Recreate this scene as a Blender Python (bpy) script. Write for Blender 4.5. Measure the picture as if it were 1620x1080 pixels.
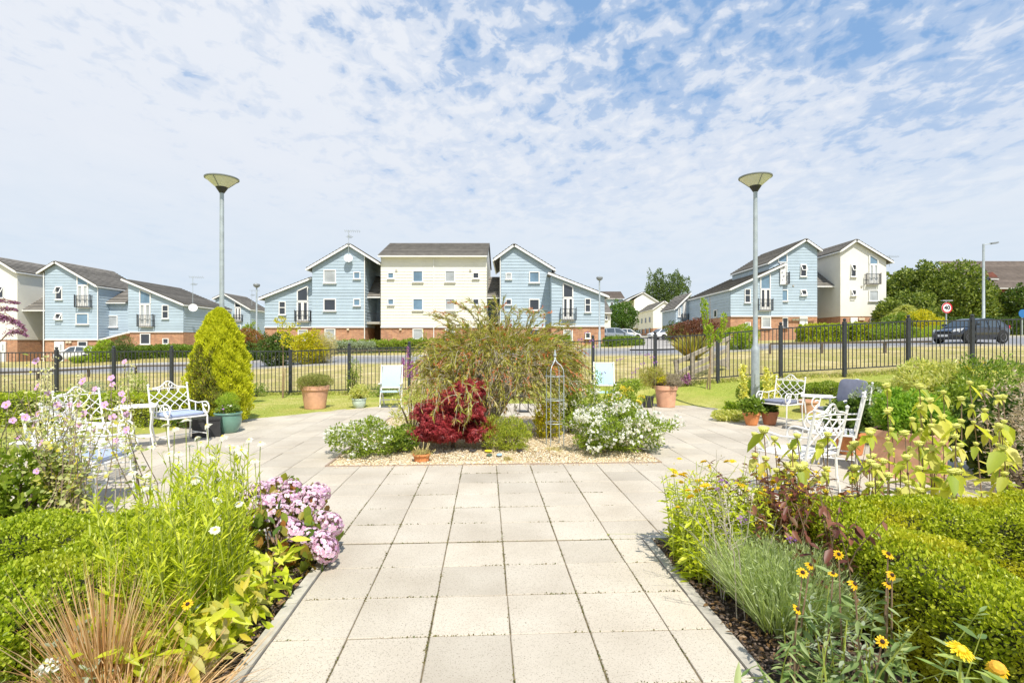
import bpy, math, random
import numpy as np
from mathutils import Vector, Matrix
random.seed(7)
RNG = np.random.default_rng(11)
R = math.radians
for o in list(bpy.data.objects):
    bpy.data.objects.remove(o)
SC = bpy.context.scene
COL = SC.collection

# ------------------------------------------------------------------ camera
EYE = 1.617
FPX, CX, HY = 816.0, 810.0, 544.0
cam_d = bpy.data.cameras.new('camera')
cam = bpy.data.objects.new('camera', cam_d)
COL.objects.link(cam)
cam.location = (0, 0, EYE)
cam.rotation_euler = (R(90), 0, 0)
cam_d.sensor_width = 36
cam_d.lens = 36 * FPX / 1620
cam_d.shift_y = 4 / 1620
cam_d.clip_start = 0.05
cam_d.clip_end = 3000
SC.camera = cam

# ------------------------------------------------------------------ light
SUN_EL, SUN_AZ = R(56), R(17)            # high summer sun, behind the camera and a little to the right
sd = Vector((math.sin(SUN_AZ) * math.cos(SUN_EL), -math.cos(SUN_AZ) * math.cos(SUN_EL), math.sin(SUN_EL)))
sl = bpy.data.lights.new('sun', 'SUN')
sl.energy = 4.8
sl.angle = R(0.6)
sl.color = (1.0, 0.94, 0.83)
sun = bpy.data.objects.new('sun', sl)
COL.objects.link(sun)
sun.rotation_euler = sd.to_track_quat('Z', 'Y').to_euler()

SC.view_settings.view_transform = 'Standard'
SC.view_settings.look = 'None'
SC.view_settings.gamma = 1
SC.view_settings.exposure = 0.22
SC.cycles.max_bounces = 6
SC.cycles.transparent_max_bounces = 6

world = bpy.data.worlds.new('World')
SC.world = world
world.use_nodes = True
nt = world.node_tree
nt.nodes.clear()


def N(t, typ, **kw):
    n = t.nodes.new(typ)
    for k, v in kw.items():
        if k.startswith('i_'):
            n.inputs[k[2:].replace('_', ' ')].default_value = v
        else:
            setattr(n, k, v)
    return n


def mathn(t, op, a, b=None, c=None, clamp=False):
    n = t.nodes.new('ShaderNodeMath')
    n.operation = op
    n.use_clamp = clamp
    for i, v in enumerate((a, b, c)):
        if v is None:
            continue
        if isinstance(v, (int, float)):
            n.inputs[i].default_value = v
        else:
            t.links.new(v, n.inputs[i])
    return n.outputs[0]


def ramp(t, fac, stops, interp='LINEAR'):
    n = t.nodes.new('ShaderNodeValToRGB')
    n.color_ramp.interpolation = interp
    els = n.color_ramp.elements
    while len(els) < len(stops):
        els.new(0.5)
    for e, (p, c) in zip(els, stops):
        e.position = p
        e.color = (*c, 1) if len(c) == 3 else c
    if fac is not None:
        t.links.new(fac, n.inputs[0])
    return n.outputs[0]


def mixc(t, fac, a, b, mode='MIX'):
    n = t.nodes.new('ShaderNodeMix')
    n.data_type = 'RGBA'
    n.blend_type = mode
    for sock, v in ((0, fac), (6, a), (7, b)):
        if isinstance(v, (int, float)):
            n.inputs[sock].default_value = v
        elif isinstance(v, tuple):
            n.inputs[sock].default_value = (*v, 1) if len(v) == 3 else v
        else:
            t.links.new(v, n.inputs[sock])
    return n.outputs[2]


def noise(t, vec, scale, detail=3, rough=0.5, dist=0.0, out=0):
    n = t.nodes.new('ShaderNodeTexNoise')
    n.inputs['Scale'].default_value = scale
    n.inputs['Detail'].default_value = detail
    n.inputs['Roughness'].default_value = rough
    n.inputs['Distortion'].default_value = dist
    if vec is not None:
        t.links.new(vec, n.inputs['Vector'])
    return n.outputs[out]


sky = N(nt, 'ShaderNodeTexSky', sky_type='NISHITA', sun_disc=False, sun_elevation=SUN_EL,
        sun_rotation=math.pi - SUN_AZ, air_density=1.0, dust_density=1.2, ozone_density=1.0)
tc = N(nt, 'ShaderNodeTexCoord')
sep = N(nt, 'ShaderNodeSeparateXYZ')
nt.links.new(tc.outputs['Generated'], sep.inputs[0])
zz = mathn(nt, 'MAXIMUM', sep.outputs[2], 0.0)
zd = mathn(nt, 'ADD', zz, 0.13)
comb = N(nt, 'ShaderNodeCombineXYZ')
nt.links.new(mathn(nt, 'DIVIDE', sep.outputs[0], zd), comb.inputs[0])
nt.links.new(mathn(nt, 'DIVIDE', sep.outputs[1], zd), comb.inputs[1])
# the flat cloud layer: overhead position of each view direction, rows running away to the right
mp = N(nt, 'ShaderNodeMapping')
mp.inputs['Rotation'].default_value = (0, 0, R(28))
mp.inputs['Scale'].default_value = (1.0, 0.8, 1.0)
nt.links.new(comb.outputs[0], mp.inputs[0])
n_big = noise(nt, mp.outputs[0], 0.9, 3, 0.5)
n_mid = noise(nt, mp.outputs[0], 5.6, 4, 0.55, 0.5)
n_fine = noise(nt, mp.outputs[0], 14.0, 4, 0.6, 0.35)
# veil: dense low down, opening upwards and to the right
elv = mathn(nt, 'MULTIPLY_ADD', zz, -1.5, 1.22)
side = mathn(nt, 'MULTIPLY', mathn(nt, 'MULTIPLY', sep.outputs[0], mathn(nt, 'MAXIMUM', mathn(nt, 'SUBTRACT', zz, 0.14), 0.0)), -1.75)
dens = mathn(nt, 'ADD', elv, side)
dens = mathn(nt, 'ADD', dens, mathn(nt, 'MULTIPLY_ADD', n_big, 0.9, -0.45))
amp = mathn(nt, 'MULTIPLY', mathn(nt, 'SUBTRACT', zz, 0.10), 2.4, clamp=True)
puff = mathn(nt, 'ADD', mathn(nt, 'MULTIPLY_ADD', n_mid, 1.7, -0.85), mathn(nt, 'MULTIPLY_ADD', n_fine, 2.1, -1.05))
m1 = mathn(nt, 'ADD', dens, mathn(nt, 'MULTIPLY', puff, amp))
mask = ramp(nt, m1, [(0.0, (0.10,) * 3), (0.35, (0.40,) * 3), (0.62, (0.80,) * 3), (0.9, (0.98,) * 3)], 'EASE')
# thin bluish haze close to the horizon
low = ramp(nt, zz, [(0.0, (5.5, 6.6, 7.7)), (0.14, (5.75, 6.7, 7.75)), (0.30, (6.7, 7.15, 7.9)), (0.6, (7.2, 7.5, 8.1))])
cloudc = mixc(nt, mathn(nt, 'MULTIPLY_ADD', n_mid, 0.8, 0.1, True), low, mixc(nt, 0.55, low, (7.7, 7.9, 8.3)))
skyc = mixc(nt, 1.0, sky.outputs[0], (1.25, 1.25, 1.25), 'MULTIPLY')
bluer = mixc(nt, 0.62, skyc, (1.7, 3.95, 7.5))
colr = mixc(nt, mask, bluer, cloudc)
bg = N(nt, 'ShaderNodeBackground')
bg.inputs['Strength'].default_value = 0.1
nt.links.new(colr, bg.inputs['Color'])
wo = N(nt, 'ShaderNodeOutputWorld')
nt.links.new(bg.outputs[0], wo.inputs[0])

# ------------------------------------------------------------------ placing helpers


def at(px, py, Y):
    """a point read off the photograph at the distance Y in front of the camera"""
    return Vector(((px - CX) / FPX * Y, Y, EYE - (py - HY) / FPX * Y))


TH = R(2.87)                               # the patio grid is turned a little to the left


def pf(v, u, z=0.0):
    return Vector((v * math.cos(TH) - u * math.sin(TH), v * math.sin(TH) + u * math.cos(TH), z))


PROF = [(-300, [(0, 0), (13, 0), (17.4, -.12), (30, -.15), (36, -.2), (54, -.24), (120, 0), (800, 6)]),
        (60, [(0, 0), (13, 0), (17.4, -.12), (30, -.15), (36, -.2), (54, -.24), (120, 0), (800, 6)]),
        (280, [(0, 0), (13, 0), (17.2, -.1), (30, 0), (36, .2), (54, .5), (120, 1.5), (800, 8)]),
        (600, [(0, 0), (13, 0), (16.7, -.05), (30, .5), (36, .70), (49, 1.0), (120, 2.5), (800, 8)]),
        (1000, [(0, 0), (13, 0), (16, .30), (29, .98), (35, 1.23), (60, 2.0), (120, 3.4), (800, 9)]),
        (1300, [(0, 0), (9.5, 0), (15.6, .6), (27, 1.32), (33, 1.6), (54, 2.05), (120, 3.6), (800, 9)]),
        (1540, [(0, 0), (8, 0), (15.5, .86), (26.5, 1.52), (33, 2.05), (54, 2.6), (120, 4), (800, 9)]),
        (1900, [(0, 0), (8, 0), (15.5, .95), (26.5, 1.6), (33, 2.1), (54, 2.7), (120, 4), (800, 9)])]


def gz0(x, y):
    y = max(y, 0.01)
    px = CX + FPX * x / max(y, 6.0)
    px = min(max(px, PROF[0][0]), PROF[-1][0])

    def col(pr):
        for (a, za), (b, zb) in zip(pr, pr[1:]):
            if y <= b:
                t = (y - a) / (b - a)
                return za + (zb - za) * t
        return pr[-1][1]
    for (pa, A), (pb, B) in zip(PROF, PROF[1:]):
        if px <= pb:
            t = (px - pa) / (pb - pa)
            t = t * t * (3 - 2 * t)
            return (col(A) * (1 - t) + col(B) * t) * levelled(x, y)
    return col(PROF[-1][1]) * levelled(x, y)


PATIO = [(-7.1, 4.28), (7.6, 4.22), (7.6, 12.1), (6.3, 12.8), (5.5, 13.25), (5.1, 14.1), (-3.1, 14.2), (-3.8, 13.85), (-4.7, 13.15), (-5.5, 12.2), (-5.85, 10.6), (-7.1, 9.3)]   # v, u


def levelled(x, y):
    """0 on the patio, rising to 1 a little way outside it: the ground is graded down to the paving"""
    if y > 17.5 or abs(x) > 14:
        return 1.0
    v, u = x * math.cos(TH) + y * math.sin(TH), -x * math.sin(TH) + y * math.cos(TH)
    d = -9.0
    for (ax, ay), (bx, by) in zip(PATIO, PATIO[1:] + PATIO[:1]):
        ln = math.hypot(bx - ax, by - ay)
        d = max(d, -((bx - ax) * (u - ay) - (by - ay) * (v - ax)) / ln)
    return min(max(d / 1.6, 0.0), 1.0)


def G(x, y):
    return gz0(x, y)


# ------------------------------------------------------------------ object helpers


def empty(name, label, cat, loc=(0, 0, 0), rz=0.0, group=None, kind=None):
    o = bpy.data.objects.new(name, None)
    COL.objects.link(o)
    o.location = loc
    o.rotation_euler = (0, 0, rz)
    o['label'] = label
    o['category'] = cat
    if group:
        o['group'] = group
    return o


def tag(o, label, cat, group=None, kind=None):
    o['label'] = label
    o['category'] = cat
    if group:
        o['group'] = group
    if kind:
        o['kind'] = kind
    return o


def link(name, me, parent=None, world_space=False):
    o = bpy.data.objects.new(name, me)
    COL.objects.link(o)
    if parent is not None:
        o.parent = parent
        if world_space:
            o.matrix_parent_inverse = (Matrix.Translation(parent.location) @ parent.rotation_euler.to_matrix().to_4x4()).inverted()
    return o


class MB:
    """collects shapes for ONE mesh object"""

    def __init__(self):
        self.v, self.f, self.m = [], [], []
        self.mi = 0

    def add(self, vs, fs, mi=None):
        b = len(self.v)
        self.v += [tuple(p) for p in vs]
        self.f += [tuple(i + b for i in f) for f in fs]
        self.m += [self.mi if mi is None else mi] * len(fs)

    def box(self, c, s, rz=0.0, mi=None):
        c = Vector(c)
        M = Matrix.Rotation(rz, 3, 'Z')
        vs = [c + M @ Vector((x * s[0] / 2, y * s[1] / 2, z * s[2] / 2)) for x in (-1, 1) for y in (-1, 1) for z in (-1, 1)]
        self.add(vs, [(0, 1, 3, 2), (4, 6, 7, 5), (0, 4, 5, 1), (2, 3, 7, 6), (0, 2, 6, 4), (1, 5, 7, 3)], mi)

    def beam(self, p, q, w, h, up=(0, 0, 1), mi=None):
        p, q = Vector(p), Vector(q)
        d = (q - p).normalized()
        up = Vector(up)
        s = d.cross(up)
        if s.length < 1e-4:
            s = d.cross(Vector((0, 1, 0)))
        s.normalize()
        t = s.cross(d).normalized()
        vs = [e + s * (a * w / 2) + t * (b * h / 2) for e in (p, q) for a, b in ((-1, -1), (1, -1), (1, 1), (-1, 1))]
        self.add(vs, [(3, 2, 1, 0), (4, 5, 6, 7), (0, 1, 5, 4), (1, 2, 6, 5), (2, 3, 7, 6), (3, 0, 4, 7)], mi)

    def tube(self, pts, r, n=6, cap=True, mi=None):
        pts = [Vector(p) for p in pts]
        rs = r if isinstance(r, (list, tuple)) else [r] * len(pts)
        vs, fs = [], []
        ref = None
        for i, p in enumerate(pts):
            a = pts[max(i - 1, 0)]
            b = pts[min(i + 1, len(pts) - 1)]
            d = (b - a)
            d = d.normalized() if d.length > 1e-9 else Vector((0, 0, 1))
            if ref is None:
                ref = d.cross(Vector((0, 0, 1)))
                if ref.length < 0.1:
                    ref = d.cross(Vector((0, 1, 0)))
            s = (ref - d * ref.dot(d))
            if s.length < 1e-6:
                s = d.orthogonal()
            s.normalize()
            ref = s
            t = d.cross(s)
            for k in range(n):
                an = 2 * math.pi * k / n
                vs.append(p + (s * math.cos(an) + t * math.sin(an)) * rs[i])
        for i in range(len(pts) - 1):
            for k in range(n):
                k2 = (k + 1) % n
                fs.append((i * n + k, i * n + k2, (i + 1) * n + k2, (i + 1) * n + k))
        if cap:
            fs.append(tuple(range(n))[::-1])
            fs.append(tuple((len(pts) - 1) * n + k for k in range(n)))
        self.add(vs, fs, mi)

    def lathe(self, prof, n=24, c=(0, 0, 0), mi=None, cap=True):
        c = Vector(c)
        vs, fs = [], []
        for r, z in prof:
            for k in range(n):
                a = 2 * math.pi * k / n
                vs.append(c + Vector((r * math.cos(a), r * math.sin(a), z)))
        for i in range(len(prof) - 1):
            for k in range(n):
                k2 = (k + 1) % n
                fs.append((i * n + k, i * n + k2, (i + 1) * n + k2, (i + 1) * n + k))
        if cap:
            if prof[0][0] > 1e-6:
                fs.append(tuple(range(n))[::-1])
            if prof[-1][0] > 1e-6:
                fs.append(tuple((len(prof) - 1) * n + k for k in range(n)))
        self.add(vs, fs, mi)

    def prism(self, poly, d, mi=None):
        """poly: list of 3D points (planar), extruded by the vector d"""
        n = len(poly)
        d = Vector(d)
        a = [Vector(p) for p in poly]
        vs = a + [p + d for p in a]
        fs = [tuple(range(n)), tuple(range(2 * n - 1, n - 1, -1))]
        fs += [(i, i + n, (i + 1) % n + n, (i + 1) % n) for i in range(n)]
        self.add(vs, fs, mi)

    def quad(self, a, b, c, d, mi=None):
        self.add([a, b, c, d], [(0, 1, 2, 3)], mi)

    def mesh(self, name, mats, smooth=False):
        me = bpy.data.meshes.new(name)
        me.from_pydata(self.v, [], self.f)
        for m in (mats if isinstance(mats, (list, tuple)) else [mats]):
            me.materials.append(m)
        if isinstance(mats, (list, tuple)) and len(mats) > 1:
            me.polygons.foreach_set('material_index', self.m)
        if smooth:
            me.polygons.foreach_set('use_smooth', [True] * len(self.f))
        me.update()
        import bmesh
        bm = bmesh.new()
        bm.from_mesh(me)
        bmesh.ops.recalc_face_normals(bm, faces=bm.faces)
        bm.to_mesh(me)
        bm.free()
        if smooth:
            try:
                me.set_sharp_from_angle(angle=R(40))
            except Exception:
                pass
        return me

    def build(self, name, mats, parent=None, smooth=False, world_space=False):
        return link(name, self.mesh(name, mats, smooth), parent, world_space)


def place(o, loc, rz=0.0, s=1.0, rot=None):
    o.location = loc
    o.rotation_euler = rot if rot is not None else (0, 0, rz)
    o.scale = (s, s, s) if isinstance(s, (int, float)) else s
    return o


def copy_tree(o, parent=None):
    c = o.copy()
    COL.objects.link(c)
    c.parent = parent
    for ch in list(o.children):
        copy_tree(ch, c)
    return c


# ------------------------------------------------------------------ leaves, by the thousand, one mesh each
SHAPES = {
    # verts as (along, across, lift), faces
    'dia': ([(0, 0, 0), (.45, .5, .04), (1, 0, 0), (.45, -.5, .04)], [(0, 1, 2, 3)]),
    'oval': ([(0, 0, 0), (.3, .46, .16), (.75, .40, .12), (1, 0, -.05), (.75, -.40, .12), (.3, -.46, .16)], [(0, 1, 2, 3), (0, 3, 4, 5)]),
    'drop': ([(0, 0, 0), (.28, .5, .05), (.7, .33, -.08), (1, 0, -.35), (.7, -.33, -.08), (.28, -.5, .05)], [(0, 1, 2, 3), (0, 3, 4, 5)]),
    'lance': ([(0, 0, 0), (.35, .5, .10), (.7, .36, .02), (1, 0, -.22), (.7, -.36, .02), (.35, -.5, .10)], [(0, 1, 2, 3), (0, 3, 4, 5)]),
}


def unit(a):
    return a / np.maximum(np.linalg.norm(a, axis=1, keepdims=True), 1e-9)


def raw_mesh(name, V, F, mat, mi=None):
    me = bpy.data.meshes.new(name)
    V = np.asarray(V, dtype=np.float32)
    F = np.asarray(F, dtype=np.int32)
    me.vertices.add(len(V))
    me.vertices.foreach_set('co', V.ravel())
    k = F.shape[1]
    me.loops.add(F.size)
    me.loops.foreach_set('vertex_index', F.ravel())
    me.polygons.add(len(F))
    me.polygons.foreach_set('loop_start', np.arange(0, F.size, k, dtype=np.int32))
    for m in (mat if isinstance(mat, (list, tuple)) else [mat]):
        me.materials.append(m)
    if mi is not None:
        me.polygons.foreach_set('material_index', np.asarray(mi, dtype=np.int32))
    me.update(calc_edges=True)
    return me


def leaf_mesh(name, P, A, NN, L, W, mat, shape='oval', lift=1.0, jit=0.3):
    P = np.asarray(P, float)
    n = len(P)
    A = unit(np.asarray(A, float) + RNG.normal(0, jit * .5, (n, 3)))
    NN = np.asarray(NN, float) + RNG.normal(0, jit, (n, 3))
    S = unit(np.cross(NN, A))
    NN = np.cross(A, S)
    sc = RNG.uniform(.65, 1.25, (n, 1))
    L = np.broadcast_to(np.asarray(L, float).reshape(-1, 1), (n, 1)) * sc
    W = np.broadcast_to(np.asarray(W, float).reshape(-1, 1), (n, 1)) * sc
    tv, tf = SHAPES[shape]
    V = np.stack([P + A * (a * L) + S * (s * W) + NN * (l * W * lift) for a, s, l in tv], axis=1)
    k = len(tv)
    F = (np.arange(n)[:, None, None] * k + np.array(tf)[None]).reshape(-1, 4)
    return raw_mesh(name, V.reshape(-1, 3), F, mat)


def blade_mesh(name, P, D, L, W, mat, droop=0.3, seg=4, sag=(0, 0, -1), face=None):
    """thin curved strips: grass, needles, straps"""
    P = np.asarray(P, float)
    n = len(P)
    D = unit(np.asarray(D, float))
    L = np.broadcast_to(np.asarray(L, float).reshape(-1, 1), (n, 1))
    W = np.broadcast_to(np.asarray(W, float).reshape(-1, 1), (n, 1))
    dr = np.broadcast_to(np.asarray(droop, float).reshape(-1, 1), (n, 1))
    up = RNG.normal(0, 1, (n, 3)) if face is None else np.asarray(face, float) + RNG.normal(0, .4, (n, 3))
    S = unit(np.cross(D, up))
    sag = np.array(sag, float)
    rows = []
    for i in range(seg + 1):
        t = i / seg
        c = P + D * (L * t) + sag * (dr * L * t * t)
        w = W * (1 - t ** 2.2) * .5 * (0.65 + .7 * min(t * 3, 1)) + 1e-4
        rows += [c - S * w, c + S * w]
    V = np.stack(rows, axis=1)
    k = 2 * (seg + 1)
    tf = np.array([(2 * i, 2 * i + 1, 2 * i + 3, 2 * i + 2) for i in range(seg)])
    F = (np.arange(n)[:, None, None] * k + tf[None]).reshape(-1, 4)
    return raw_mesh(name, V.reshape(-1, 3), F, mat)


def sphere_dirs(n):
    return unit(RNG.normal(0, 1, (n, 3)))
# ------------------------------------------------------------------ materials
MATS = {}


def base_mat(name):
    m = bpy.data.materials.new(name)
    m.use_nodes = True
    t = m.node_tree
    b = t.nodes['Principled BSDF']
    MATS[name] = m
    return m, t, b


def coord(t, kind='Object'):
    c = t.nodes.new('ShaderNodeTexCoord')
    return c.outputs[kind]


def bump(t, h, strength, dist=0.01):
    b = t.nodes.new('ShaderNodeBump')
    b.inputs['Strength'].default_value = strength
    b.inputs['Distance'].default_value = dist
    t.links.new(h, b.inputs['Height'])
    return b.outputs[0]


def island(t):
    return t.nodes.new('ShaderNodeNewGeometry').outputs['Random Per Island']


def plain(name, c, rough=0.6, var=0.12, scale=6.0, metal=0.0, bmp=0.15, isl=0.0, spec=0.5, coat=0.0):
    """one colour with worn, uneven tone"""
    m, t, b = base_mat(name)
    co = coord(t)
    n = noise(t, co, scale, 5, 0.6)
    dark = tuple(x * (1 - var) for x in c)
    lite = tuple(min(x * (1 + var), 1) for x in c)
    colr = ramp(t, n, [(0.3, dark), (0.7, lite)])
    if isl:
        colr = mixc(t, 1.0, colr, ramp(t, island(t), [(0, (1 - isl,) * 3), (1, (1 + isl * .4,) * 3)]), 'MULTIPLY')
    t.links.new(colr, b.inputs['Base Color'])
    b.inputs['Roughness'].default_value = rough
    b.inputs['Metallic'].default_value = metal
    b.inputs['Specular IOR Level'].default_value = spec
    b.inputs['Coat Weight'].default_value = coat
    if bmp:
        t.links.new(bump(t, noise(t, co, scale * 8, 4, 0.6), bmp), b.inputs['Normal'])
    return m


def leaf(name, stops, transl=0.45, rough=0.45, patch=None, pscale=1.5, trc=1.5):
    """leaf colour differs from leaf to leaf; patch = (colour, amount) drifts in over the plant"""
    m, t, b = base_mat(name)
    k = len(stops)
    c = ramp(t, island(t), [(i / (k - 1), s) for i, s in enumerate(stops)])
    if patch:
        n = noise(t, coord(t), pscale, 3, 0.6)
        f = ramp(t, n, [(0.5, (0, 0, 0)), (0.62, (patch[1],) * 3)])
        c = mixc(t, f, c, patch[0])
    t.links.new(c, b.inputs['Base Color'])
    b.inputs['Roughness'].default_value = rough
    b.inputs['Specular IOR Level'].default_value = 0.4
    tr = t.nodes.new('ShaderNodeBsdfTranslucent')
    t.links.new(mixc(t, 1.0, c, (trc, trc * 1.02, trc * .55), 'MULTIPLY'), tr.inputs[0])
    mx = t.nodes.new('ShaderNodeMixShader')
    mx.inputs[0].default_value = transl
    t.links.new(b.outputs[0], mx.inputs[1])
    t.links.new(tr.outputs[0], mx.inputs[2])
    t.links.new(mx.outputs[0], t.nodes['Material Output'].inputs[0])
    return m


# --- paving
m, t, b = base_mat('concrete_slab')
co = coord(t)
n1 = noise(t, co, 1.3, 4, .55)
n2 = noise(t, co, 55, 3, .7)
n3 = noise(t, co, 130, 2, .5)
c = ramp(t, n1, [(.3, (.45, .40, .33)), (.55, (.53, .48, .405)), (.75, (.575, .53, .455))])
c = mixc(t, 1.0, c, ramp(t, island(t), [(0, (.86, .855, .84)), (.15, (.95, .945, .93)), (.6, (1, .995, .98)), (1, (1.07, 1.06, 1.03))]), 'MULTIPLY')
c = mixc(t, ramp(t, n2, [(.56, (0, 0, 0)), (.68, (.6, .6, .6))]), c, (.30, .27, .21))
c = mixc(t, ramp(t, n3, [(.60, (0, 0, 0)), (.68, (.8, .8, .8))]), c, (.16, .13, .10))
c = mixc(t, ramp(t, noise(t, co, .55, 5, .65), [(.57, (0, 0, 0)), (.72, (.35, .35, .35))]), c, (.36, .33, .26))
t.links.new(c, b.inputs['Base Color'])
b.inputs['Roughness'].default_value = .88
b.inputs['Specular IOR Level'].default_value = .25
t.links.new(bump(t, n2, .35, .004), b.inputs['Normal'])
SLAB = m

JOINT = plain('joint_sand', (.17, .135, .08), .95, .45, 22)
KERB = plain('kerb_concrete', (.45, .42, .36), .9, .22, 9, isl=.15)
m, t, b = base_mat('soil')
co = coord(t)
c = ramp(t, noise(t, co, 14, 6, .7), [(.3, (.028, .018, .012)), (.55, (.085, .058, .04)), (.75, (.19, .14, .10))])
t.links.new(c, b.inputs['Base Color'])
b.inputs['Roughness'].default_value = .95
t.links.new(bump(t, noise(t, co, 40, 6, .75), .9, .03), b.inputs['Normal'])
SOIL = m
BARK = plain('bark_chips', (.17, .125, .095), .9, .3, 30, isl=.5)
LITTER = leaf('leaf_litter', [(.16, .09, .04), (.32, .2, .1), (.1, .06, .04)], .2)

m, t, b = base_mat('gravel_base')
co = coord(t)
c = ramp(t, noise(t, co, 60, 4, .7), [(.3, (.3, .22, .12)), (.5, (.52, .42, .26)), (.7, (.7, .6, .42))])
t.links.new(c, b.inputs['Base Color'])
t.links.new(bump(t, noise(t, co, 60, 4, .7), .8, .02), b.inputs['Normal'])
b.inputs['Roughness'].default_value = .9
GRAVEL_BASE = m
m, t, b = base_mat('gravel_stone')
c = ramp(t, island(t), [(0, (.36, .25, .12)), (.2, (.62, .48, .27)), (.5, (.74, .62, .42)), (.8, (.82, .75, .60)), (1, (.5, .42, .33))])
t.links.new(c, b.inputs['Base Color'])
b.inputs['Roughness'].default_value = .75
STONE = m


def ground_mat(name, stops, sc1, stops2, mixr):
    m, t, b = base_mat(name)
    co = coord(t)
    c = ramp(t, noise(t, co, sc1, 6, .65), stops)
    c2 = ramp(t, noise(t, co, 9, 5, .7), stops2)
    f = ramp(t, noise(t, co, .35, 5, .7), [(.44, (0, 0, 0)), (.56, (mixr,) * 3)])
    c = mixc(t, f, c, c2)
    t.links.new(c, b.inputs['Base Color'])
    b.inputs['Roughness'].default_value = .95
    b.inputs['Specular IOR Level'].default_value = .15
    t.links.new(bump(t, noise(t, co, 30, 6, .75), .8, .05), b.inputs['Normal'])
    return m


MEADOW = ground_mat('dry_meadow', [(.34, (.30, .26, .09)), (.46, (.48, .40, .18)), (.56, (.56, .47, .23)), (.68, (.66, .56, .33))], 1.1,
                    [(.3, (.27, .26, .07)), (.7, (.44, .40, .14))], .85)
LAWN = ground_mat('mown_lawn', [(.3, (.30, .33, .06)), (.5, (.46, .44, .12)), (.72, (.60, .53, .22))], .8,
                  [(.3, (.24, .33, .04)), (.7, (.42, .45, .09))], .9)
ASPHALT = plain('asphalt', (.23, .235, .25), .9, .16, 3, bmp=.3, spec=.2)
PAVEMENT = plain('footway', (.40, .38, .35), .9, .15, 3)
KERBSTONE = plain('kerbstone', (.40, .39, .37), .9, .15, 3)
WHITELINE = plain('road_paint', (.72, .72, .7), .7, .15, 9)

# --- houses
BLUE_BOARD = plain('blue_cladding', (.41, .51, .60), .62, .06, 1.2, isl=.10, bmp=.05)
CREAM_BOARD = plain('cream_cladding', (.78, .76, .675), .62, .05, 1.2, isl=.07, bmp=.05)
RENDER_W = plain('white_render', (.76, .745, .685), .85, .05, .7)
PALE_BLUE = plain('pale_blue_render', (.46, .58, .66), .85, .05, .7)
UPVC = plain('white_upvc', (.80, .80, .79), .35, .03, 3, bmp=0)
UPVC_GREY = plain('grey_sill', (.42, .40, .36), .6, .1, 3)
SOFFIT = plain('soffit', (.55, .53, .48), .7, .05, 3)
m, t, b = base_mat('brick')
co = coord(t)
s = N(t, 'ShaderNodeSeparateXYZ')
t.links.new(co, s.inputs[0])
cb = N(t, 'ShaderNodeCombineXYZ')
t.links.new(mathn(t, 'ADD', s.outputs[0], s.outputs[1]), cb.inputs[0])
t.links.new(s.outputs[2], cb.inputs[1])
bt = N(t, 'ShaderNodeTexBrick')
bt.inputs['Scale'].default_value = 1
bt.inputs['Brick Width'].default_value = .30
bt.inputs['Row Height'].default_value = .10
bt.inputs['Mortar Size'].default_value = .012
bt.inputs['Color1'].default_value = (.36, .14, .07, 1)
bt.inputs['Color2'].default_value = (.52, .25, .13, 1)
bt.inputs['Mortar'].default_value = (.50, .42, .32, 1)
t.links.new(cb.outputs[0], bt.inputs['Vector'])
c = mixc(t, 1.0, bt.outputs[0], ramp(t, noise(t, co, 2.5, 6, .7), [(.3, (.72, .72, .75)), (.7, (1.15, 1.1, 1.05))]), 'MULTIPLY')
t.links.new(c, b.inputs['Base Color'])
b.inputs['Roughness'].default_value = .9
t.links.new(bump(t, bt.outputs[1], -.4, .01), b.inputs['Normal'])
BRICK = m
DARK_BRICK = plain('dark_red_brick', (.17, .06, .045), .9, .25, 2)
TILE = plain('roof_tile', (.215, .20, .18), .85, .22, 1.6, isl=.3, spec=.25)
BROWN_TILE = plain('brown_roof_tile', (.165, .135, .115), .85, .2, 1.6, isl=.2, spec=.25)


def glass(name, c, rough=.06, spec=.9):
    m, t, b = base_mat(name)
    n = noise(t, coord(t), .8, 3, .5)
    t.links.new(ramp(t, n, [(.3, tuple(x * .75 for x in c)), (.7, tuple(x * 1.2 for x in c))]), b.inputs['Base Color'])
    b.inputs['Roughness'].default_value = rough
    b.inputs['Specular IOR Level'].default_value = spec
    return m


GLASS_DARK = glass('dark_window_glass', (.035, .04, .05))
GLASS_SKY = glass('sky_tinted_glass', (.15, .25, .35))  # reflected sky is painted into the pane colour as blue
GLASS_BLIND = glass('window_with_blind', (.42, .45, .47), .2, .6)
GLASS_CAR = glass('car_glass', (.06, .08, .10))
BLACK_METAL = plain('black_railing_paint', (.022, .023, .028), .42, .15, 8, bmp=.05)
FENCE_PAINT = plain('dark_grey_fence_paint', (.035, .038, .048), .42, .2, 8, bmp=.05)
GALV = plain('galvanised_steel', (.42, .47, .49), .5, .16, 7, metal=.35, bmp=.1)
LAMP_GREY = plain('lamp_head_grey', (.24, .26, .27), .5, .1, 7, metal=.2)
m, t, b = base_mat('lamp_diffuser')
t.links.new(ramp(t, noise(t, coord(t), 5, 3), [(.3, (.74, .73, .64)), (.7, (.82, .81, .72))]), b.inputs['Base Color'])
b.inputs['Roughness'].default_value = .35
b.inputs['Transmission Weight'].default_value = .12
DIFFUSER = m
BLACK_PLASTIC = plain('black_plastic', (.03, .03, .032), .5, .2, 9, isl=.0)
WHITE_METAL = plain('white_painted_iron', (.83, .82, .79), .4, .05, 20, bmp=.08)
TERRACOTTA = plain('terracotta', (.66, .365, .235), .9, .22, 4)
TERRA_DARK = plain('dark_terracotta', (.43, .175, .09), .85, .2, 5)
TERRA_ORANGE = plain('orange_terracotta', (.64, .25, .09), .8, .16, 5)
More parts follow.
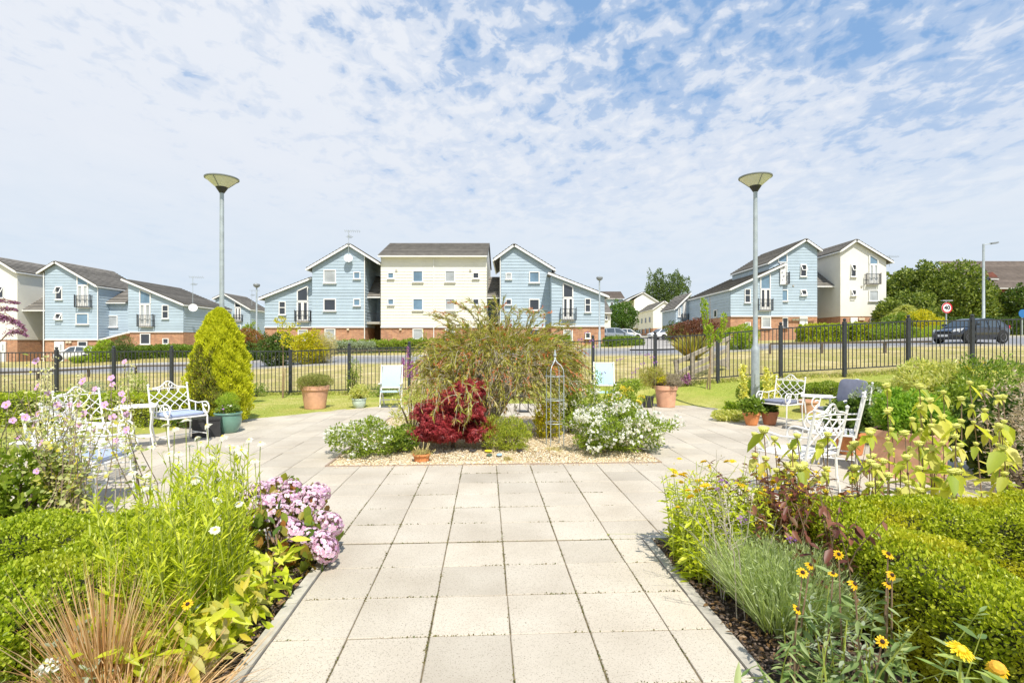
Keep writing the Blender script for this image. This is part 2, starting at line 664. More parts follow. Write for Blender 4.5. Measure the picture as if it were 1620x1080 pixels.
GREEN_GLAZE = plain('green_glaze', (.155, .30, .235), .3, .12, 5, coat=.4, bmp=.05)
PALE_GLAZE = plain('pale_green_glaze', (.50, .60, .50), .4, .2, 12, coat=.3)
CUSHION_BLUE = plain('blue_grey_cushion', (.36, .43, .62), .9, .08, 14, bmp=.2)
CUSHION_GREY = plain('slate_cushion', (.20, .215, .29), .9, .1, 14, bmp=.2)
CUSHION_TRIM = plain('cushion_side', (.52, .50, .60), .9, .08, 14)
WOOD_GREY = plain('weathered_timber', (.36, .315, .25), .85, .25, 9, isl=.15)
WOOD_DARK = plain('dark_timber_rail', (.12, .095, .07), .9, .25, 9)
STAKE = plain('pale_stake', (.48, .37, .2), .85, .2, 9)
CANVAS_WHITE = plain('white_canvas', (.44, .58, .70), .9, .03, 8)
CANVAS_BLUE = plain('pale_turquoise_canvas', (.42, .66, .72), .9, .04, 8)
CHAIR_WHITE = plain('white_wood', (.76, .74, .68), .6, .08, 14)
TRUNK = plain('tree_bark', (.13, .095, .065), .95, .35, 12, bmp=.6)
STEM_G = plain('green_stem', (.34, .40, .06), .7, .25, 30, isl=.3)
STEM_B = plain('brown_stem', (.27, .18, .11), .8, .3, 30, isl=.3)
STEM_M = plain('mallow_stem', (.36, .27, .20), .8, .3, 30, isl=.4)
STEM_P = plain('pale_dead_twig', (.50, .45, .36), .85, .25, 30, isl=.3)
HEDGE_CORE = plain('dark_core', (.05, .055, .02), .95, .4, 20, bmp=.8)  # dark solid core behind the leaf shell, seen through its gaps

# --- leaves and petals
L_BOX = leaf('box_leaf', [(.12, .18, .01), (.28, .37, .015), (.46, .54, .03), (.60, .66, .10)], .42, .35, ((.55, .48, .04), .4), 1.1)
L_BOXR = leaf('box_leaf_golden', [(.13, .18, .01), (.30, .37, .015), (.48, .54, .03), (.62, .65, .08)], .42, .35, ((.70, .56, .03), .4), 1.7)
L_DAISY = leaf('daisy_leaf', [(.26, .33, .015), (.46, .53, .02), (.60, .66, .05), (.68, .68, .10)], .45, .4)
L_DAISY_OLD = leaf('yellowing_leaf', [(.52, .52, .12), (.62, .50, .06), (.42, .46, .08), (.50, .42, .2)], .45, .5)
L_THUJA = leaf('golden_conifer_leaf', [(.40, .44, .02), (.58, .60, .02), (.74, .72, .05)], .35, .6)
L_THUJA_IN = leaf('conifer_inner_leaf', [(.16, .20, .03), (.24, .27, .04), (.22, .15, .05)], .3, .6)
L_GREEN = leaf('mid_green_leaf', [(.10, .17, .02), (.18, .27, .03), (.28, .38, .05)], .35, .4)
L_ROSE = leaf('rose_leaf', [(.13, .20, .02), (.25, .34, .03), (.38, .46, .07)], .4, .4)
L_DARK = leaf('dark_green_leaf', [(.04, .075, .015), (.08, .14, .02), (.15, .22, .035)], .3, .4)
L_TREE = leaf('tree_leaf', [(.05, .085, .012), (.11, .165, .02), (.21, .27, .035), (.38, .43, .10)], .32, .45)
L_TREE2 = leaf('street_tree_leaf', [(.05, .11, .015), (.09, .18, .02), (.17, .28, .04)], .32, .45)
L_BIRCH = leaf('birch_leaf', [(.06, .10, .025), (.11, .17, .04), (.18, .24, .07)], .32, .45)
L_GOLD = leaf('golden_shrub_leaf', [(.30, .34, .02), (.55, .50, .02), (.68, .58, .03)], .4, .4)
L_LIME = leaf('lime_shrub_leaf', [(.20, .30, .02), (.32, .43, .03), (.42, .50, .05)], .4, .4)
L_VARI = leaf('variegated_leaf', [(.34, .42, .08), (.62, .60, .16), (.70, .68, .30), (.30, .36, .06)], .4, .4)
L_SILVER = leaf('silver_leaf', [(.30, .36, .24), (.42, .48, .36), (.22, .27, .14)], .35, .6)
L_LAV = leaf('lavender_leaf', [(.30, .37, .17), (.42, .50, .24), (.38, .47, .10), (.54, .60, .38)], .3, .6)
L_PURPLE = leaf('purple_leaf', [(.09, .03, .022), (.17, .055, .035), (.27, .11, .06), (.15, .08, .03)], .3, .45, trc=1.2)
L_MAPLE = leaf('red_maple_leaf', [(.13, .010, .016), (.34, .022, .032), (.54, .09, .09), (.20, .014, .02)], .35, .45, trc=1.2)
L_PHOTINIA = leaf('red_shrub_leaf', [(.26, .07, .03), (.34, .16, .04), (.12, .12, .03)], .3, .5)
L_NEEDLE = leaf('needle_leaf', [(.13, .14, .02), (.40, .40, .05), (.24, .28, .03), (.56, .52, .10), (.44, .30, .16), (.18, .20, .03)], .3, .6)
L_NEEDLE_R = leaf('red_tip_leaf', [(.50, .10, .04), (.60, .20, .07), (.52, .30, .12)], .3, .5)
L_CORD = leaf('strap_leaf', [(.26, .28, .05), (.44, .42, .10), (.34, .20, .07)], .3, .5)
L_MALLOW = leaf('mallow_leaf', [(.26, .33, .08), (.44, .48, .18), (.55, .56, .26), (.64, .56, .06)], .4, .5)
L_PHLOMIS = leaf('phlomis_leaf', [(.40, .48, .05), (.62, .62, .07), (.72, .66, .22), (.30, .40, .05), (.66, .58, .10)], .45, .55)
L_HYDR = leaf('hydrangea_leaf', [(.10, .18, .03), (.26, .32, .04), (.40, .16, .04)], .35, .4)
L_RUD = leaf('rudbeckia_leaf', [(.13, .22, .06), (.25, .34, .12), (.38, .44, .20)], .35, .5)
L_STRAW = leaf('brown_grass_blade', [(.52, .28, .10), (.68, .43, .20), (.76, .58, .36), (.38, .18, .07)], .25, .6, trc=1.2)
L_GRASS = leaf('grass_blade', [(.26, .32, .04), (.42, .45, .09), (.54, .48, .18)], .3, .6)
L_DRY = leaf('dry_grass_blade', [(.50, .42, .19), (.62, .54, .29), (.42, .39, .13)], .25, .7)


def petal(name, stops, tr=.3):
    return leaf(name, stops, tr, .6, trc=1.0)


P_WHITE = petal('white_petal', [(.86, .86, .82), (.80, .80, .74)])
P_CREAM = petal('cream_petal', [(.82, .80, .68), (.86, .85, .78), (.74, .66, .58)])
P_PINK = petal('pink_petal', [(.66, .36, .68), (.76, .52, .78), (.62, .30, .62)])
P_HYD = petal('hydrangea_petal', [(.68, .34, .58), (.82, .58, .76), (.88, .76, .84), (.56, .30, .60)])
P_YELLOW = petal('yellow_petal', [(.86, .60, .015), (.90, .70, .04)])
P_ORANGE = petal('golden_petal', [(.88, .50, .01), (.90, .62, .02)])
P_PALEY = petal('pale_yellow_petal', [(.85, .74, .14), (.86, .68, .05)])
P_PURPLE = petal('purple_petal', [(.30, .13, .48), (.42, .20, .58), (.46, .22, .50)])
P_MAUVE = petal('mauve_petal', [(.44, .14, .44), (.55, .22, .52)])
P_BUD = petal('buddleia_petal', [(.34, .15, .19), (.40, .18, .36), (.28, .14, .13), (.44, .20, .46)])
DISC_BROWN = plain('brown_disc', (.05, .025, .015), .9, .3, 80)
DISC_YELLOW = plain('yellow_disc', (.72, .52, .04), .8, .2, 80)
DISC_ORANGE = plain('orange_disc', (.70, .36, .03), .8, .25, 80)
SEED_HEAD = plain('phlomis_head', (.66, .66, .16), .8, .2, 60)
CAR_BLACK = plain('black_car_paint', (.016, .019, .027), .22, .1, 2, bmp=0, coat=1)
CAR_WHITE = plain('white_car_paint', (.75, .76, .78), .3, .03, 2, bmp=0, coat=1)
CAR_SILVER = plain('silver_car_paint', (.34, .38, .42), .3, .03, 2, metal=.5, bmp=0, coat=1)
RUBBER = plain('tyre_rubber', (.02, .02, .021), .8, .2, 20)
RIM = plain('alloy_rim', (.5, .51, .53), .35, .05, 9, metal=.7, bmp=0)
SIGN_WHITE = plain('sign_white', (.84, .84, .84), .5, .02, 4, bmp=0)
SIGN_RED = plain('sign_red', (.60, .02, .03), .5, .05, 4, bmp=0)
SIGN_BLACK = plain('sign_black', (.012, .012, .012), .5, .05, 4, bmp=0)
SIGN_BLUE = plain('sign_blue', (.02, .15, .42), .5, .05, 4, bmp=0)
LIGHT_LENS = glass('headlight_lens', (.5, .52, .55), .1, .8)
# ------------------------------------------------------------------ the lie of the land


def road_near(x):
    return float(np.interp(x, [-70, -25, 0, 12, 25, 45, 80], [30.5, 30, 29.5, 28.3, 26.4, 26.0, 26.0]))


def road_far(x):
    return float(np.interp(x, [-70, -25, 0, 12, 25, 45, 80], [36, 35.6, 35.2, 34.2, 32.6, 32.8, 34]))


BED = (-2.115, 2.385, 6.93, 11.43)      # gravel square: v0, v1, u0, u1


def to_vu(x, y):
    return x * math.cos(TH) + y * math.sin(TH), -x * math.sin(TH) + y * math.cos(TH)


def in_poly(p, poly):
    s = True
    n = len(poly)
    for i in range(n):
        a, b = poly[i], poly[(i + 1) % n]
        if (b[0] - a[0]) * (p[1] - a[1]) - (b[1] - a[1]) * (p[0] - a[0]) < 0:
            s = False
            break
    return s


def clip_poly(sub, clip):
    out = list(sub)
    n = len(clip)
    for i in range(n):
        a, b = clip[i], clip[(i + 1) % n]
        inp, out = out, []
        for j in range(len(inp)):
            p, q = inp[j], inp[(j + 1) % len(inp)]
            dp = (b[0] - a[0]) * (p[1] - a[1]) - (b[1] - a[1]) * (p[0] - a[0])
            dq = (b[0] - a[0]) * (q[1] - a[1]) - (b[1] - a[1]) * (q[0] - a[0])
            if dp >= 0:
                out.append(p)
            if (dp >= 0) != (dq >= 0):
                t = dp / (dp - dq)
                out.append((p[0] + (q[0] - p[0]) * t, p[1] + (q[1] - p[1]) * t))
        if len(out) < 3:
            return []
    return out


FENCE = [(-19.0, 17.5), (-7.3, 17.05), (2.5, 16.1), (8.0, 15.65), (20.0, 15.3)]


def fence_y(x):
    return float(np.interp(x, [p[0] for p in FENCE], [p[1] for p in FENCE]))


def street_x(y):
    return float(np.interp(y, [34, 50, 75, 110], [7.4, 12.0, 18.5, 27])), float(np.interp(y, [34, 50, 75, 110], [12.4, 16.6, 24.5, 36]))


def sink(x, y):
    d = 0.0
    if road_near(x) + .25 < y < road_far(x) + 1.7 and -75 < x < 75:
        d = .14
    if 34 < y < 108:
        a, b = street_x(y)
        if a + .3 < x < b - .3:
            d = .14
    v, u = to_vu(x, y)
    if -7.0 < v < 7.5 and -3 < u < 4.3:
        d = .16
    if 3.9 < u < 13.7:
        if in_poly((v, u), [(a * .96, (b - 8) * .965 + 8) for a, b in PATIO]):
            d = .16
    return d


xs = np.unique(np.concatenate([np.linspace(-500, -70, 18), np.arange(-70, -22, 1.0), np.arange(-22, 22, .4), np.arange(22, 70, 1.0), np.linspace(70, 500, 18)]))
ys = np.unique(np.concatenate([np.linspace(-30, -2, 8), np.arange(-2, 20, .4), np.arange(20, 60, .8), np.arange(60, 120, 3), np.linspace(120, 900, 16)]))
inner_v, inner_f, outer_v, outer_f = [], [], [], []
ZZ = np.array([[gz0(x, y) - sink(x, y) for x in xs] for y in ys])
for inside in (True, False):
    mb = MB()
    idx = {}
    for j in range(len(ys) - 1):
        for i in range(len(xs) - 1):
            xc, yc = (xs[i] + xs[i + 1]) / 2, (ys[j] + ys[j + 1]) / 2
            ins = yc < fence_y(xc) + .1 and abs(xc) < 22
            if ins != inside:
                continue
            q = []
            for jj, ii in ((j, i), (j, i + 1), (j + 1, i + 1), (j + 1, i)):
                k = (jj, ii)
                if k not in idx:
                    idx[k] = len(mb.v)
                    mb.v.append((xs[ii], ys[jj], ZZ[jj, ii]))
                q.append(idx[k])
            mb.f.append(tuple(q))
            mb.m.append(0)
    if inside:
        o = mb.build('lawn', LAWN, smooth=True)
    else:
        o = mb.build('ground', MEADOW, smooth=True)
    o['kind'] = 'structure'


def strip(name, fa, fb, t0, t1, step, mat, zoff, along='x', nx=4):
    """a road-like sheet between two edge functions, following the land"""
    mb = MB()
    n = int((t1 - t0) / step)
    for i in range(n + 1):
        t = t0 + (t1 - t0) * i / n
        for k in range(nx + 1):
            w = fa(t) + (fb(t) - fa(t)) * k / nx
            x, y = (t, w) if along == 'x' else (w, t)
            mb.v.append((x, y, gz0(x, y) + zoff))
    for i in range(n):
        for k in range(nx):
            a = i * (nx + 1) + k
            mb.f.append((a, a + 1, a + nx + 2, a + nx + 1))
            mb.m.append(0)
    o = mb.build(name, mat, smooth=True)
    o['kind'] = 'structure'
    return o


strip('road', road_near, road_far, -74, 74, 1.0, ASPHALT, -.03)
strip('street_road', lambda y: street_x(y)[0], lambda y: street_x(y)[1], 34.6, 108, 1.5, plain('worn_asphalt', (.36, .34, .32), .9, .14, 2), -.022, 'y')
strip('footway', lambda x: road_far(x) + .12, lambda x: road_far(x) + 1.9, -74, 74, 1.0, PAVEMENT, .075)


def kerb_line(name, f, x0, x1, gaps=(), h=.09, w=.14):
    mb = MB()
    x = x0
    while x < x1:
        xb = x + .93
        if not any(a < x < b for a, b in gaps):
            p = Vector((x, f(x), gz0(x, f(x)) + h / 2 - .03))
            q = Vector((xb, f(xb), gz0(xb, f(xb)) + h / 2 - .03))
            mb.beam(p, q, w, h + .08)
        x += .95
    o = mb.build(name, KERBSTONE)
    o['kind'] = 'structure'


kerb_line('kerb', lambda x: road_near(x) - .05, -70, 70)
kerb_line('far_kerb', lambda x: road_far(x) + .04, -70, 70, gaps=((7.3, 12.6),))

# ------------------------------------------------------------------ patio: every slab laid in a joint bed
PITCH = .45
mb = MB()
patio_poly = PATIO
path_poly = [(-1.165, -2.5), (1.29, -2.5), (1.29, 4.25), (-1.165, 4.25)]
for poly in (patio_poly, path_poly):
    P = [pf(v, u, -.007 if poly is patio_poly else -.0075) for v, u in poly]
    mb.add(P, [tuple(range(len(P)))])
o = mb.build('joint_sand', JOINT)
o['kind'] = 'structure'

mb = MB()
g = .0038
for iu in range(-12, 26):
    for iv in range(-18, 19):
        v0 = .135 + PITCH * iv + g
        u0 = 2.875 - .45 * 5 + PITCH * (iu + 5) + g if False else 2.875 + PITCH * iu + g
        v1, u1 = v0 + PITCH - 2 * g, u0 + PITCH - 2 * g
        vc, uc = (v0 + v1) / 2, (u0 + u1) / 2
        if BED[0] < vc < BED[1] and BED[2] < uc < BED[3]:
            continue
        jt = [random.gauss(0, .0014) for _ in range(4)]
        quad = [(v0 + jt[0], u0 + jt[1]), (v1 + jt[2], u0 + jt[3]), (v1 + jt[0], u1 + jt[1]), (v0 + jt[2], u1 + jt[3])]
        for clip in ((patio_poly,) if uc > 4.2 else (path_poly,)):
            c = clip_poly(quad, clip)
            if len(c) < 3:
                continue
            z = random.uniform(-.0015, .002)
            tx, ty = random.gauss(0, .002), random.gauss(0, .002)
            e = .004
            cv = sum(p[0] for p in c) / len(c)
            cu = sum(p[1] for p in c) / len(c)
            top = [pf(cv + (p[0] - cv) * (1 - e / .22), cu + (p[1] - cu) * (1 - e / .22), z + (p[0] - cv) * tx + (p[1] - cu) * ty) for p in c]
            edge = [pf(p[0], p[1], z - e + (p[0] - cv) * tx + (p[1] - cu) * ty) for p in c]
            bot = [pf(p[0], p[1], -.03) for p in c]
            k = len(c)
            vs = top + edge + bot
            fs = [tuple(range(k))]
            for a in range(k):
                b2 = (a + 1) % k
                fs.append((a + k, b2 + k, b2, a))
                fs.append((a + 2 * k, b2 + 2 * k, b2 + k, a + k))
            mb.add(vs, fs)
o = mb.build('patio', SLAB)
o['kind'] = 'structure'

# moss, grit and tiny weeds caught in the joints near the camera
P, D, L = [], [], []
for k in range(15000):
    if random.random() < .5:
        v = .135 + PITCH * random.randint(-3, 2) + random.gauss(0, .004)
        u = random.uniform(1.5, 6.8)
    else:
        u = 2.875 + PITCH * random.randint(-3, 8) + random.gauss(0, .004)
        v = random.uniform(-1.15, 1.28)
    if math.sin(v * 7.1 + u * 3.3) + math.sin(u * 9 - v * 4) + random.gauss(0, .6) < .15:
        continue
    P.append(pf(v, u, -.004))
    D.append((random.gauss(0, .8), random.gauss(0, .8), .6))
    L.append(random.uniform(.006, .016))
o = link('joint_moss', leaf_mesh('joint_moss', P, D, RNG.normal(0, 1, (len(P), 3)), L, np.array(L) * .7,
                                 leaf('moss', [(.10, .08, .03), (.20, .17, .05), (.09, .12, .03), (.24, .19, .11)], .1), 'dia'))
o['kind'] = 'stuff'

# kerb edgings of the two beds and the gravel square
mb = MB()
for v, ua, ub in ((-1.165, -2.2, 4.27), (1.29, -2.2, 4.23)):
    s = -1 if v < 0 else 1
    u = ua
    while u < ub - .05:
        ue = min(u + .91, ub)
        z = random.uniform(.0, .008)
        mb.beam(pf(v + s * .044, u, -.045 + z), pf(v + s * .044 + random.gauss(0, .003), ue - .006, -.045 + z), .072, .1)
        u = ue
for s, ve in ((-1, -7.1), (1, 7.6)):
    v = 1.35 * s
    while abs(v) < abs(ve) - .1:
        v2 = v + s * .91
        mb.beam(pf(v, 4.245, -.042), pf(v2 - s * .006, 4.245, -.042), .05, .1)
        v = v2
o = mb.build('kerb_edging', KERB)
o['kind'] = 'structure'
mb = MB()
v0, v1, u0, u1 = BED
for a, b2 in (((v0, u0), (v1, u0)), ((v0, u0), (v0, u1)), ((v1, u0), (v1, u1)), ((v0, u1), (v1, u1))):
    n = 5
    for k in range(n):
        p = (a[0] + (b2[0] - a[0]) * k / n, a[1] + (b2[1] - a[1]) * k / n)
        q = (a[0] + (b2[0] - a[0]) * (k + .99) / n, a[1] + (b2[1] - a[1]) * (k + .99) / n)
        mb.beam(pf(p[0], p[1], -.014), pf(q[0], q[1], -.014), .03, .05)
o = mb.build('gravel_edging', plain('edging_board', (.34, .25, .19), .9, .2, 9))
o['kind'] = 'structure'

# gravel
mb = MB()
mb.add([pf(v0, u0, -.004), pf(v1, u0, -.004), pf(v1, u1, -.004), pf(v0, u1, -.004)], [(0, 1, 2, 3)])
o = mb.build('gravel_bed', GRAVEL_BASE)
o['kind'] = 'structure'


def pebbles(name, n, sampler, size, mat):
    c = np.array([sampler() for _ in range(n)], float)
    r = RNG.uniform(.55, 1.3, (n, 1)) * size
    base = np.array([(1, 0, 0), (0, 1, 0), (-1, 0, 0), (0, -1, 0), (0, 0, 1), (0, 0, -1)], float)
    A = unit(RNG.normal(0, 1, (n, 3)))
    B = unit(np.cross(A, RNG.normal(0, 1, (n, 3))))
    C = np.cross(A, B)
    sc = RNG.uniform(.55, 1, (n, 3))
    V = np.stack([c + r * (A * (b[0] * sc[:, :1]) + B * (b[1] * sc[:, 1:2]) + C * (b[2] * sc[:, 2:])) for b in base], axis=1)
    V[:, :, 2] = c[:, None, 2] + (V[:, :, 2] - c[:, None, 2]) * .7
    tf = np.array([(0, 1, 4), (1, 2, 4), (2, 3, 4), (3, 0, 4), (1, 0, 5), (2, 1, 5), (3, 2, 5), (0, 3, 5)])
    F = (np.arange(n)[:, None, None] * 6 + tf[None]).reshape(-1, 3)
    o = link(name, raw_mesh(name, V.reshape(-1, 3), F, mat))
    o['kind'] = 'stuff'
    return o


def gs():
    u = u0 + (u1 - u0) * random.random() ** 1.6
    v = random.uniform(v0 + .02, v1 - .02)
    return pf(v, u, random.uniform(-.002, .012) + .012 * math.sin(v * 5 + u * 3))


pebbles('gravel', 26000, gs, .017, STONE)
pebbles('spilled_gravel', 350, lambda: pf(random.uniform(-2, 2.3), 6.9 - abs(random.gauss(0, .05)), .004), .011, STONE)

# soil of the two planting beds
for side in (-1, 1):
    mb = MB()
    va, vb = (1.36, 7.6) if side > 0 else (-7.1, -1.24)
    nu, nv = 40, 40
    for i in range(nu + 1):
        for j in range(nv + 1):
            u = -2.2 + 6.4 * i / nu
            v = va + (vb - va) * j / nv
            e = min(abs(v - va), abs(v - vb), abs(u - 4.2), .3) / .3
            mb.v.append(pf(v, u, -.03 + e * (.02 + .025 * math.sin(v * 9 + u * 4) * math.sin(u * 7) + random.uniform(-.012, .012))))
    for i in range(nu):
        for j in range(nv):
            a = i * (nv + 1) + j
            mb.f.append((a, a + 1, a + nv + 2, a + nv + 1))
            mb.m.append(0)
    o = mb.build('soil', SOIL, smooth=True)
    o['kind'] = 'structure'


def cs():
    s = random.choice((-1, 1))
    return pf((1.37 + random.random() ** 1.5 * 1.0) * s if s > 0 else -1.26 - random.random() ** 1.5 * 1.0, random.uniform(1.2, 4.15), random.uniform(0, .02))


pebbles('bark_chips', 5200, cs, .014, BARK)
P = np.array([cs() for _ in range(2600)])
o = link('leaf_litter', leaf_mesh('leaf_litter', P + np.array([0, 0, .01]), RNG.normal(0, 1, (2600, 3)) * [1, 1, .2], RNG.normal(0, .4, (2600, 3)) + [0, 0, 1], .045, .018, LITTER, 'lance'))
o['kind'] = 'stuff'

# short grass of the lawn, and the rough dry grass beyond the railings


def grass(name, n, xf, L, W, mat, droop=.35, lean=.45, seg=2):
    P = np.array([xf() for _ in range(n)])
    D = RNG.normal(0, lean, (n, 3)) + [0, 0, 1]
    D[:, 2] = np.abs(D[:, 2])
    o = link(name, blade_mesh(name, P, D, RNG.uniform(.5, 1.3, n) * L, W, mat, droop, seg))
    o['kind'] = 'stuff'
    return o


def lawn_pt():
    while True:
        x, y = random.uniform(-9.5, 13), random.uniform(10.5, 17.3)
        if y > fence_y(x) - .05:
            continue
        v, u = to_vu(x, y)
        if in_poly((v, u), PATIO):
            continue
        return (x, y, gz0(x, y) - .004)


grass('lawn_grass', 42000, lawn_pt, .035, .008, L_GRASS)


def meadow_pt():
    while True:
        y = 15.3 + 13.5 * random.random() ** 1.5
        x = random.uniform(-1.02, 1.02) * y
        if y < fence_y(max(-19, min(20, x))) + .1 or y > road_near(x) - .3:
            continue
        return (x, y, gz0(x, y) - .01)


grass('meadow_grass', 52000, meadow_pt, .085, .014, L_DRY, .5, .6)


def foot_pt():
    x = random.uniform(-17, 17)
    y = fence_y(x) + random.gauss(.15, .18)
    return (x, y, gz0(x, y) - .01)


grass('fence_foot_grass', 9000, foot_pt, .22, .014, L_GRASS, .4, .35, 3)


def verge_pt():
    x = random.uniform(-36, -8)
    y = random.uniform(38, 48)
    return (x, y, gz0(x, y) - .01)


grass('verge_grass', 16000, verge_pt, .14, .03, L_DRY, .5, .6)
# ------------------------------------------------------------------ houses


def clip_band(poly, t0, t1):
    """clip a 2D polygon to t0 <= y <= t1"""
    for s, lim in ((1, t0), (-1, t1)):
        out = []
        for i in range(len(poly)):
            p, q = poly[i], poly[(i + 1) % len(poly)]
            dp, dq = s * (p[1] - lim), s * (q[1] - lim)
            if dp >= 0:
                out.append(p)
            if (dp >= 0) != (dq >= 0):
                k = dp / (dp - dq)
                out.append((p[0] + (q[0] - p[0]) * k, p[1] + (q[1] - p[1]) * k))
        poly = out
        if len(poly) < 3:
            return []
    return poly


def boards(mb, O, S, T, NN, poly, pitch, lap):
    """lapped boards or tile courses over a planar polygon given in (along S, along T)"""
    O, S, T, NN = Vector(O), Vector(S), Vector(T), Vector(NN)
    lo = min(p[1] for p in poly)
    hi = max(p[1] for p in poly)
    n = max(1, int(round((hi - lo) / pitch)))
    st = (hi - lo) / n
    for i in range(n):
        a, b2 = lo + i * st, lo + (i + 1) * st
        c = clip_band(poly, a, b2)
        if len(c) < 3:
            continue
        cc = []
        for p in c:
            if not cc or (abs(p[0] - cc[-1][0]) + abs(p[1] - cc[-1][1])) > 1e-5:
                cc.append(p)
        c = cc
        if len(c) < 3:
            continue
        top = [O + S * p[0] + T * p[1] + NN * (lap * (1 - (p[1] - a) / st) + .004) for p in c]
        mb.add(top, [tuple(range(len(top)))])
        low = sorted([p for p in c if abs(p[1] - a) < 1e-5], key=lambda p: p[0])
        if len(low) >= 2:
            p, q = low[0], low[-1]
            A, B = O + S * p[0] + T * p[1], O + S * q[0] + T * q[1]
            mb.add([A, B, B + NN * (lap + .004), A + NN * (lap + .004)], [(0, 1, 2, 3)])


class House:
    def __init__(self, label, Y, px, name='apartment_house', cat='house', group=None):
        x = (px - CX) / FPX * Y
        self.root = empty(name, label, cat, (x, Y, gz0(x, Y)), 0, group)
        self.p = {}
        self.mats = {}

    def mb(self, part, mat):
        if part not in self.p:
            self.p[part] = MB()
            self.mats[part] = mat
        return self.p[part]

    def front(self, part, mat, pts, Y, depth, clad=None, lap=.028, pitch=.3):
        """pts: corners of the face as (px, py); a solid body behind it, cladding boards on it"""
        P = [at(x, y, Y) for x, y in pts]
        body = self.mb(part, mat)
        body.prism([p + Vector((0, .012 if clad else 0, 0)) for p in P], (0, depth, 0))
        if clad:
            boards(body, (0, Y, 0), (1, 0, 0), (0, 0, 1), (0, -1, 0), [(p.x, p.z) for p in P], pitch, lap)

    def side(self, part, mat, X, Y0, Y1, z0, z1, nx, clad=True, z1b=None, pitch=.3, lap=.028):
        """boards on a wall that runs away from the camera, facing nx"""
        z1b = z1 if z1b is None else z1b
        body = self.mb(part, mat)
        if clad:
            boards(body, (X, 0, 0), (0, 1, 0), (0, 0, 1), (nx, 0, 0), [(Y0, z0), (Y1, z0), (Y1, z1b), (Y0, z1)], pitch, lap)
        else:
            body.quad((X + nx * .01, Y0, z0), (X + nx * .01, Y1, z0), (X + nx * .01, Y1, z1b), (X + nx * .01, Y0, z1))

    def slope(self, A, B, Y0, Y1, mat=None, th=.16, part='roof', barge=True, verge=.0):
        """a roof plane with its level lines running away from the camera: A = ridge, B = eave, both Vectors in the front plane"""
        mat = mat or TILE
        A, B = Vector(A), Vector(B)
        T = (A - B)
        ln = T.length
        T.normalize()
        nn = Vector((-T.z, 0, T.x))
        if nn.z < 0:
            nn = -nn
        body = self.mb(part, mat)
        a0, b0 = Vector((A.x, Y0, A.z)), Vector((B.x, Y0, B.z))
        body.prism([a0, b0, b0 - nn * th, a0 - nn * th], (0, Y1 - Y0, 0))
        boards(body, (B.x, 0, B.z), (0, 1, 0), T, nn, [(Y0, 0), (Y1, 0), (Y1, ln), (Y0, ln)], .36, .055)
        if barge:
            tr = MB()
            for yy in (Y0 - .03, ):
                tr.prism([Vector((A.x, yy, A.z)) - nn * .05, Vector((B.x, yy, B.z)) - nn * .05, Vector((B.x, yy, B.z)) - nn * .235, Vector((A.x, yy, A.z)) - nn * .235], (0, .05, 0))
            tr.build('bargeboard', UPVC, self.root, world_space=True)
        gt = MB()
        gt.beam((B.x, Y0 - .02, B.z - .1 - th * .4), (B.x, Y1, B.z - .1 - th * .4), .12, .13)
        gt.build('gutter', UPVC, self.root, world_space=True)

    def slope_front(self, x0, x1, Y0, z0, Y1, z1, mat=None, th=.16, gutter=True):
        """a roof plane facing the camera: eave at (Y0, z0), top at (Y1, z1)"""
        mat = mat or TILE
        T = Vector((0, Y1 - Y0, z1 - z0))
        ln = T.length
        T.normalize()
        nn = Vector((0, -T.z, T.y))
        body = self.mb('roof', mat)
        P = [Vector((x0, Y0, z0)), Vector((x0, Y1, z1)), Vector((x0, Y1, z1)) - nn * th, Vector((x0, Y0, z0)) - nn * th]
        body.prism(P, (x1 - x0, 0, 0))
        boards(body, (0, Y0, z0), (1, 0, 0), T, nn, [(x0, 0), (x1, 0), (x1, ln), (x0, ln)], .36, .055)
        if gutter:
            self.mb('gutter', UPVC).beam((x0, Y0 - .04, z0 - .12), (x1, Y0 - .04, z0 - .12), .12, .12)

    def downpipe(self, px, py0, py1, Y):
        p, q = at(px, py0, Y), at(px, py1, Y)
        self.mb('downpipe', UPVC).tube([p + Vector((0, -.08, 0)), q + Vector((0, -.08, 0))], .045, 6)

    def window(self, x0, x1, y0, y1, Y, glassm=None, style='plain', sill=True):
        """window read off the photograph; the frame is a part, the pane its sub-part"""
        a, b2 = at(x0, y0, Y), at(x1, y1, Y)
        w, h = b2.x - a.x, a.z - b2.z
        cx, cz = (a.x + b2.x) / 2, (a.z + b2.z) / 2
        f = .085 if w > .7 else .075
        F = MB()
        yy = Y - .06
        for sx in (-1, 1):
            F.box((cx + sx * (w - f) / 2, yy, cz), (f, .11, h))
        for sz in (-1, 1):
            F.box((cx, yy + .002, cz + sz * (h - f) / 2), (w - 2 * f, .104, f))
        if style == 'two':
            F.box((cx, yy - .004, cz + h * .04), (w - 2 * f, .11, f))
        if style == 'french':
            F.box((cx, yy - .004, cz), (f * 1.6, .11, h - 2 * f))
            for s in (-1, 1):
                F.box((cx + s * w * .25, yy + .003, b2.z + h * .09), (w / 2 - f * 1.2, .1, h * .1))
                F.box((cx + s * (w / 2 - f * 1.25), yy + .004, cz), (f * .7, .1, h - 2 * f))
                F.box((cx + s * (f * 1.2), yy + .004, cz), (f * .7, .1, h - 2 * f))
        if sill:
            F.box((cx, Y - .09, b2.z - .03), (w + .12, .2, .055))
        fo = F.build('window' if style != 'french' else 'french_door', UPVC, self.root, world_space=True)
        G2 = MB()
        G2.box((cx, Y - .035, cz), (w - 2 * f, .03, h - 2 * f))
        go = G2.build('pane', glassm or GLASS_DARK, fo)
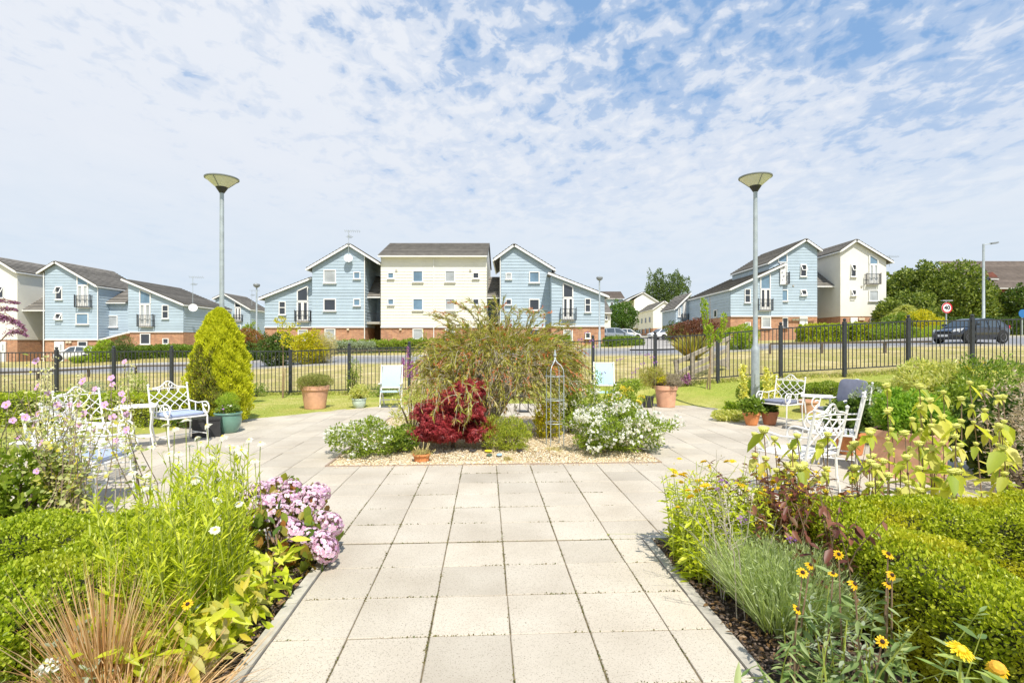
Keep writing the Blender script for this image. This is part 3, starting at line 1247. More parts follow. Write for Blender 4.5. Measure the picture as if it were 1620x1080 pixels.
        if style == 'open':
            O2 = MB()
            M = Matrix.Rotation(R(-28), 3, 'X')
            top = Vector((cx, Y - .1, a.z - f))
            ww, hh = w - f, (h * .5 if h > 1.0 else h - f)
            for dx, dz, sx, sz in ((-1, .5, f * .8, hh), (1, .5, f * .8, hh), (0, 0, ww, f * .8), (0, 1, ww, f * .8)):
                c = M @ Vector((dx * (ww - f) / 2, 0, -dz * hh))
                vs = []
                for x in (-1, 1):
                    for y in (-1, 1):
                        for z in (-1, 1):
                            vs.append(top + c + M @ Vector((x * sx / 2, y * .025, z * sz / 2)))
                O2.add(vs, [(0, 1, 3, 2), (4, 6, 7, 5), (0, 4, 5, 1), (2, 3, 7, 6), (0, 2, 6, 4), (1, 5, 7, 3)])
            O2.build('open_casement', UPVC, fo)
        return fo

    def tri_light(self, pts, Y, glassm=None):
        """glazing with a sloping head above the french doors"""
        P = [at(x, y, Y) for x, y in pts]
        c = sum(P, Vector()) / len(P)
        F = MB()
        n = len(P)
        for i in range(n):
            F.beam(P[i] + Vector((0, -.06, 0)), P[(i + 1) % n] + Vector((0, -.06, 0)), .1, .09, up=(0, 1, 0))
        fo = F.build('window', UPVC, self.root, world_space=True)
        G2 = MB()
        G2.prism([c + (p - c) * .97 + Vector((0, -.04, 0)) for p in P], (0, .03, 0))
        G2.build('pane', glassm or GLASS_DARK, fo)

    def balcony(self, x0, x1, y0, y1, Y):
        a, b2 = at(x0, y0, Y - .3), at(x1, y1, Y - .3)
        B = MB()
        d = .34
        yf = Y - d - .03
        for z in (a.z, b2.z + .04):
            B.beam((a.x, yf, z), (b2.x, yf, z), .04, .045)
            for x in (a.x, b2.x):
                B.beam((x, yf, z), (x, Y, z), .04, .045)
        for x in (a.x, b2.x):
            B.beam((x, yf, b2.z), (x, yf, a.z + .12), .06, .06)
        n = 9
        for i in range(1, n):
            x = a.x + (b2.x - a.x) * i / n
            B.beam((x, yf, b2.z), (x, yf, a.z), .022, .022)
        for i in range(1, 4):
            for x in (a.x, b2.x):
                B.beam((x, yf + i * d / 4, b2.z), (x, yf + i * d / 4, a.z), .022, .022)
        o = B.build('balcony_railing', BLACK_METAL, self.root, world_space=True)
        S2 = MB()
        S2.box(((a.x + b2.x) / 2, Y - .13, b2.z - .03), ((b2.x - a.x) * .8, .26, .06))
        S2.build('ledge', UPVC_GREY, o)
        return o

    def door(self, x0, x1, y0, y1, Y):
        a, b2 = at(x0, y0, Y), at(x1, y1, Y)
        w, h = b2.x - a.x, a.z - b2.z
        D = MB()
        D.box(((a.x + b2.x) / 2, Y - .05, (a.z + b2.z) / 2), (w, .1, h))
        for s in (.28, .72):
            D.box((a.x + w * .5, Y - .105, b2.z + h * s), (w * .6, .012, h * .3))
        o = D.build('door', UPVC, self.root, world_space=True)
        P2 = MB()
        P2.box((a.x + w * .7, Y - .115, b2.z + h * .72), (w * .18, .02, h * .28))
        P2.build('pane', GLASS_BLIND, o)
        H = MB()
        H.beam((a.x + w * .18, Y - .13, b2.z + h * .48), (a.x + w * .32, Y - .13, b2.z + h * .48), .03, .03)
        H.build('handle', GALV, o)
        return o

    def dish(self, px, py, Y, r=.32, yaw=0.0):
        c = at(px, py, Y - .4)
        D = MB()
        prof = [(0, 0), (r * .4, -.012), (r * .75, -.045), (r, -.085), (r * .985, -.10), (r * .7, -.06), (0, -.02)]
        vs, fs = [], []
        M = Matrix.Rotation(yaw, 3, 'Z') @ Matrix.Rotation(R(70), 3, 'X')
        n = 18
        for rr, z in prof:
            for k in range(n):
                an = 2 * math.pi * k / n
                vs.append(c + M @ Vector((rr * math.cos(an), rr * math.sin(an) * 1.05, -z)))
        for i in range(len(prof) - 1):
            for k in range(n):
                fs.append((i * n + k, i * n + (k + 1) % n, (i + 1) * n + (k + 1) % n, (i + 1) * n + k))
        D.add(vs, fs)
        o = D.build('satellite_dish', CREAM_BOARD if False else UPVC, self.root, world_space=True)
        A = MB()
        A.tube([c + Vector((0, .03, -.02)), c + Vector((0, .2, -.25)), Vector((c.x, Y, c.z - .28))], .025, 6)
        A.tube([c + Vector((0, 0, -r * .9)), c + Vector((.02, -.32, -.12))], .015, 5)
        A.box(c + Vector((.02, -.33, -.1)), (.06, .1, .06))
        A.build('bracket', BLACK_METAL, o)

    def aerial(self, base, h, yaw=0.3):
        A = MB()
        b2 = Vector(base)
        A.tube([b2, b2 + Vector((0, 0, h))], .025, 5)
        for zz2, ln, ya in ((h - .1, 1.5, yaw), (h * .72, .9, yaw + 1.3)):
            p = b2 + Vector((0, 0, zz2))
            d = Vector((math.cos(ya), math.sin(ya), .0))
            A.tube([p - d * ln * .25, p + d * ln * .75], .015, 4)
            for k in range(8):
                q = p + d * ln * (k / 8 - .22)
                s = Vector((-d.y, d.x, 0)) * .18
                A.tube([q - s + Vector((0, 0, .1)), q + s - Vector((0, 0, .1))], .01, 4)
        A.build('aerial', GALV, self.root, world_space=True)

    def alarm_box(self, px, py, Y, s=.3):
        c = at(px, py, Y - .06)
        A = MB()
        A.box(c, (s, .1, s * .8))
        A.build('alarm_box', plain_cream, self.root, world_space=True)

    def vent(self, px, py, Y, s=.16):
        c = at(px, py, Y - .05)
        A = MB()
        A.box(c, (s, .07, s))
        A.build('vent', UPVC_GREY, self.root, world_space=True)

    def done(self):
        for k, mb in self.p.items():
            mb.build(k, self.mats[k], self.root, world_space=True)


plain_cream = plain('cream_box', (.68, .60, .45), .6, .05, 4)
SHADED_PASSAGE = plain('passage_shade', (.10, .06, .04), .9, .2, 3)  # shade of the open stair passages, put into a dark wall colour


def X_(px, Y):
    return (px - CX) / FPX * Y


def Z_(py, Y):
    return EYE - (py - HY) / FPX * Y


# ======== centre: left blue apartment house
Y = 49.0
H = House('light blue gabled apartment house with lower wing on its left, joined to the cream block', Y, 530)
H.front('wall', BLUE_BOARD, [(494, 517.5), (576, 517.5), (576, 401.5), (553, 388.5), (494, 423)], Y, 9.0, True)
H.front('brick_base', BRICK, [(494, 552), (576, 552), (576, 517.7), (494, 517.7)], Y + .05, 8.9)
H.mb('trim', UPVC).box((X_(535, Y), Y - .03, Z_(517.4, Y)), (X_(576, Y) - X_(494, Y), .1, .11))
H.side('wall', BLUE_BOARD, X_(576, Y), Y, Y + 6, Z_(517.5, Y), Z_(402, Y), 1)
ap = at(553.5, 385.5, Y)
H.slope(ap, at(486.5, 424.5, Y), Y - .35, Y + 9)
H.slope(ap, at(601.5, 415.5, Y), Y - .35, Y + 9)
for x0, x1, y0, y1, g2 in ((512.4, 532, 426.7, 448, GLASS_BLIND), (559.5, 570.5, 430, 441.5, GLASS_SKY), (512.4, 532, 472.6, 492, GLASS_DARK), (559.5, 570.5, 472.6, 484, GLASS_SKY), (514, 531, 520, 538.5, GLASS_BLIND)):
    H.window(x0, x1, y0, y1, Y, g2)
H.downpipe(577, 404, 541, Y)
H.dish(551, 409, Y, .40, .25)
H.aerial(at(551.5, 400, Y - .5), 2.15, .1)
H.alarm_box(550.5, 521, Y, .2)
# link to the cream block: sloping roof over an open stair
Yl = 50.4
H.front('wall', BLUE_BOARD, [(577, 514), (602, 514), (602, 465), (577, 465)], Yl + 3, .3, True)
H.front('stair_back', SHADED_PASSAGE, [(577, 551), (603, 551), (603, 514), (577, 514)], Yl + 2.5, .3)
H.mb('stair_landing', UPVC_GREY).box((X_(590, Yl), Yl + 1.0, Z_(511, Yl)), (X_(603, Yl) - X_(577, Yl), 3.2, .22))
H.slope_front(X_(576, Yl), X_(604, Yl), Yl - .4, Z_(469, Yl), Yl + 2.9, Z_(437, Yl + 2.9))
B = MB()
for k in range(14):
    x = X_(583, Yl) + k * .11
    B.beam((x, Yl - .4, Z_(508, Yl)), (x, Yl - .4, Z_(496, Yl)), .02, .02)
B.beam((X_(583, Yl), Yl - .4, Z_(496, Yl)), (X_(602, Yl), Yl - .4, Z_(496, Yl)), .04, .04)
B.build('stair_railing', BLACK_METAL, H.root, world_space=True)
# left wing
Yw = 50.2
H.front('wall', BLUE_BOARD, [(419, 517.5), (494, 517.5), (494, 442), (419, 470.5)], Yw, 8.0, True)
H.front('brick_base', BRICK, [(419, 552), (494, 552), (494, 517.7), (419, 517.7)], Yw + .05, 7.9)
H.mb('trim', UPVC).box((X_(456, Yw), Yw - .03, Z_(517.4, Yw)), (X_(494, Yw) - X_(419, Yw), .1, .11))
H.slope(at(494.5, 438.5, Yw), at(412, 471, Yw), Yw - .35, Yw + 8.3)
H.tri_light([(471, 476), (487.2, 476), (487.2, 453), (471, 460.2)], Yw)
H.window(470, 488.3, 477.5, 510, Yw, GLASS_DARK, 'french', False)
H.balcony(466.7, 491, 492, 508, Yw)
H.window(441.7, 452.6, 476.7, 498, Yw, GLASS_DARK, 'two')
H.window(471.7, 487.4, 521, 538, Yw, GLASS_BLIND)
H.window(443.5, 451.5, 529.5, 537, Yw, GLASS_DARK)
H.done()

# ======== centre: cream block
H = House('long cream boarded apartment block with straight grey roof between two blue houses', Y, 686, 'apartment_block')
H.front('wall', CREAM_BOARD, [(602.5, 517.5), (770, 517.5), (770, 405), (602.5, 405)], Y, 9.0, True)
H.front('brick_base', BRICK, [(602.5, 552), (770, 552), (770, 517.7), (602.5, 517.7)], Y + .05, 8.9)
H.mb('trim', UPVC).box((X_(686, Y), Y - .03, Z_(517.4, Y)), (X_(770, Y) - X_(602.5, Y), .1, .11))
H.slope_front(X_(600, Y), X_(771.5, Y), Y - .5, Z_(403.5, Y - .5), Y + 4.5, Z_(384.5, Y + 4.5))
P0 = Vector((X_(600, Y), Y + 4.5, Z_(384.5, Y + 4.5)))
H.mb('roof', TILE).prism([P0, P0 + Vector((0, 5, -1.9)), P0 + Vector((0, 5, -2.1)), P0 + Vector((0, 0, -.2))], (X_(771.5, Y) - X_(600, Y), 0, 0))
for xe in (603, 769.5):
    H.mb('gable_wall', CREAM_BOARD).add([(X_(xe, Y), Y + .1, Z_(405, Y)), (X_(xe, Y), Y + 9, Z_(405, Y)), (X_(xe, Y), Y + 4.5, Z_(385, Y + 4.5) - .25)], [(0, 1, 2)])
H.mb('fascia', UPVC).box((X_(686, Y), Y - .36, Z_(406, Y)), (X_(771, Y) - X_(600.5, Y), .05, .2))
H.mb('fascia', UPVC).box((X_(686, Y), Y - .17, Z_(407.2, Y)), (X_(770, Y) - X_(602, Y), .33, .04))
for y0, y1, sy0, sy1 in ((428, 446.5, 431, 441), (472, 491, 472.5, 482.5)):
    H.window(653, 669.5, y0, y1, Y, GLASS_SKY)
    H.window(704, 720, y0, y1, Y, GLASS_BLIND)
    H.window(613.5, 623.5, sy0, sy1, Y, GLASS_SKY)
    H.window(748, 758, sy0, sy1, Y, GLASS_DARK)
H.window(653, 669.5, 520, 537, Y, GLASS_BLIND)
H.window(704, 720, 520, 537, Y, GLASS_BLIND)
H.downpipe(686.3, 407, 548, Y)
for x, y in ((627, 428), (744, 428)):
    H.vent(x, y, Y, .2)
H.alarm_box(633.5, 521, Y, .2)
H.done()

# ======== centre: right blue apartment house
H = House('light blue gabled apartment house with lower wing on its right, behind the bottlebrush bush', Y, 850)
H.front('wall', BLUE_BOARD, [(792.6, 517.5), (873, 517.5), (873, 425.5), (813.5, 389), (792.6, 402)], Y, 9.0, True)
H.front('brick_base', BRICK, [(792.6, 552), (873, 552), (873, 517.7), (792.6, 517.7)], Y + .05, 8.9)
H.mb('trim', UPVC).box((X_(833, Y), Y - .03, Z_(517.4, Y)), (X_(873, Y) - X_(792.6, Y), .1, .11))
H.side('wall', BLUE_BOARD, X_(792.6, Y), Y, Y + 6, Z_(517.5, Y), Z_(402, Y), -1)
ap = at(813.3, 386, Y)
H.slope(ap, at(780.5, 410, Y), Y - .35, Y + 9)
H.slope(ap, at(878, 425.5, Y), Y - .35, Y + 9)
for x0, x1, y0, y1, g2 in ((837, 853.5, 429.5, 447.6, GLASS_SKY), (800, 809.5, 432, 442, GLASS_BLIND), (837, 853.5, 473, 491, GLASS_DARK), (800, 809.5, 473, 482.5, GLASS_DARK), (838, 853, 520, 537, GLASS_DARK)):
    H.window(x0, x1, y0, y1, Y, g2)
H.downpipe(791.5, 405, 545, Y)
H.front('wall', BLUE_BOARD, [(768, 514), (792, 514), (792, 465), (768, 465)], Yl + 3, .3, True)
H.front('stair_back', SHADED_PASSAGE, [(766, 551), (792, 551), (792, 514), (766, 514)], Yl + 2.5, .3)
H.mb('stair_landing', UPVC_GREY).box((X_(779, Yl), Yl + 1.0, Z_(511, Yl)), (X_(792, Yl) - X_(767, Yl), 3.2, .22))
H.slope_front(X_(766, Yl), X_(792, Yl), Yl - .4, Z_(470, Yl), Yl + 2.9, Z_(438, Yl + 2.9))
Yw = 47.4
H.front('wall', BLUE_BOARD, [(872.5, 516), (956.5, 516), (956.5, 468), (872.5, 435)], Yw, 9.0, True)
H.front('brick_base', BRICK, [(872.5, 552), (956.5, 552), (956.5, 516.2), (872.5, 516.2)], Yw + .05, 8.9)
H.mb('trim', UPVC).box((X_(914.5, Yw), Yw - .03, Z_(515.9, Yw)), (X_(956.5, Yw) - X_(872.5, Yw), .1, .11))
H.slope(at(867.5, 430.5, Yw), at(962.5, 467.5, Yw), Yw - .35, Yw + 9.3)
H.tri_light([(891, 470.5), (906, 470.5), (906, 454), (891, 447.8)], Yw)
H.window(890, 907, 471.8, 505.5, Yw, GLASS_DARK, 'french', False)
H.balcony(887, 911.5, 488.5, 506, Yw)
H.window(925, 934.5, 472, 494, Yw, GLASS_DARK, 'two')
H.window(925.5, 934, 526, 535.5, Yw, GLASS_DARK)
H.window(891, 906, 521, 538, Yw, GLASS_BLIND)
H.done()

# ======== right: blue gabled house with its long lean-to wing
Y = 54.0
H = House('blue apartment house with a long lean-to wing and a banner on its balcony', Y, 1250)
H.front('wall', BLUE_BOARD, [(1216.7, 500.3), (1292.7, 500.3), (1292.7, 393), (1273, 381), (1216.7, 414.5)], Y, 9.0, True)
H.front('brick_base', BRICK, [(1216.7, 540), (1292.7, 540), (1292.7, 500.5), (1216.7, 500.5)], Y + .05, 8.9)
ap = at(1273, 377.8, Y)
H.slope(ap, at(1213, 415, Y), Y - .35, Y + 9)
H.slope(ap, at(1297.5, 395, Y), Y - .35, Y + 9)
H.side('wall', BLUE_BOARD, X_(1216.7, Y), Y, Y + 9, Z_(500, Y), Z_(416, Y), -1)
H.window(1265.5, 1275.5, 418, 437.5, Y, GLASS_DARK, 'open')
H.window(1265.5, 1275.5, 458, 467.5, Y, GLASS_DARK, 'open')
H.window(1235, 1245.8, 458, 476.5, Y, GLASS_SKY)
H.window(1237, 1246, 502, 519, Y, GLASS_DARK)
H.window(1234.5, 1245, 417, 449, Y, GLASS_BLIND, 'french', False)
H.tri_light([(1231, 415), (1244.5, 415), (1244.5, 401), (1231, 408.5)], Y, GLASS_SKY)
H.balcony(1234.5, 1248.5, 431.5, 449, Y)
H.door(1264.5, 1277, 501.5, 535.5, Y)
for px in (1256, 1261.5):
    H.alarm_box(px, 505.5, Y, .3)
H.vent(1255, 452, Y)
# link
Yl = 58.5
H.front('wall', RENDER_W, [(1293, 500), (1331, 500), (1331, 452), (1293, 452)], Yl, .3)
H.front('brick_base', BRICK, [(1293, 541), (1331, 541), (1331, 500.2), (1293, 500.2)], Yl + .03, .3)
H.slope_front(X_(1291.5, Y), X_(1330, Y), Y + 1.0, Z_(451.5, Y + 1), Y + 4.6, Z_(427, Y + 4.6))
# wing
Yw = 53.7
H.front('wall', BLUE_BOARD, [(1155.5, 500.3), (1238, 500.3), (1238, 420.5), (1155.5, 456.5)], Yw, 12.5, True)
H.front('brick_base', BRICK, [(1155.5, 540), (1238, 540), (1238, 500.5), (1155.5, 500.5)], Yw + .05, 12.4)
H.mb('trim', UPVC).box((X_(1224, Yw), Yw - .04, Z_(500.2, Yw)), (X_(1292, Yw) - X_(1155.5, Yw), .12, .11))
H.slope(at(1240, 416.5, Yw), at(1152.5, 456.5, Yw), Yw - .35, Yw + 12.8)
zt = Z_(457, Yw)
H.side('wall', BLUE_BOARD, X_(1155.5, Yw), Yw, Yw + 12.5, Z_(500.3, Yw), zt, -1)
H.side('brick_base', BRICK, X_(1155.5, Yw) - .004, Yw + .06, Yw + 12.4, Z_(540, Yw), Z_(500.5, Yw), -1, False)
H.window(1177.5, 1187, 457, 479, Yw, GLASS_DARK, 'two')
H.tri_light([(1203, 457), (1218, 457), (1218, 432.5), (1203, 439)], Yw, GLASS_SKY)
H.window(1202.5, 1218.5, 457.5, 490, Yw, GLASS_DARK, 'french', False)
H.balcony(1199.5, 1222.5, 473.5, 491, Yw)
H.window(1178, 1187, 509.5, 518.5, Yw, GLASS_BLIND)
H.window(1204, 1219, 501.5, 518.5, Yw, GLASS_BLIND)
# small far gable at the back of the wing
Yb = 66.5
H.front('wall', BLUE_BOARD, [(1069, 513), (1091, 513), (1091, 472), (1069, 486)], Yb, 6, True)
H.front('brick_base', BRICK, [(1069, 545), (1091, 545), (1091, 513.2), (1069, 513.2)], Yb + .05, 6)
H.slope(at(1091, 463, Yb), at(1066, 487.5, Yb), Yb - .35, Yb + 6)
H.window(1072.5, 1076.5, 487, 501, Yb, GLASS_BLIND)
H.window(1080, 1085, 477, 503, Yb, GLASS_BLIND, 'french', False)
H.balcony(1079, 1089, 497, 508, Yb)
# windows and pipe in the long side wall
xs_ = X_(1155.5, Yw)
B = MB()
for yy, z0_, z1_ in ((57.5, 4.6, 5.4), (60.8, 4.7, 5.3), (56.3, 1.9, 3.2), (61.5, 1.9, 3.9), (64.5, 2.4, 3.6)):
    for dy in (-.4, .4):
        B.box((xs_ - .05, yy + dy, (z0_ + z1_) / 2), (.1, .09, z1_ - z0_))
    for z in (z0_, z1_):
        B.box((xs_ - .05, yy, z), (.102, .89, .09))
fo = B.build('side_windows', UPVC, H.root, world_space=True)
B = MB()
for yy, z0_, z1_ in ((57.5, 4.6, 5.4), (60.8, 4.7, 5.3), (56.3, 1.9, 3.2), (61.5, 1.9, 3.9), (64.5, 2.4, 3.6)):
    B.box((xs_ - .03, yy, (z0_ + z1_) / 2), (.05, .75, z1_ - z0_))
B.build('pane', GLASS_DARK, fo)
H.mb('downpipe', UPVC).tube([(xs_ - .1, 61.9, zt - .2), (xs_ - .1, 61.9, 2.0)], .05, 6)
H.done()
# banner hanging on the balcony
B = MB()
for i in range(6):
    for j in range(10):
        pass
gx, gy = 7, 14
a, b2 = at(1234.2, 416.5, Y - .45), at(1243, 450, Y - .45)
for j in range(gy + 1):
    for i in range(gx + 1):
        x = a.x + (b2.x - a.x) * i / gx
        z = a.z + (b2.z - a.z) * j / gy
        B.v.append((x, Y - .47 + .03 * math.sin(i * 1.9 + j * .5), z))
for j in range(gy):
    for i in range(gx):
        q = j * (gx + 1) + i
        B.f.append((q, q + 1, q + gx + 2, q + gx + 1))
        B.m.append(0)
bn = B.build('banner', plain('banner_cloth', (.74, .74, .76), .8, .04, 9))
tag(bn, 'pale cloth banner hanging from the balcony of the blue house', 'banner')
B = MB()
for (u_, w_, zt_, hh_) in ((.3, .22, .12, .16), (.62, .22, .2, .2), (.35, .3, .42, .1), (.6, .34, .6, .12), (.4, .2, .78, .1)):
    x = a.x + (b2.x - a.x) * u_
    z = a.z + (b2.z - a.z) * zt_
    B.box((x, Y - .52, z), ((b2.x - a.x) * w_, .01, (a.z - b2.z) * hh_ * .4))
B.build('print', plain('banner_print', (.30, .31, .36), .8, .04, 9), bn)

# ======== right: white gabled house
Yg = 54.0
H = House('white rendered gabled house with a top floor balcony, beside the blue house and the trees', Yg, 1365)
H.front('wall', RENDER_W, [(1329.5, 500.3), (1402, 500.3), (1402, 412), (1352.5, 381.5), (1329.5, 395)], Yg, 9.0)
H.front('brick_base', BRICK, [(1329.5, 540), (1402, 540), (1402, 500.5), (1329.5, 500.5)], Yg + .05, 8.9)
ap = at(1352, 378.7, Yg)
H.slope(ap, at(1326.5, 396.3, Yg), Yg - .35, Yg + 9)
H.slope(ap, at(1410, 413.5, Yg), Yg - .35, Yg + 9)
H.window(1345.5, 1354, 418, 438, Yg, GLASS_DARK, 'open')
H.window(1345.5, 1354, 458, 468, Yg, GLASS_DARK, 'open')
H.tri_light([(1375, 418), (1388, 418), (1388, 411), (1375, 403)], Yg, GLASS_SKY)
H.window(1374.5, 1388.5, 419, 448, Yg, GLASS_BLIND, 'french', False)
H.balcony(1371, 1393, 433.5, 449.5, Yg)
H.window(1374, 1389, 459, 476.5, Yg, GLASS_BLIND)
H.door(1345, 1356, 502, 535, Yg)
H.window(1376, 1388.5, 502, 518, Yg, GLASS_BLIND)
for px in (1361, 1365.5):
    H.alarm_box(px, 504.5, Yg, .3)
H.vent(1363.5, 453, Yg)
H.aerial(at(1407, 422, Yg + 1), 1.2, .1)
H.done()

# ======== left: white house running out of the frame
H = House('white rendered house with brick base at the far left edge, partly out of frame', Yg, 0)
H.front('wall', RENDER_W, [(-60, 537.3), (27.5, 537.3), (27.5, 429.5), (-8, 408.5), (-60, 440)], Yg, 9.0)
H.front('brick_base', BRICK, [(-60, 576), (27.5, 576), (27.5, 537.5), (-60, 537.5)], Yg + .05, 8.9)
ap = at(-8, 405.5, Yg)
H.slope(ap, at(-64, 440, Yg), Yg - .35, Yg + 9)
H.slope(ap, at(30, 429, Yg), Yg - .35, Yg + 9)
H.window(-2, 7, 453, 471.5, Yg, GLASS_DARK, 'open')
H.window(-32, -14, 453, 475, Yg, GLASS_DARK)
H.door(-3, 10, 540, 574, Yg)
Yl = 57.5
H.front('wall', RENDER_W, [(24, 537), (72, 537), (72, 486), (24, 486)], Yl, .3)
H.front('brick_base', BRICK, [(24, 574), (72, 574), (72, 537.2), (24, 537.2)], Yl + .03, .3)
H.slope_front(X_(26.5, Yg), X_(71, Yg), Yg + .6, Z_(489.5, Yg + .6), Yg + 4.3, Z_(460, Yg + 4.3))
H.done()

# ======== left: blue gabled house and wing
Y = 54.0
H = House('blue gabled apartment house at the left with a lower wing towards the golden conifer', Y, 130)
H.front('wall', BLUE_BOARD, [(71.3, 537.3), (155, 537.3), (155, 450.5), (91, 416.5), (71.3, 428)], Y, 8.5, True)
H.front('brick_base', BRICK, [(71.3, 576), (155, 576), (155, 537.5), (71.3, 537.5)], Y + .05, 8.4)
H.mb('trim', UPVC).box((X_(113, Y), Y - .03, Z_(537.3, Y)), (X_(155, Y) - X_(71.3, Y), .1, .1))
ap = at(90.7, 413, Y)
H.slope(ap, at(62.5, 430.5, Y), Y - .35, Y + 7.5)
H.slope(ap, at(157, 451.5, Y), Y - .35, Y + 7.5)
H.side('wall', BLUE_BOARD, X_(155, Y), Y, Y + 6, Z_(537, Y), Z_(452, Y), 1)
H.window(88.5, 99.5, 453, 474, Y, GLASS_DARK, 'open')
H.window(88.5, 99.5, 495, 505.5, Y, GLASS_DARK, 'open')
H.tri_light([(123, 451), (140, 451), (140, 446), (123, 437)], Y, GLASS_SKY)
H.window(123, 140.5, 452, 484, Y, GLASS_BLIND, 'french', False)
H.balcony(118.5, 143, 467.5, 486, Y)
H.window(121, 141, 495.5, 513, Y, GLASS_SKY, 'plain')
H.window(124, 139, 539.5, 555, Y, GLASS_DARK)
H.door(87, 102, 540, 572, Y)
for px in (106, 111):
    H.alarm_box(px, 541, Y, .25)
H.downpipe(70, 432, 572, Y)
H.downpipe(155.5, 455, 537, Y)
# link
Yl = 55.5
H.front('wall', BLUE_BOARD, [(153, 540), (204, 540), (204, 477), (153, 477)], Yl, 5, True)
H.front('brick_base', BRICK, [(153, 570), (204, 570), (204, 540), (153, 540)], Yl + .05, 4.9)
H.slope_front(X_(153, Yl), X_(203.5, Yl), Yl - .4, Z_(477.5, Yl - .4), Yl + 3.0, Z_(454, Yl + 3))
H.window(168.5, 187, 499, 517.5, Yl, GLASS_BLIND)
# wing
Yw = 54.0
H.front('wall', BLUE_BOARD, [(203, 525), (290.4, 525), (290.4, 481), (203, 447)], Yw, 9.2, True)
H.front('brick_base', BRICK, [(203, 566), (290.4, 566), (290.4, 525.2), (203, 525.2)], Yw + .05, 9.1)
H.front('stair_wall', BRICK, [(160, 566), (203, 566), (203, 527), (160, 538)], Yw - .1, .5)
H.mb('trim', UPVC).beam(at(158, 538.3, Yw - .2), at(203, 526.3, Yw - .2), .6, .14)
H.mb('trim', UPVC).box((X_(246.5, Yw), Yw - .03, Z_(525.1, Yw)), (X_(290.4, Yw) - X_(203, Yw), .1, .1))
H.slope(at(196, 440.5, Yw), at(293.5, 480.5, Yw), Yw - .35, Yw + 9)
H.side('wall', BLUE_BOARD, X_(290.4, Yw), Yw, Yw + 9, Z_(525, Yw), Z_(481.5, Yw), 1)
H.side('brick_base', BRICK, X_(290.4, Yw), Yw + .06, Yw + 9, Z_(566, Yw), Z_(525.2, Yw), 1, False)
H.tri_light([(222, 480.5), (238.5, 480.5), (238.5, 465), (222, 458)], Yw, GLASS_SKY)
H.window(221.5, 239, 481.5, 516.5, Yw, GLASS_BLIND, 'french', False)
H.balcony(217.5, 242.5, 498.5, 516.5, Yw)
H.window(257, 267.5, 482.5, 504, Yw, GLASS_DARK, 'two')
H.window(222.5, 238.5, 527.5, 544.5, Yw, GLASS_DARK)
H.window(258, 267.5, 535, 544, Yw, GLASS_DARK)
H.dish(305.5, 487, Yw + .8, .42, .5)
H.aerial(at(305, 481, Yw + 1.5), 3.0, .2)
H.done()

# ======== left, behind: small blue house
Y = 75.0
H = House('small pale blue gabled house behind the golden conifer and red shrub', Y, 375)
H.front('wall', BLUE_BOARD, [(341, 532), (396, 532), (396, 488), (355.5, 467), (341, 473)], Y, 8, True)
H.front('brick_base', BRICK, [(341, 556), (396, 556), (396, 532.2), (341, 532.2)], Y + .05, 7.9)
ap = at(355.5, 463.5, Y)
H.slope(ap, at(338, 471.5, Y), Y - .35, Y + 6)
H.slope(ap, at(398, 488.5, Y), Y - .35, Y + 6)
H.side('wall', BLUE_BOARD, X_(396, Y), Y, Y + 5, Z_(532, Y), Z_(489, Y), 1)
H.tri_light([(372, 486), (381.5, 486), (381.5, 483), (372, 478)], Y)
H.window(372, 381.5, 487, 509, Y, GLASS_DARK, 'french', False)
H.balcony(370, 383, 498, 508, Y)
H.window(372, 381.5, 513, 524, Y, GLASS_SKY)
H.aerial(at(398.5, 488, Y + 2), 2.8, .2)
H.done()

# ======== behind the street: white gabled houses
Y = 112.0
H = House('white gabled house end on with a plain wall, at the end of the street', Y, 1050, group=None)
H.front('wall', RENDER_W, [(1033, 519), (1068, 519), (1068, 487.5), (1051, 477.5), (1033, 488.5)], Y, 11)
H.front('brick_base', BRICK, [(1033, 530), (1068, 530), (1068, 519), (1033, 519)], Y + .05, 10.9)
ap = at(1050.7, 475.3, Y)
H.slope(ap, at(1031.5, 488.5, Y), Y - .3, Y + 13)
H.slope(ap, at(1069, 487, Y), Y - .3, Y + 13)
H.front('wall', RENDER_W, [(1005.5, 519), (1036, 519), (1036, 490), (1005.5, 490)], Y + 13, 6)
H.side('wall', RENDER_W, X_(1033, Y), Y, Y + 13.2, Z_(519, Y), Z_(488.5, Y), -1, False)
for yy in (114.5, 118, 121.5):
    for z0_ in (7.0, 4.6):
        B = MB()
        B.box((X_(1033, Y) - .06, yy, z0_), (.12, .9, 1.1))
        B.build('window', GLASS_DARK, H.root, world_space=True)
H.dish(1060.5, 495, Y, .4)
H.done()
Y = 128.0
H = House('taller white gabled house rising behind the plain white gable, left of the birches', Y, 1020)
H.front('wall', RENDER_W, [(1003.5, 520), (1041, 520), (1041, 477), (1018, 463.5), (1003.5, 474)], Y, 10)
ap = at(1017.4, 461.5, Y)
H.slope(ap, at(989.5, 475, Y), Y - .3, Y + 10)
H.slope(ap, at(1042, 477, Y), Y - .3, Y + 10)
H.front('wall', RENDER_W, [(990.5, 520), (1004, 520), (1004, 475), (990.5, 476)], Y + 3, 7)
H.done()
Y = 140.0
H = House('pale blue rendered house with brown hipped roof, far behind the round green tree', Y, 972)
H.front('wall', PALE_BLUE, [(957, 525), (985.5, 525), (985.5, 472), (957, 472)], Y, 9)
H.slope_front(X_(955, Y), X_(988, Y), Y - .5, Z_(472, Y), Y + 5, Z_(461, Y + 5), BROWN_TILE)
H.window(966, 970, 478, 484, Y)
H.window(977, 981, 478, 484, Y)
H.done()
Y = 62.0
H = House('cream fronted house end with a grey roof, just beyond the central blue wing', Y, 962)
H.front('wall', CREAM_BOARD, [(950, 520), (966, 520), (966, 495), (950, 495)], Y, 6)
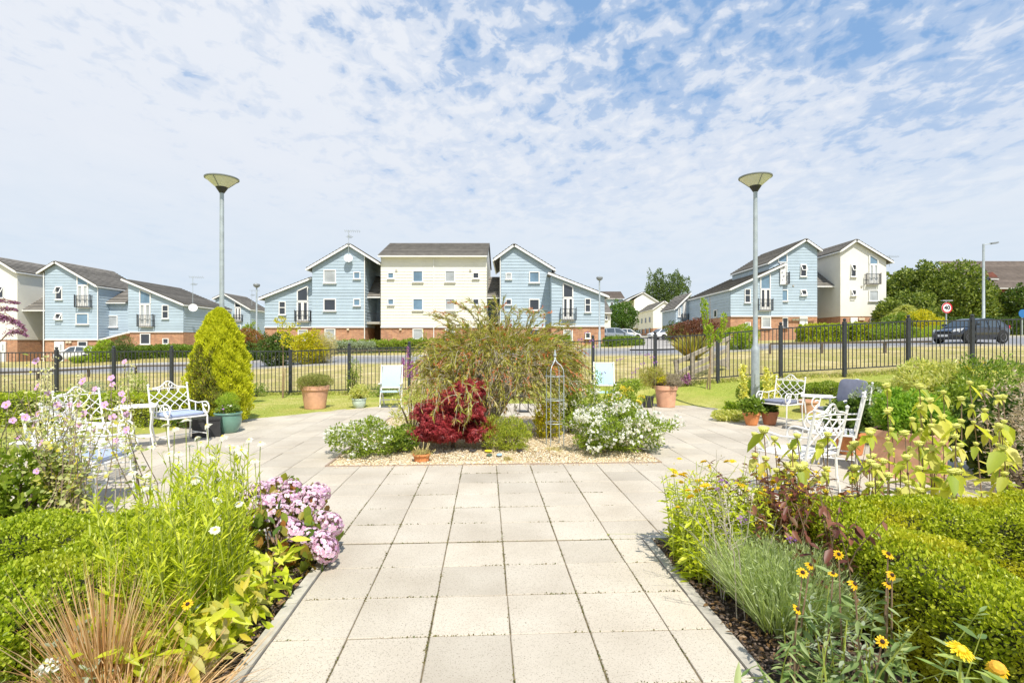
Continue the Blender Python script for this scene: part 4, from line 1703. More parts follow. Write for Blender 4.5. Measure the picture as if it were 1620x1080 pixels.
H.front('brick_base', BRICK, [(950, 545), (967, 545), (967, 520), (950, 520)], Y - .03, 6)
H.slope_front(X_(948, Y), X_(967, Y), Y - .4, Z_(494, Y), Y + 4, Z_(474, Y + 4))
H.window(957, 961, 499, 506, Y)
H.done()

# ======== far right: red brick house behind the trees
Y = 82.0
H = House('dark red brick house with a big brown roof and a dormer, behind the trees', Y, 1600)
H.front('wall', DARK_BRICK, [(1578, 530), (1680, 530), (1680, 456), (1578, 456)], Y, 12)
H.slope_front(X_(1535, Y), X_(1690, Y), Y - .6, Z_(455, Y - .6), Y + 6, Z_(413, Y + 6), BROWN_TILE)
x0, x1 = X_(1562, Y), X_(1588, Y)
zt = Z_(440, Y)
H.front('dormer_wall', DARK_BRICK, [(1563, 446), (1578, 446), (1578, 437), (1570, 430), (1563, 437)], Y + 1.2, 2.4)
H.slope_front(X_(1575, Y), X_(1588, Y), Y + .9, Z_(439.5, Y), Y + 2.6, Z_(430, Y + 1), BROWN_TILE)
B = MB()
B.box((X_(1570, Y), Y + 1.1, Z_(440, Y)), (.9, .12, .8))
B.build('window', GLASS_DARK, H.root, world_space=True)
H.done()
Y = 88.0
H = House('brown roofed brick house barely showing over the tree tops, right of the white house', Y, 1490)
H.front('wall', DARK_BRICK, [(1436, 530), (1520, 530), (1520, 446), (1436, 446)], Y, 9)
H.slope_front(X_(1432, Y), X_(1470, Y), Y - .5, Z_(446, Y), Y + 4.5, Z_(434, Y + 4.5), BROWN_TILE)
H.slope_front(X_(1500, Y), X_(1550, Y), Y - .5, Z_(438, Y), Y + 4.5, Z_(424, Y + 4.5), BROWN_TILE)
H.done()
# ------------------------------------------------------------------ the railings
fx = []
root = empty('railings', 'long dark metal railings with ball topped posts, along the back of the garden', 'fence', (0, fence_y(0), 0))
post_px = [-98, -4, 89.5, 180, 271.5, 365, 459.5, 552.5, 647.5, 744, 841, 938, 1036.5, 1135.5, 1235, 1336, 1437, 1538, 1640, 1745]
top_py = [549.5, 549, 548.5, 547, 546.5, 546.5, 546.5, 542.5, 540, 537.5, 534, 530, 524, 518.5, 509.5, 503.5, 498, 497, 494, 492]


def fence_pt(px):
    r = (px - CX) / FPX
    y = 16.5
    for _ in range(12):
        y = fence_y(max(-19.5, min(20, r * y)))
    return Vector((r * y, y, 0))


posts = []
for px, py in zip(post_px, top_py):
    p = fence_pt(px)
    zt_ = Z_(py, p.y)
    posts.append((p, zt_))
pm = MB()
pm.box((0, 0, -.86), (.092, .092, 1.72))
pm.lathe([(.035, 0), (.05, .012), (.03, .03), (.045, .05), (.05, .075), (.04, .1), (0, .115)], 10, (0, 0, 0))
pm.box((0, 0, -.001), (.09, .09, .02))
pm_me = pm.mesh('post', FENCE_PAINT)
for p, z in posts:
    o = link('post', pm_me, root)
    o.location = (p.x, p.y - fence_y(0), z - .11)
for (p, za), (q, zb) in zip(posts, posts[1:]):
    B = MB()
    a, b2 = Vector((p.x, p.y, za - .19)), Vector((q.x, q.y, zb - .19))
    dn = 1.33
    for dz in (0, -dn):
        B.beam(a + Vector((0, 0, dz)), b2 + Vector((0, 0, dz)), .03, .035)
    n = 16
    for k in range(1, n):
        c = a.lerp(b2, k / n) + Vector((0, -.004, 0))
        B.beam(c + Vector((0, 0, -dn)), c + Vector((0, 0, .0)), .017, .017)
    B.build('railing_panel', FENCE_PAINT, root, world_space=True)

# ------------------------------------------------------------------ the two garden lamps


def garden_lamp(px, d, top_py_, label):
    x = X_(px, d)
    g0 = gz0(x, d)
    zt_ = Z_(top_py_, d)
    r = empty('lamp_post', label, 'lamp post', (x, d, g0), group='garden lamp posts with cone heads')
    h = zt_ - g0
    P = MB()
    P.tube([(0, 0, h - .33), (0, 0, 2.0)], [.043, .05], 14)
    P.build('pole', GALV, r, True)
    P = MB()
    P.lathe([(.088, -.1), (.088, 1.45), (.083, 1.52), (.052, 1.60), (.05, 2.0)], 16)
    P.build('lower_pole', GALV, r, True)
    P = MB()
    P.box((0, -.088, .75), (.09, .014, .42))
    P.build('access_door', GALV, r)
    C = MB()
    C.lathe([(.05, h - .34), (.055, h - .33), (.125, h - .22), (.128, h - .215)], 24)
    C.build('lamp_collar', BLACK_PLASTIC, r, True)
    C = MB()
    C.lathe([(.124, h - .214), (.33, h - .035)], 32)
    C.build('lamp_shade', DIFFUSER, r, True)
    C = MB()
    C.lathe([(.325, h - .04), (.35, h - .03), (.352, h - .008), (.33, h), (.15, h + .03), (0, h + .04)], 32)
    C.build('lamp_cap', LAMP_GREY, r, True)
    for k in range(3):
        a = 2.1 * k + .5
        B = MB()
        B.beam((.128 * math.cos(a), .128 * math.sin(a), h - .215), (.335 * math.cos(a), .335 * math.sin(a), h - .035), .012, .012)
        B.build('rib', LAMP_GREY, r)


garden_lamp(351, 11.5, 281.5, 'tall grey lamp post with upturned cone head, rising behind the golden conifer')
garden_lamp(1195, 11.5, 279.5, 'tall grey lamp post with upturned cone head, beside the terracotta pots on the right')

# ------------------------------------------------------------------ far street lamps, poles, signs


def street_lamp(px, Y, py_top, label, arm=0.0, r=.07, name='street_lamp', double=False):
    x = X_(px, Y)
    g0 = gz0(x, Y)
    h = Z_(py_top, Y) - g0
    e = empty(name, label, 'street lamp', (x, Y, g0))
    P = MB()
    P.tube([(0, 0, -.1), (0, 0, 1.2), (0, 0, 1.25), (0, 0, h)], [r * 1.35, r * 1.35, r, r * .75], 10)
    P.build('pole', GALV, e, True)
    A = MB()
    if arm:
        A.tube([(0, 0, h - .05), (arm * .45, 0, h + .02), (arm * .6, 0, h + .05)], .03, 6)
        A.build('arm', GALV, e)
        L = MB()
        L.beam((arm * .5, 0, h + .04), (arm, 0, h + .12), .22, .1)
        L.beam((arm * .55, 0, h - .01), (arm * .95, 0, h + .055), .17, .03)
        L.build('lantern', LAMP_GREY, e)
    else:
        L = MB()
        L.lathe([(.06, h), (.2, h + .08), (.25, h + .2), (.22, h + .28), (0, h + .34)], 12)
        L.build('lantern', LAMP_GREY, e)
    return e


street_lamp(406, 39, 455, 'thin grey street lamp beside the red shrub, left of the central houses', 0)
street_lamp(948.5, 38, 444, 'thin grey street lamp in front of the right end of the central houses', 0)
street_lamp(1556, 40, 386, 'tall grey street lamp with a side arm, standing in front of the brick house roof', 1.1, .10)
street_lamp(1054, 85, 488.5, 'thin grey street lamp against the plain white gable', -.9, .08)

e = empty('speed_sign', 'round speed limit sign with red ring reading 40, behind the black car', 'road sign', (X_(1497, 32), 32, gz0(X_(1497, 32), 32)))
h = Z_(487, 32) - e.location.z
P = MB()
P.tube([(0, 0, 0), (0, 0, h + .42)], .035, 8)
P.build('pole', GALV, e, True)
M90 = Matrix.Rotation(R(90), 3, 'X')


def disc(mb, r0, r1, y0, y1, h):
    n = 36
    vs = []
    for rr, yy in ((r0, y0), (r1, y0), (r1, y1), (r0, y1)):
        for k in range(n):
            a = 2 * math.pi * k / n
            vs.append((rr * math.cos(a), yy, h + rr * math.sin(a)))
    fs = []
    for i in range(4):
        j = (i + 1) % 4
        for k in range(n):
            k2 = (k + 1) % n
            fs.append((i * n + k, i * n + k2, j * n + k2, j * n + k))
    mb.add(vs, fs)


S2 = MB()
disc(S2, .001, .33, -.06, -.04, h)
S2.build('sign_plate', SIGN_WHITE, e)
S2 = MB()
disc(S2, .25, .325, -.068, -.058, h)
S2.build('red_ring', SIGN_RED, e)


def text_mesh(body, size, mat, name='lettering', ext=.004):
    cu = bpy.data.curves.new(name, 'FONT')
    cu.body = body
    cu.size = size
    cu.align_x = 'CENTER'
    cu.align_y = 'CENTER'
    cu.extrude = ext
    cu.offset = size * .02
    tmp = bpy.data.objects.new('tmp', cu)
    COL.objects.link(tmp)
    bpy.context.view_layer.update()
    dg = bpy.context.evaluated_depsgraph_get()
    me = bpy.data.meshes.new_from_object(tmp.evaluated_get(dg))
    bpy.data.objects.remove(tmp)
    me.materials.clear()
    me.materials.append(mat)
    me.name = name
    return me


o = link('lettering', text_mesh('40', .36, SIGN_BLACK), e)
o.location = (0, -.07, h)
o.rotation_euler = (R(90), 0, 0)
L = MB()
L.box((0, -.04, h + .45), (.62, .16, .05))
L.build('sign_light', GALV, e)

e = empty('street_sign', 'blue road sign on a grey pole at the right edge of the picture', 'road sign', (X_(1617, 45), 45, gz0(X_(1617, 45), 45)))
h = Z_(496, 45) - e.location.z
P = MB()
P.tube([(0, 0, 0), (0, 0, h)], .05, 8)
P.build('pole', GALV, e)
P = MB()
disc(P, .001, .36, -.08, -.05, h)
P.build('sign_plate', SIGN_BLUE, e)

# ------------------------------------------------------------------ low rails outside


def knee_rail(pts, label, h=.5, every=2.0):
    """pts: list of (px, Y)"""
    P = [Vector((X_(px, y), y, gz0(X_(px, y), y))) for px, y in pts]
    e = empty('knee_rail', label, 'low rail', P[0])
    rail = MB()
    for a, b2 in zip(P, P[1:]):
        n = max(1, int((b2 - a).length / every))
        for k in range(n):
            c = a.lerp(b2, k / n)
            d = a.lerp(b2, (k + 1) / n)
            c.z, d.z = gz0(c.x, c.y) + h, gz0(d.x, d.y) + h
            rail.beam(c, d, .09, .09)
            Q = MB()
            Q.beam((c.x, c.y, c.z - h - .1), (c.x, c.y, c.z - .045), .1, .1)
            Q.build('post', WOOD_DARK, e, world_space=True)
    rail.build('rail', WOOD_DARK, e, world_space=True)


knee_rail([(1218, 25.2), (1300, 24.6), (1400, 23.6), (1474, 22.2)], 'low dark timber rail on the dry grass, in front of the black car')
knee_rail([(-30, 23.5), (60, 25), (140, 27), (215, 28.8), (300, 29.0), (345, 29.0)], 'low dark timber rail on the dry grass at the left, before the road', .42)
knee_rail([(520, 37.8), (600, 37.6), (700, 37.5)], 'low dark timber rail beyond the road, in front of the central hedge', .42)

# weathered stair handrail beyond the railings
e = empty('timber_steps_rail', 'weathered grey timber handrail with cross bars, sloping down beyond the railings', 'handrail', (X_(1120, 18), 18, gz0(X_(1120, 18), 18)))


def beam_px(mb, p, q, w=.09, hh=.09):
    mb.beam(at(*p), at(*q), w, hh)


for p0, p1 in (((1096, 558, 17.2), (1096, 608, 17.2)), ((1068, 570, 16.9), (1072, 592, 16.9)), ((1125, 545, 18.3), (1125, 600, 18.3)), ((1152, 534, 19.5), (1152, 594, 19.3))):
    B = MB()
    beam_px(B, p0, p1, .11, .11)
    B.build('post', WOOD_GREY, e, world_space=True)
for p0, p1 in (((1072, 572, 16.9), (1155, 534, 19.5)), ((1074, 590, 16.9), (1152, 552, 19.5)), ((1097, 588, 17.2), (1152, 568, 19.5)), ((1100, 608, 17.2), (1155, 593, 19.3)), ((1125, 572, 18.3), (1152, 578, 19.5))):
    B = MB()
    beam_px(B, p0, p1, .07, .13)
    B.build('rail', WOOD_GREY, e, world_space=True)

# marker posts on the verge
for px, Y, lab in ((541, 27, 'small black litter tag post on the verge left of the conifer'),):
    pass

# ------------------------------------------------------------------ wrought iron chairs and tables


def arc(cx, cz, r, a0, a1, n=8, x=0, plane='yz'):
    out = []
    for k in range(n + 1):
        a = a0 + (a1 - a0) * k / n
        if plane == 'yz':
            out.append((x, cx + r * math.cos(a), cz + r * math.sin(a)))
        else:
            out.append((cx + r * math.cos(a), x, cz + r * math.sin(a)))
    return out


def spiral(c, r0, r1, a0, a1, n, x):
    return [(x, c[0] + (r0 + (r1 - r0) * k / n) * math.cos(a0 + (a1 - a0) * k / n), c[1] + (r0 + (r1 - r0) * k / n) * math.sin(a0 + (a1 - a0) * k / n)) for k in range(n + 1)]


def chair_meshes():
    """front faces -y; seat 0.58 wide at z 0.44"""
    w, d, zs = .30, .25, .44
    out = {}
    T = .0135
    # frame: legs, seat frame and stretchers
    for s, nm in ((-1, 'l'), (1, 'r')):
        pass
    out['leg_front'] = MB()
    out['leg_front'].tube([(0, 0, zs), (0, -.004, .2), (0, -.014, .03), (0, -.03, .0)], [T, T, T * .95, T * 1.2], 7)
    out['leg_back'] = MB()
    out['leg_back'].tube([(0, 0, zs), (0, .01, .2), (0, .045, 0)], [T, T, T * 1.1], 7)
    sf = MB()
    sf.tube([(-w, -d, zs), (w, -d, zs)], T, 7)
    sf.tube([(-w, d, zs), (w, d, zs)], T, 7)
    for s in (-1, 1):
        sf.tube([(s * w, -d, zs), (s * w, d, zs)], T, 7)
    out['seat_frame'] = sf
    sf = MB()
    for s in (-1, 1):
        sf.tube([(s * w, -d, .14), (s * w, d + .02, .14)], .009, 6)
    sf.tube([(-w, 0, .14), (w, 0, .14)], .009, 6)
    out['stretcher'] = sf
    sl = MB()
    for k in range(9):
        y = -d + .03 + k * (2 * d - .06) / 8
        sl.beam((-w, y, zs + .006), (w, y, zs + .006), .030, .006)
    out['seat'] = sl
    bk = MB()

    def bp(x, z):        # the back leans
        return (x, d + .02 + (z - zs) * .2, z)
    for s in (-1, 1):
        bk.tube([bp(s * w, zs - .02), bp(s * w, .70), bp(s * w, .93)], [T, T, T], 7)
        bk.lathe([(0, .93), (.02, .94), (.022, .955), (0, .97)], 8, (s * w, d + .02 + .098, 0))
    top = []
    for k in range(25):
        t = -1 + 2 * k / 24
        z = .885 + .10 * math.exp(-(abs(t) / .42) ** 2.4) + .012 * math.cos(t * 9)
        top.append(bp(t * w, z))
    bk.tube(top, .011, 6)
    bk.tube([bp(-w, .875), bp(0, .885), bp(w, .875)], .009, 6)
    bk.tube([bp(-w, .51), bp(w, .51)], .009, 6)
    for s in (-1, 1):
        c = []
        for k in range(15):
            a = s * (math.pi * .5 + k * .42)
            r_ = .045 - .0026 * k
            c.append(bp(s * .045 + r_ * math.cos(a) * 1, .93 + r_ * math.sin(a)))
        bk.tube(c, .007, 5)
    for k in range(-2, 3):     # crossing curved bars
        for s in (-1, 1):
            pts = []
            for j in range(11):
                t = j / 10
                x = k * .15 + s * (.17 * math.sin((t - .5) * math.pi * .95))
                z = .51 + .37 * t
                if abs(x) <= w:
                    pts.append(bp(x, z))
            if len(pts) > 2:
                bk.tube(pts, .0072, 5)
    out['backrest'] = bk
    arm = MB()
    y0 = d + .055
    pts = [(0, y0, .66), (0, y0 - .1, .665), (0, .05, .655), (0, -.08, .645), (0, -.16, .66)]
    cy, cz, r_ = -.20, .565, .10
    pts = [(0, y0 + .02, .665), (0, .14, .645), (0, .02, .635), (0, -.1, .655)] + [(0, cy + r_ * math.cos(a), cz + r_ * math.sin(a)) for a in np.linspace(R(82), R(225), 9)]
    pts += [(0, cy + rr * math.cos(a), cz + rr * math.sin(a)) for rr, a in zip(np.linspace(.10, .03, 14), np.linspace(R(240), R(500), 14))]
    arm.tube(pts, .0115, 6)
    arm.tube([(0, -d, zs), (0, -.21, .5), (0, -.13, .56), (0, -.1, .655)], .010, 6)
    arm.tube([(0, .1, zs), (0, .1, .645)], .010, 6)
    out['armrest'] = arm
    cu = MB()
    # cushion: a soft pad
    vs, fs = [], []
    n = 10
    for layer, zz_ in ((0, .452), (1, .468), (2, .492), (3, .50)):
        sc = (.93, 1.0, 1.0, .93)[layer]
        for k in range(40):
            a = 2 * math.pi * k / 40
            cx_, sy_ = math.cos(a), math.sin(a)
            ex = .35
            x = (w + .0) * sc * math.copysign(abs(cx_) ** ex, cx_)
            y = (d + .0) * sc * math.copysign(abs(sy_) ** ex, sy_)
            vs.append((x, y, zz_))
    for l_ in range(3):
        for k in range(40):
            k2 = (k + 1) % 40
            fs.append((l_ * 40 + k, l_ * 40 + k2, (l_ + 1) * 40 + k2, (l_ + 1) * 40 + k))
    vs.append((0, 0, .51))
    vs.append((0, 0, .452))
    for k in range(40):
        fs.append((120 + k, 120 + (k + 1) % 40, 160))
        fs.append(((k + 1) % 40, k, 161))
    cu.add(vs, fs)
    out['cushion'] = cu
    return {k: v.mesh(k, WHITE_METAL, True) for k, v in out.items()}


CH = chair_meshes()
cush_mats = {}


def cushion_mesh(mat):
    if mat.name not in cush_mats:
        me = CH['cushion'].copy()
        me.name = 'cushion'
        me.materials.clear()
        me.materials.append(mat)
        cush_mats[mat.name] = me
    return cush_mats[mat.name]


def garden_chair(x, y, face, label, cushion=None, back_pad=False, sx=1.0):
    """face = direction the sitter looks, as (dx, dy)"""
    rz = math.atan2(face[1], face[0]) + math.pi / 2
    e = empty('garden_chair', label, 'chair', (x, y, 0), rz, 'white wrought iron garden chairs')
    for nm in ('seat_frame', 'stretcher', 'seat', 'backrest'):
        o = link(nm, CH[nm], e)
    for s in (-1, 1):
        o = link('armrest', CH['armrest'], e)
        o.location = (s * .30, 0, 0)
        o = link('leg', CH['leg_front'], e)
        o.location = (s * .30, -.25, 0)
        o = link('leg', CH['leg_back'], e)
        o.location = (s * .30, .25, 0)
    if sx != 1.0:
        e.scale = (sx, 1, 1)
    if cushion is not None:
        c = link('seat_cushion', cushion_mesh(cushion), None)
        c.location = (x, y, .006)
        c.rotation_euler = (0, 0, rz)
        c.scale = (sx * .97, .97, 1)
        tag(c, CUSH_LABEL[len(CUSH_DONE)], 'cushion', 'seat cushions on the garden chairs')
        CUSH_DONE.append(1)
    if back_pad:
        M = MB()
        me = cushion_mesh(CUSHION_GREY)
        c = bpy.data.objects.new('back_cushion', me)
        COL.objects.link(c)
        Rz = Matrix.Rotation(rz, 4, 'Z')
        loc = Matrix.Translation((x, y, 0)) @ Rz @ Matrix.Translation((0, .235, .46)) @ Matrix.Rotation(R(78), 4, 'X') @ Matrix.Diagonal((.92, 1.08, 1.15, 1)) @ Matrix.Translation((0, .25, -.45))
        c.matrix_world = loc
        c.location, c.rotation_euler, c.scale = loc.to_translation(), loc.to_euler(), loc.to_scale()
        tag(c, 'dark slate back cushion leaning on the right hand chair by the far hedge', 'cushion')
    return e


CUSH_DONE = []
CUSH_LABEL = ['pale blue seat cushion on the left chair nearest the conifer',
              'pale blue seat cushion on the left chair half hidden by mallow',
              'slate grey seat cushion on the right chair nearest the lamp post',
              'slate grey seat cushion on the right chair that has a back cushion']
garden_chair(-5.42, 8.42, (.86, -.5), 'white iron lattice back chair with blue cushion, nearest the golden conifer', CUSHION_BLUE)
garden_chair(-5.95, 7.35, (.93, -.3), 'white iron lattice back chair without cushion, second from the conifer')
garden_chair(-4.28, 5.2, (1, .12), 'white iron chair with blue cushion, half hidden by mallow flowers on the left', CUSHION_BLUE)
garden_chair(-4.95, 6.1, (.95, .25), 'white iron chair deep in the mallow flowers, behind the nearer blue cushion')
garden_chair(5.32, 10.25, (-.86, -.5), 'white iron lattice back chair with grey cushion, next to the right lamp post', CUSHION_GREY)
garden_chair(5.72, 9.0, (-.95, -.25), 'white iron chair with dark back cushion, in front of the right far hedge', CUSHION_GREY, True)
garden_chair(4.3, 6.95, (-.84, .54), 'white iron chair with bare seat, its lattice back seen edge on')
garden_chair(3.12, 5.65, (-.5, .87), 'white iron chair with bare slatted seat, nearest of the right hand group, back towards us')


def garden_table(x, y, rz, label, h=.66, w=.5, d=.42, shelf=True):
    e = empty('garden_table', label, 'table', (x, y, 0), rz, 'small white iron garden tables')
    T = MB()
    T.box((0, 0, h), (w, d, .018))
    T.tube([(-w / 2, -d / 2, h), (w / 2, -d / 2, h), (w / 2, d / 2, h), (-w / 2, d / 2, h), (-w / 2, -d / 2, h)], .013, 6)
    T.build('tabletop', WHITE_METAL, e)
    for sx in (-1, 1):
        for sy in (-1, 1):
            L = MB()
            L.tube([(sx * w * .42, sy * d * .42, h), (sx * w * .36, sy * d * .36, h * .5), (sx * w * .46, sy * d * .46, 0)], .011, 6)
            L.build('leg', WHITE_METAL, e)
    if shelf:
        S3 = MB()
        for k in range(7):
            y_ = -d * .36 + k * d * .72 / 6
            S3.beam((-w * .4, y_, h * .3), (w * .4, y_, h * .3), .024, .006)
        S3.build('shelf', WHITE_METAL, e)
    return e


garden_table(-5.78, 7.95, R(30), 'small white iron table between the two left chairs near the conifer')
garden_table(-4.9, 5.5, R(10), 'small white iron table under the mallow, between the nearer left chairs', .6)
garden_table(5.62, 9.5, R(-30), 'small white iron table between the two cushioned right chairs')

# ------------------------------------------------------------------ pots and planters


def pot(x, y, rt, rb, h, mat, label, name='plant_pot', rim=.03, belly=0.0, z=0.0, square=False, rz=0.0, soil=True, cat='plant pot', hollow=True):
    e = empty(name, label, cat, (x, y, z), rz)
    P = MB()
    if square:
        def ring(s, zz_):
            return [Vector((sx * s, sy * s, zz_)) for sx, sy in ((-1, -1), (1, -1), (1, 1), (-1, 1))]
        rs = [ring(rb, 0), ring(rb * 1.0, .04), ring(rt * .93, h - rim * 1.6), ring(rt, h - rim * 1.5), ring(rt * 1.01, h), ring(rt * .86, h), ring(rt * .84, h - .12)]
        vs = [p for r_ in rs for p in r_]
        fs = [(3, 2, 1, 0)]
        for i in range(len(rs) - 1):
            for k in range(4):
                fs.append((i * 4 + k, i * 4 + (k + 1) % 4, (i + 1) * 4 + (k + 1) % 4, (i + 1) * 4 + k))
        P.add(vs, fs)
        P.build('planter_box' if square else 'pot_body', mat, e)
        S3 = MB()
        S3.box((0, 0, h - .08), (rt * 1.66, rt * 1.66, .04))
        S3.build('compost', SOIL, e)
        return e
    prof = [(rb * .9, 0), (rb, .01)]
    n = 8
    for i in range(1, n):
        t = i / n
        prof.append((rb + (rt - rb) * t + belly * math.sin(t * math.pi), (h - rim * 1.8) * t))
    prof += [(rt, h - rim * 1.8), (rt * 1.09, h - rim * 1.7), (rt * 1.1, h - .006), (rt * 1.08, h), (rt * .97, h), (rt * .93, h - .03), (rt * .88, h - .1)]
    P.lathe(prof, 32, cap=False)
    P.build('pot_body', mat, e, True)
    S3 = MB()
    S3.lathe([(rt * .95, h - .05), (rt * .5, h - .035), (0, h - .03)], 20)
    S3.build('compost', SOIL, e)
    return e


BIGPOTS = []
pot(X_(498.5, 12.95), 12.95, .315, .25, .58, TERRACOTTA, 'large terracotta pot full of green heather, left of the path end', rim=.06)
pot(X_(568, 13.1), 13.1, .17, .12, .24, PALE_GLAZE, 'small pale green glazed pot between the big left pot and the white panel', rim=.02, belly=.02)
pot(X_(1053.5, 13.3), 13.3, .27, .22, .55, TERRACOTTA, 'large terracotta pot of greyish heather on the right of the paving', rim=.06)
pot(X_(1025, 13.2), 13.2, .145, .12, .28, BLACK_PLASTIC, 'black plastic pot standing beside the big right terracotta pot', rim=.02)
pot(X_(361, 9.45), 9.45, .215, .15, .37, GREEN_GLAZE, 'green glazed pot of pansies in front of the golden conifer', rim=.018, belly=.035)
pot(X_(1189, 10.3), 10.3, .155, .105, .27, TERRA_ORANGE, 'orange terracotta pot at the foot of the right lamp post', rim=.035)
pot(X_(1217.5, 10.35), 10.35, .155, .11, .27, TERRA_DARK, 'brown terracotta pot behind the leg of the lamp side chair', rim=.03)
pot(X_(667, 7.15), 7.15, .115, .07, .105, TERRA_ORANGE, 'shallow orange bowl of succulents on the gravel', 'shallow_pot', rim=.014, belly=.008)
pot(X_(855, 10.4), 10.4, .09, .07, .15, TERRA_DARK, 'little red brown pot at the back of the gravel bed', rim=.02)
pot(X_(1438, 6.35), 6.35, .345, .30, .56, TERRACOTTA, 'large square terracotta planter full of bright green foliage', 'square_planter', rim=.05, square=True, rz=R(38), cat='planter')
pot(X_(1345, 7.6), 7.6, .2, .15, .34, TERRA_ORANGE, 'orange clay pot under dark leaves, between the chairs and the square planter', rim=.03)
pot(X_(1280, 11.6), 11.6, .2, .16, .36, TERRACOTTA, 'pale terracotta pot half hidden behind the grey cushioned chair', rim=.03)
# dark box under the left chair
e = empty('storage_box', 'dark grey basket box on the paving beneath the chair near the conifer', 'box', (-5.35, 9.05, 0), R(25))
B = MB()
B.box((0, 0, .15), (.42, .3, .3))
B.build('box_body', BLACK_PLASTIC, e)
B = MB()
B.box((0, 0, .31), (.45, .33, .03))
B.build('lid', BLACK_PLASTIC, e)

# obelisk in the gravel bed
e = empty('garden_obelisk', 'slim pale metal plant obelisk with a pointed finial, in the gravel bed', 'obelisk', (X_(878, 8.3), 8.3, 0))
P = MB()
r0 = .155
htop = Z_(552, 8.3)
for k in range(4):
    a = math.pi / 4 + k * math.pi / 2 + .25
    c, s = math.cos(a), math.sin(a)
    P.tube([(r0 * c, r0 * s, 0), (r0 * c, r0 * s, 1.12), (r0 * .95 * c, r0 * .95 * s, 1.2), (r0 * .7 * c, r0 * .7 * s, 1.27), (r0 * .3 * c, r0 * .3 * s, 1.315), (.012 * c, .012 * s, 1.36)], .0075, 6)
P.build('upright', GALV, e)
for z in (.35, .72, 1.1):
    P = MB()
    P.tube([(r0 * math.cos(a), r0 * math.sin(a), z) for a in np.linspace(0, 2 * math.pi, 21)], .0065, 5)
    P.build('hoop', GALV, e)
P = MB()
P.lathe([(.014, 1.34), (.02, 1.38), (.01, 1.40), (.026, 1.43), (.02, 1.46), (.006, 1.52), (0, htop)], 10)
P.build('finial', GALV, e)


def deck_chair(px, Y, py0, py1, w, mat, label, yaw=0.0, slope=.28):
    x = X_(px, Y)
    e = empty('deck_chair', label, 'deck chair', (x, Y, 0), yaw)
    zt_, zb = Z_(py0, Y), Z_(py1, Y)
    for s in (-1, 1):
        L = MB()
        L.beam((s * w / 2, slope * .6, zt_ + .02), (s * w / 2, -.12, 0), .03, .04)
        L.build('leg', CHAIR_WHITE, e)
        L = MB()
        L.beam((s * (w / 2 - .04), -.18, .48), (s * (w / 2 - .04), .38, 0), .03, .04)
        L.build('leg', CHAIR_WHITE, e)
        A = MB()
        A.beam((s * w / 2, -.28, .62), (s * w / 2, .2, .60), .05, .025)
        A.build('armrest', CHAIR_WHITE, e)
    C = MB()
    n = 10
    for i in range(n + 1):
        t = i / n
        z = zt_ + (zb - zt_) * t
        y = slope * .6 * (1 - t) - .05 * t - .06 * math.sin(t * math.pi) * .5
        for xx in (-w / 2 + .035, w / 2 - .035):
            C.v.append((xx, y, z))
    for i in range(n):
        C.f.append((2 * i, 2 * i + 1, 2 * i + 3, 2 * i + 2))
        C.m.append(0)
    o = C.build('backrest', mat, e)
    md = o.modifiers.new('s', 'SOLIDIFY')
    md.thickness = .012
    S3 = MB()
    S3.box((0, -.16, .42), (w - .06, .36, .02))
    S3.build('seat', mat, e)
    for z_, y_ in ((zt_, slope * .6), (zb, -.05), (.2, -.06)):
        B = MB()
        B.beam((-w / 2, y_, z_), (w / 2, y_, z_), .03, .03)
        B.build('crossbar', CHAIR_WHITE, e)


deck_chair(619, 13.2, 578.5, 612.5, .53, CANVAS_WHITE, 'folding chair with a pale white canvas back, left of the big bush', R(6))
deck_chair(956, 13.0, 574, 609, .50, CANVAS_BLUE, 'folding chair with a pale turquoise canvas back, right of the big bush', R(-5))

# lantern on the patio behind the bush
e = empty('lantern', 'dark grey lantern standing on the paving behind the bush stems', 'lantern', (X_(829, 12.3), 12.3, 0))
B = MB()
for sx in (-1, 1):
    for sy in (-1, 1):
        B.box((sx * .1, sy * .1, .18), (.02, .02, .36))
B.box((0, 0, .012), (.24, .24, .024))
B.box((0, 0, .36), (.24, .24, .024))
B.build('frame', BLACK_PLASTIC, e)
B = MB()
B.lathe([(.15, .372), (.05, .47), (.02, .5), (0, .52)], 4)
B.build('roof', BLACK_PLASTIC, e)

# painted pebbles on the gravel
for px, py, c, lab in ((772.5, 715.5, (.80, .70, .02), 'bright yellow painted stone on the gravel'), (790, 721.5, (.35, .50, .68), 'pale blue painted stone on the gravel'),
                       (774, 722, (.06, .10, .06), 'dark green painted stone on the gravel beside the yellow one'), (822, 715, (.05, .04, .04), 'dark flat stone alone on the gravel'),
                       (748, 715, (.04, .04, .04), 'black flat dish on the gravel near the red maple')):
    d = FPX * EYE / (py - HY)
    B = MB()
    B.lathe([(.02, -.005), (.045, 0), (.056, .012), (.045, .026), (.02, .032), (0, .033)], 14)
    o = B.build('painted_stone', plain('stone_paint_%d' % int(px), c, .6, .15, 40), None, True)
    o.location = (X_(px, d), d, .015)
    o.scale = (1.1, .75, .8)
    o.rotation_euler = (0, 0, px)
    tag(o, lab, 'stone')

# ------------------------------------------------------------------ cars


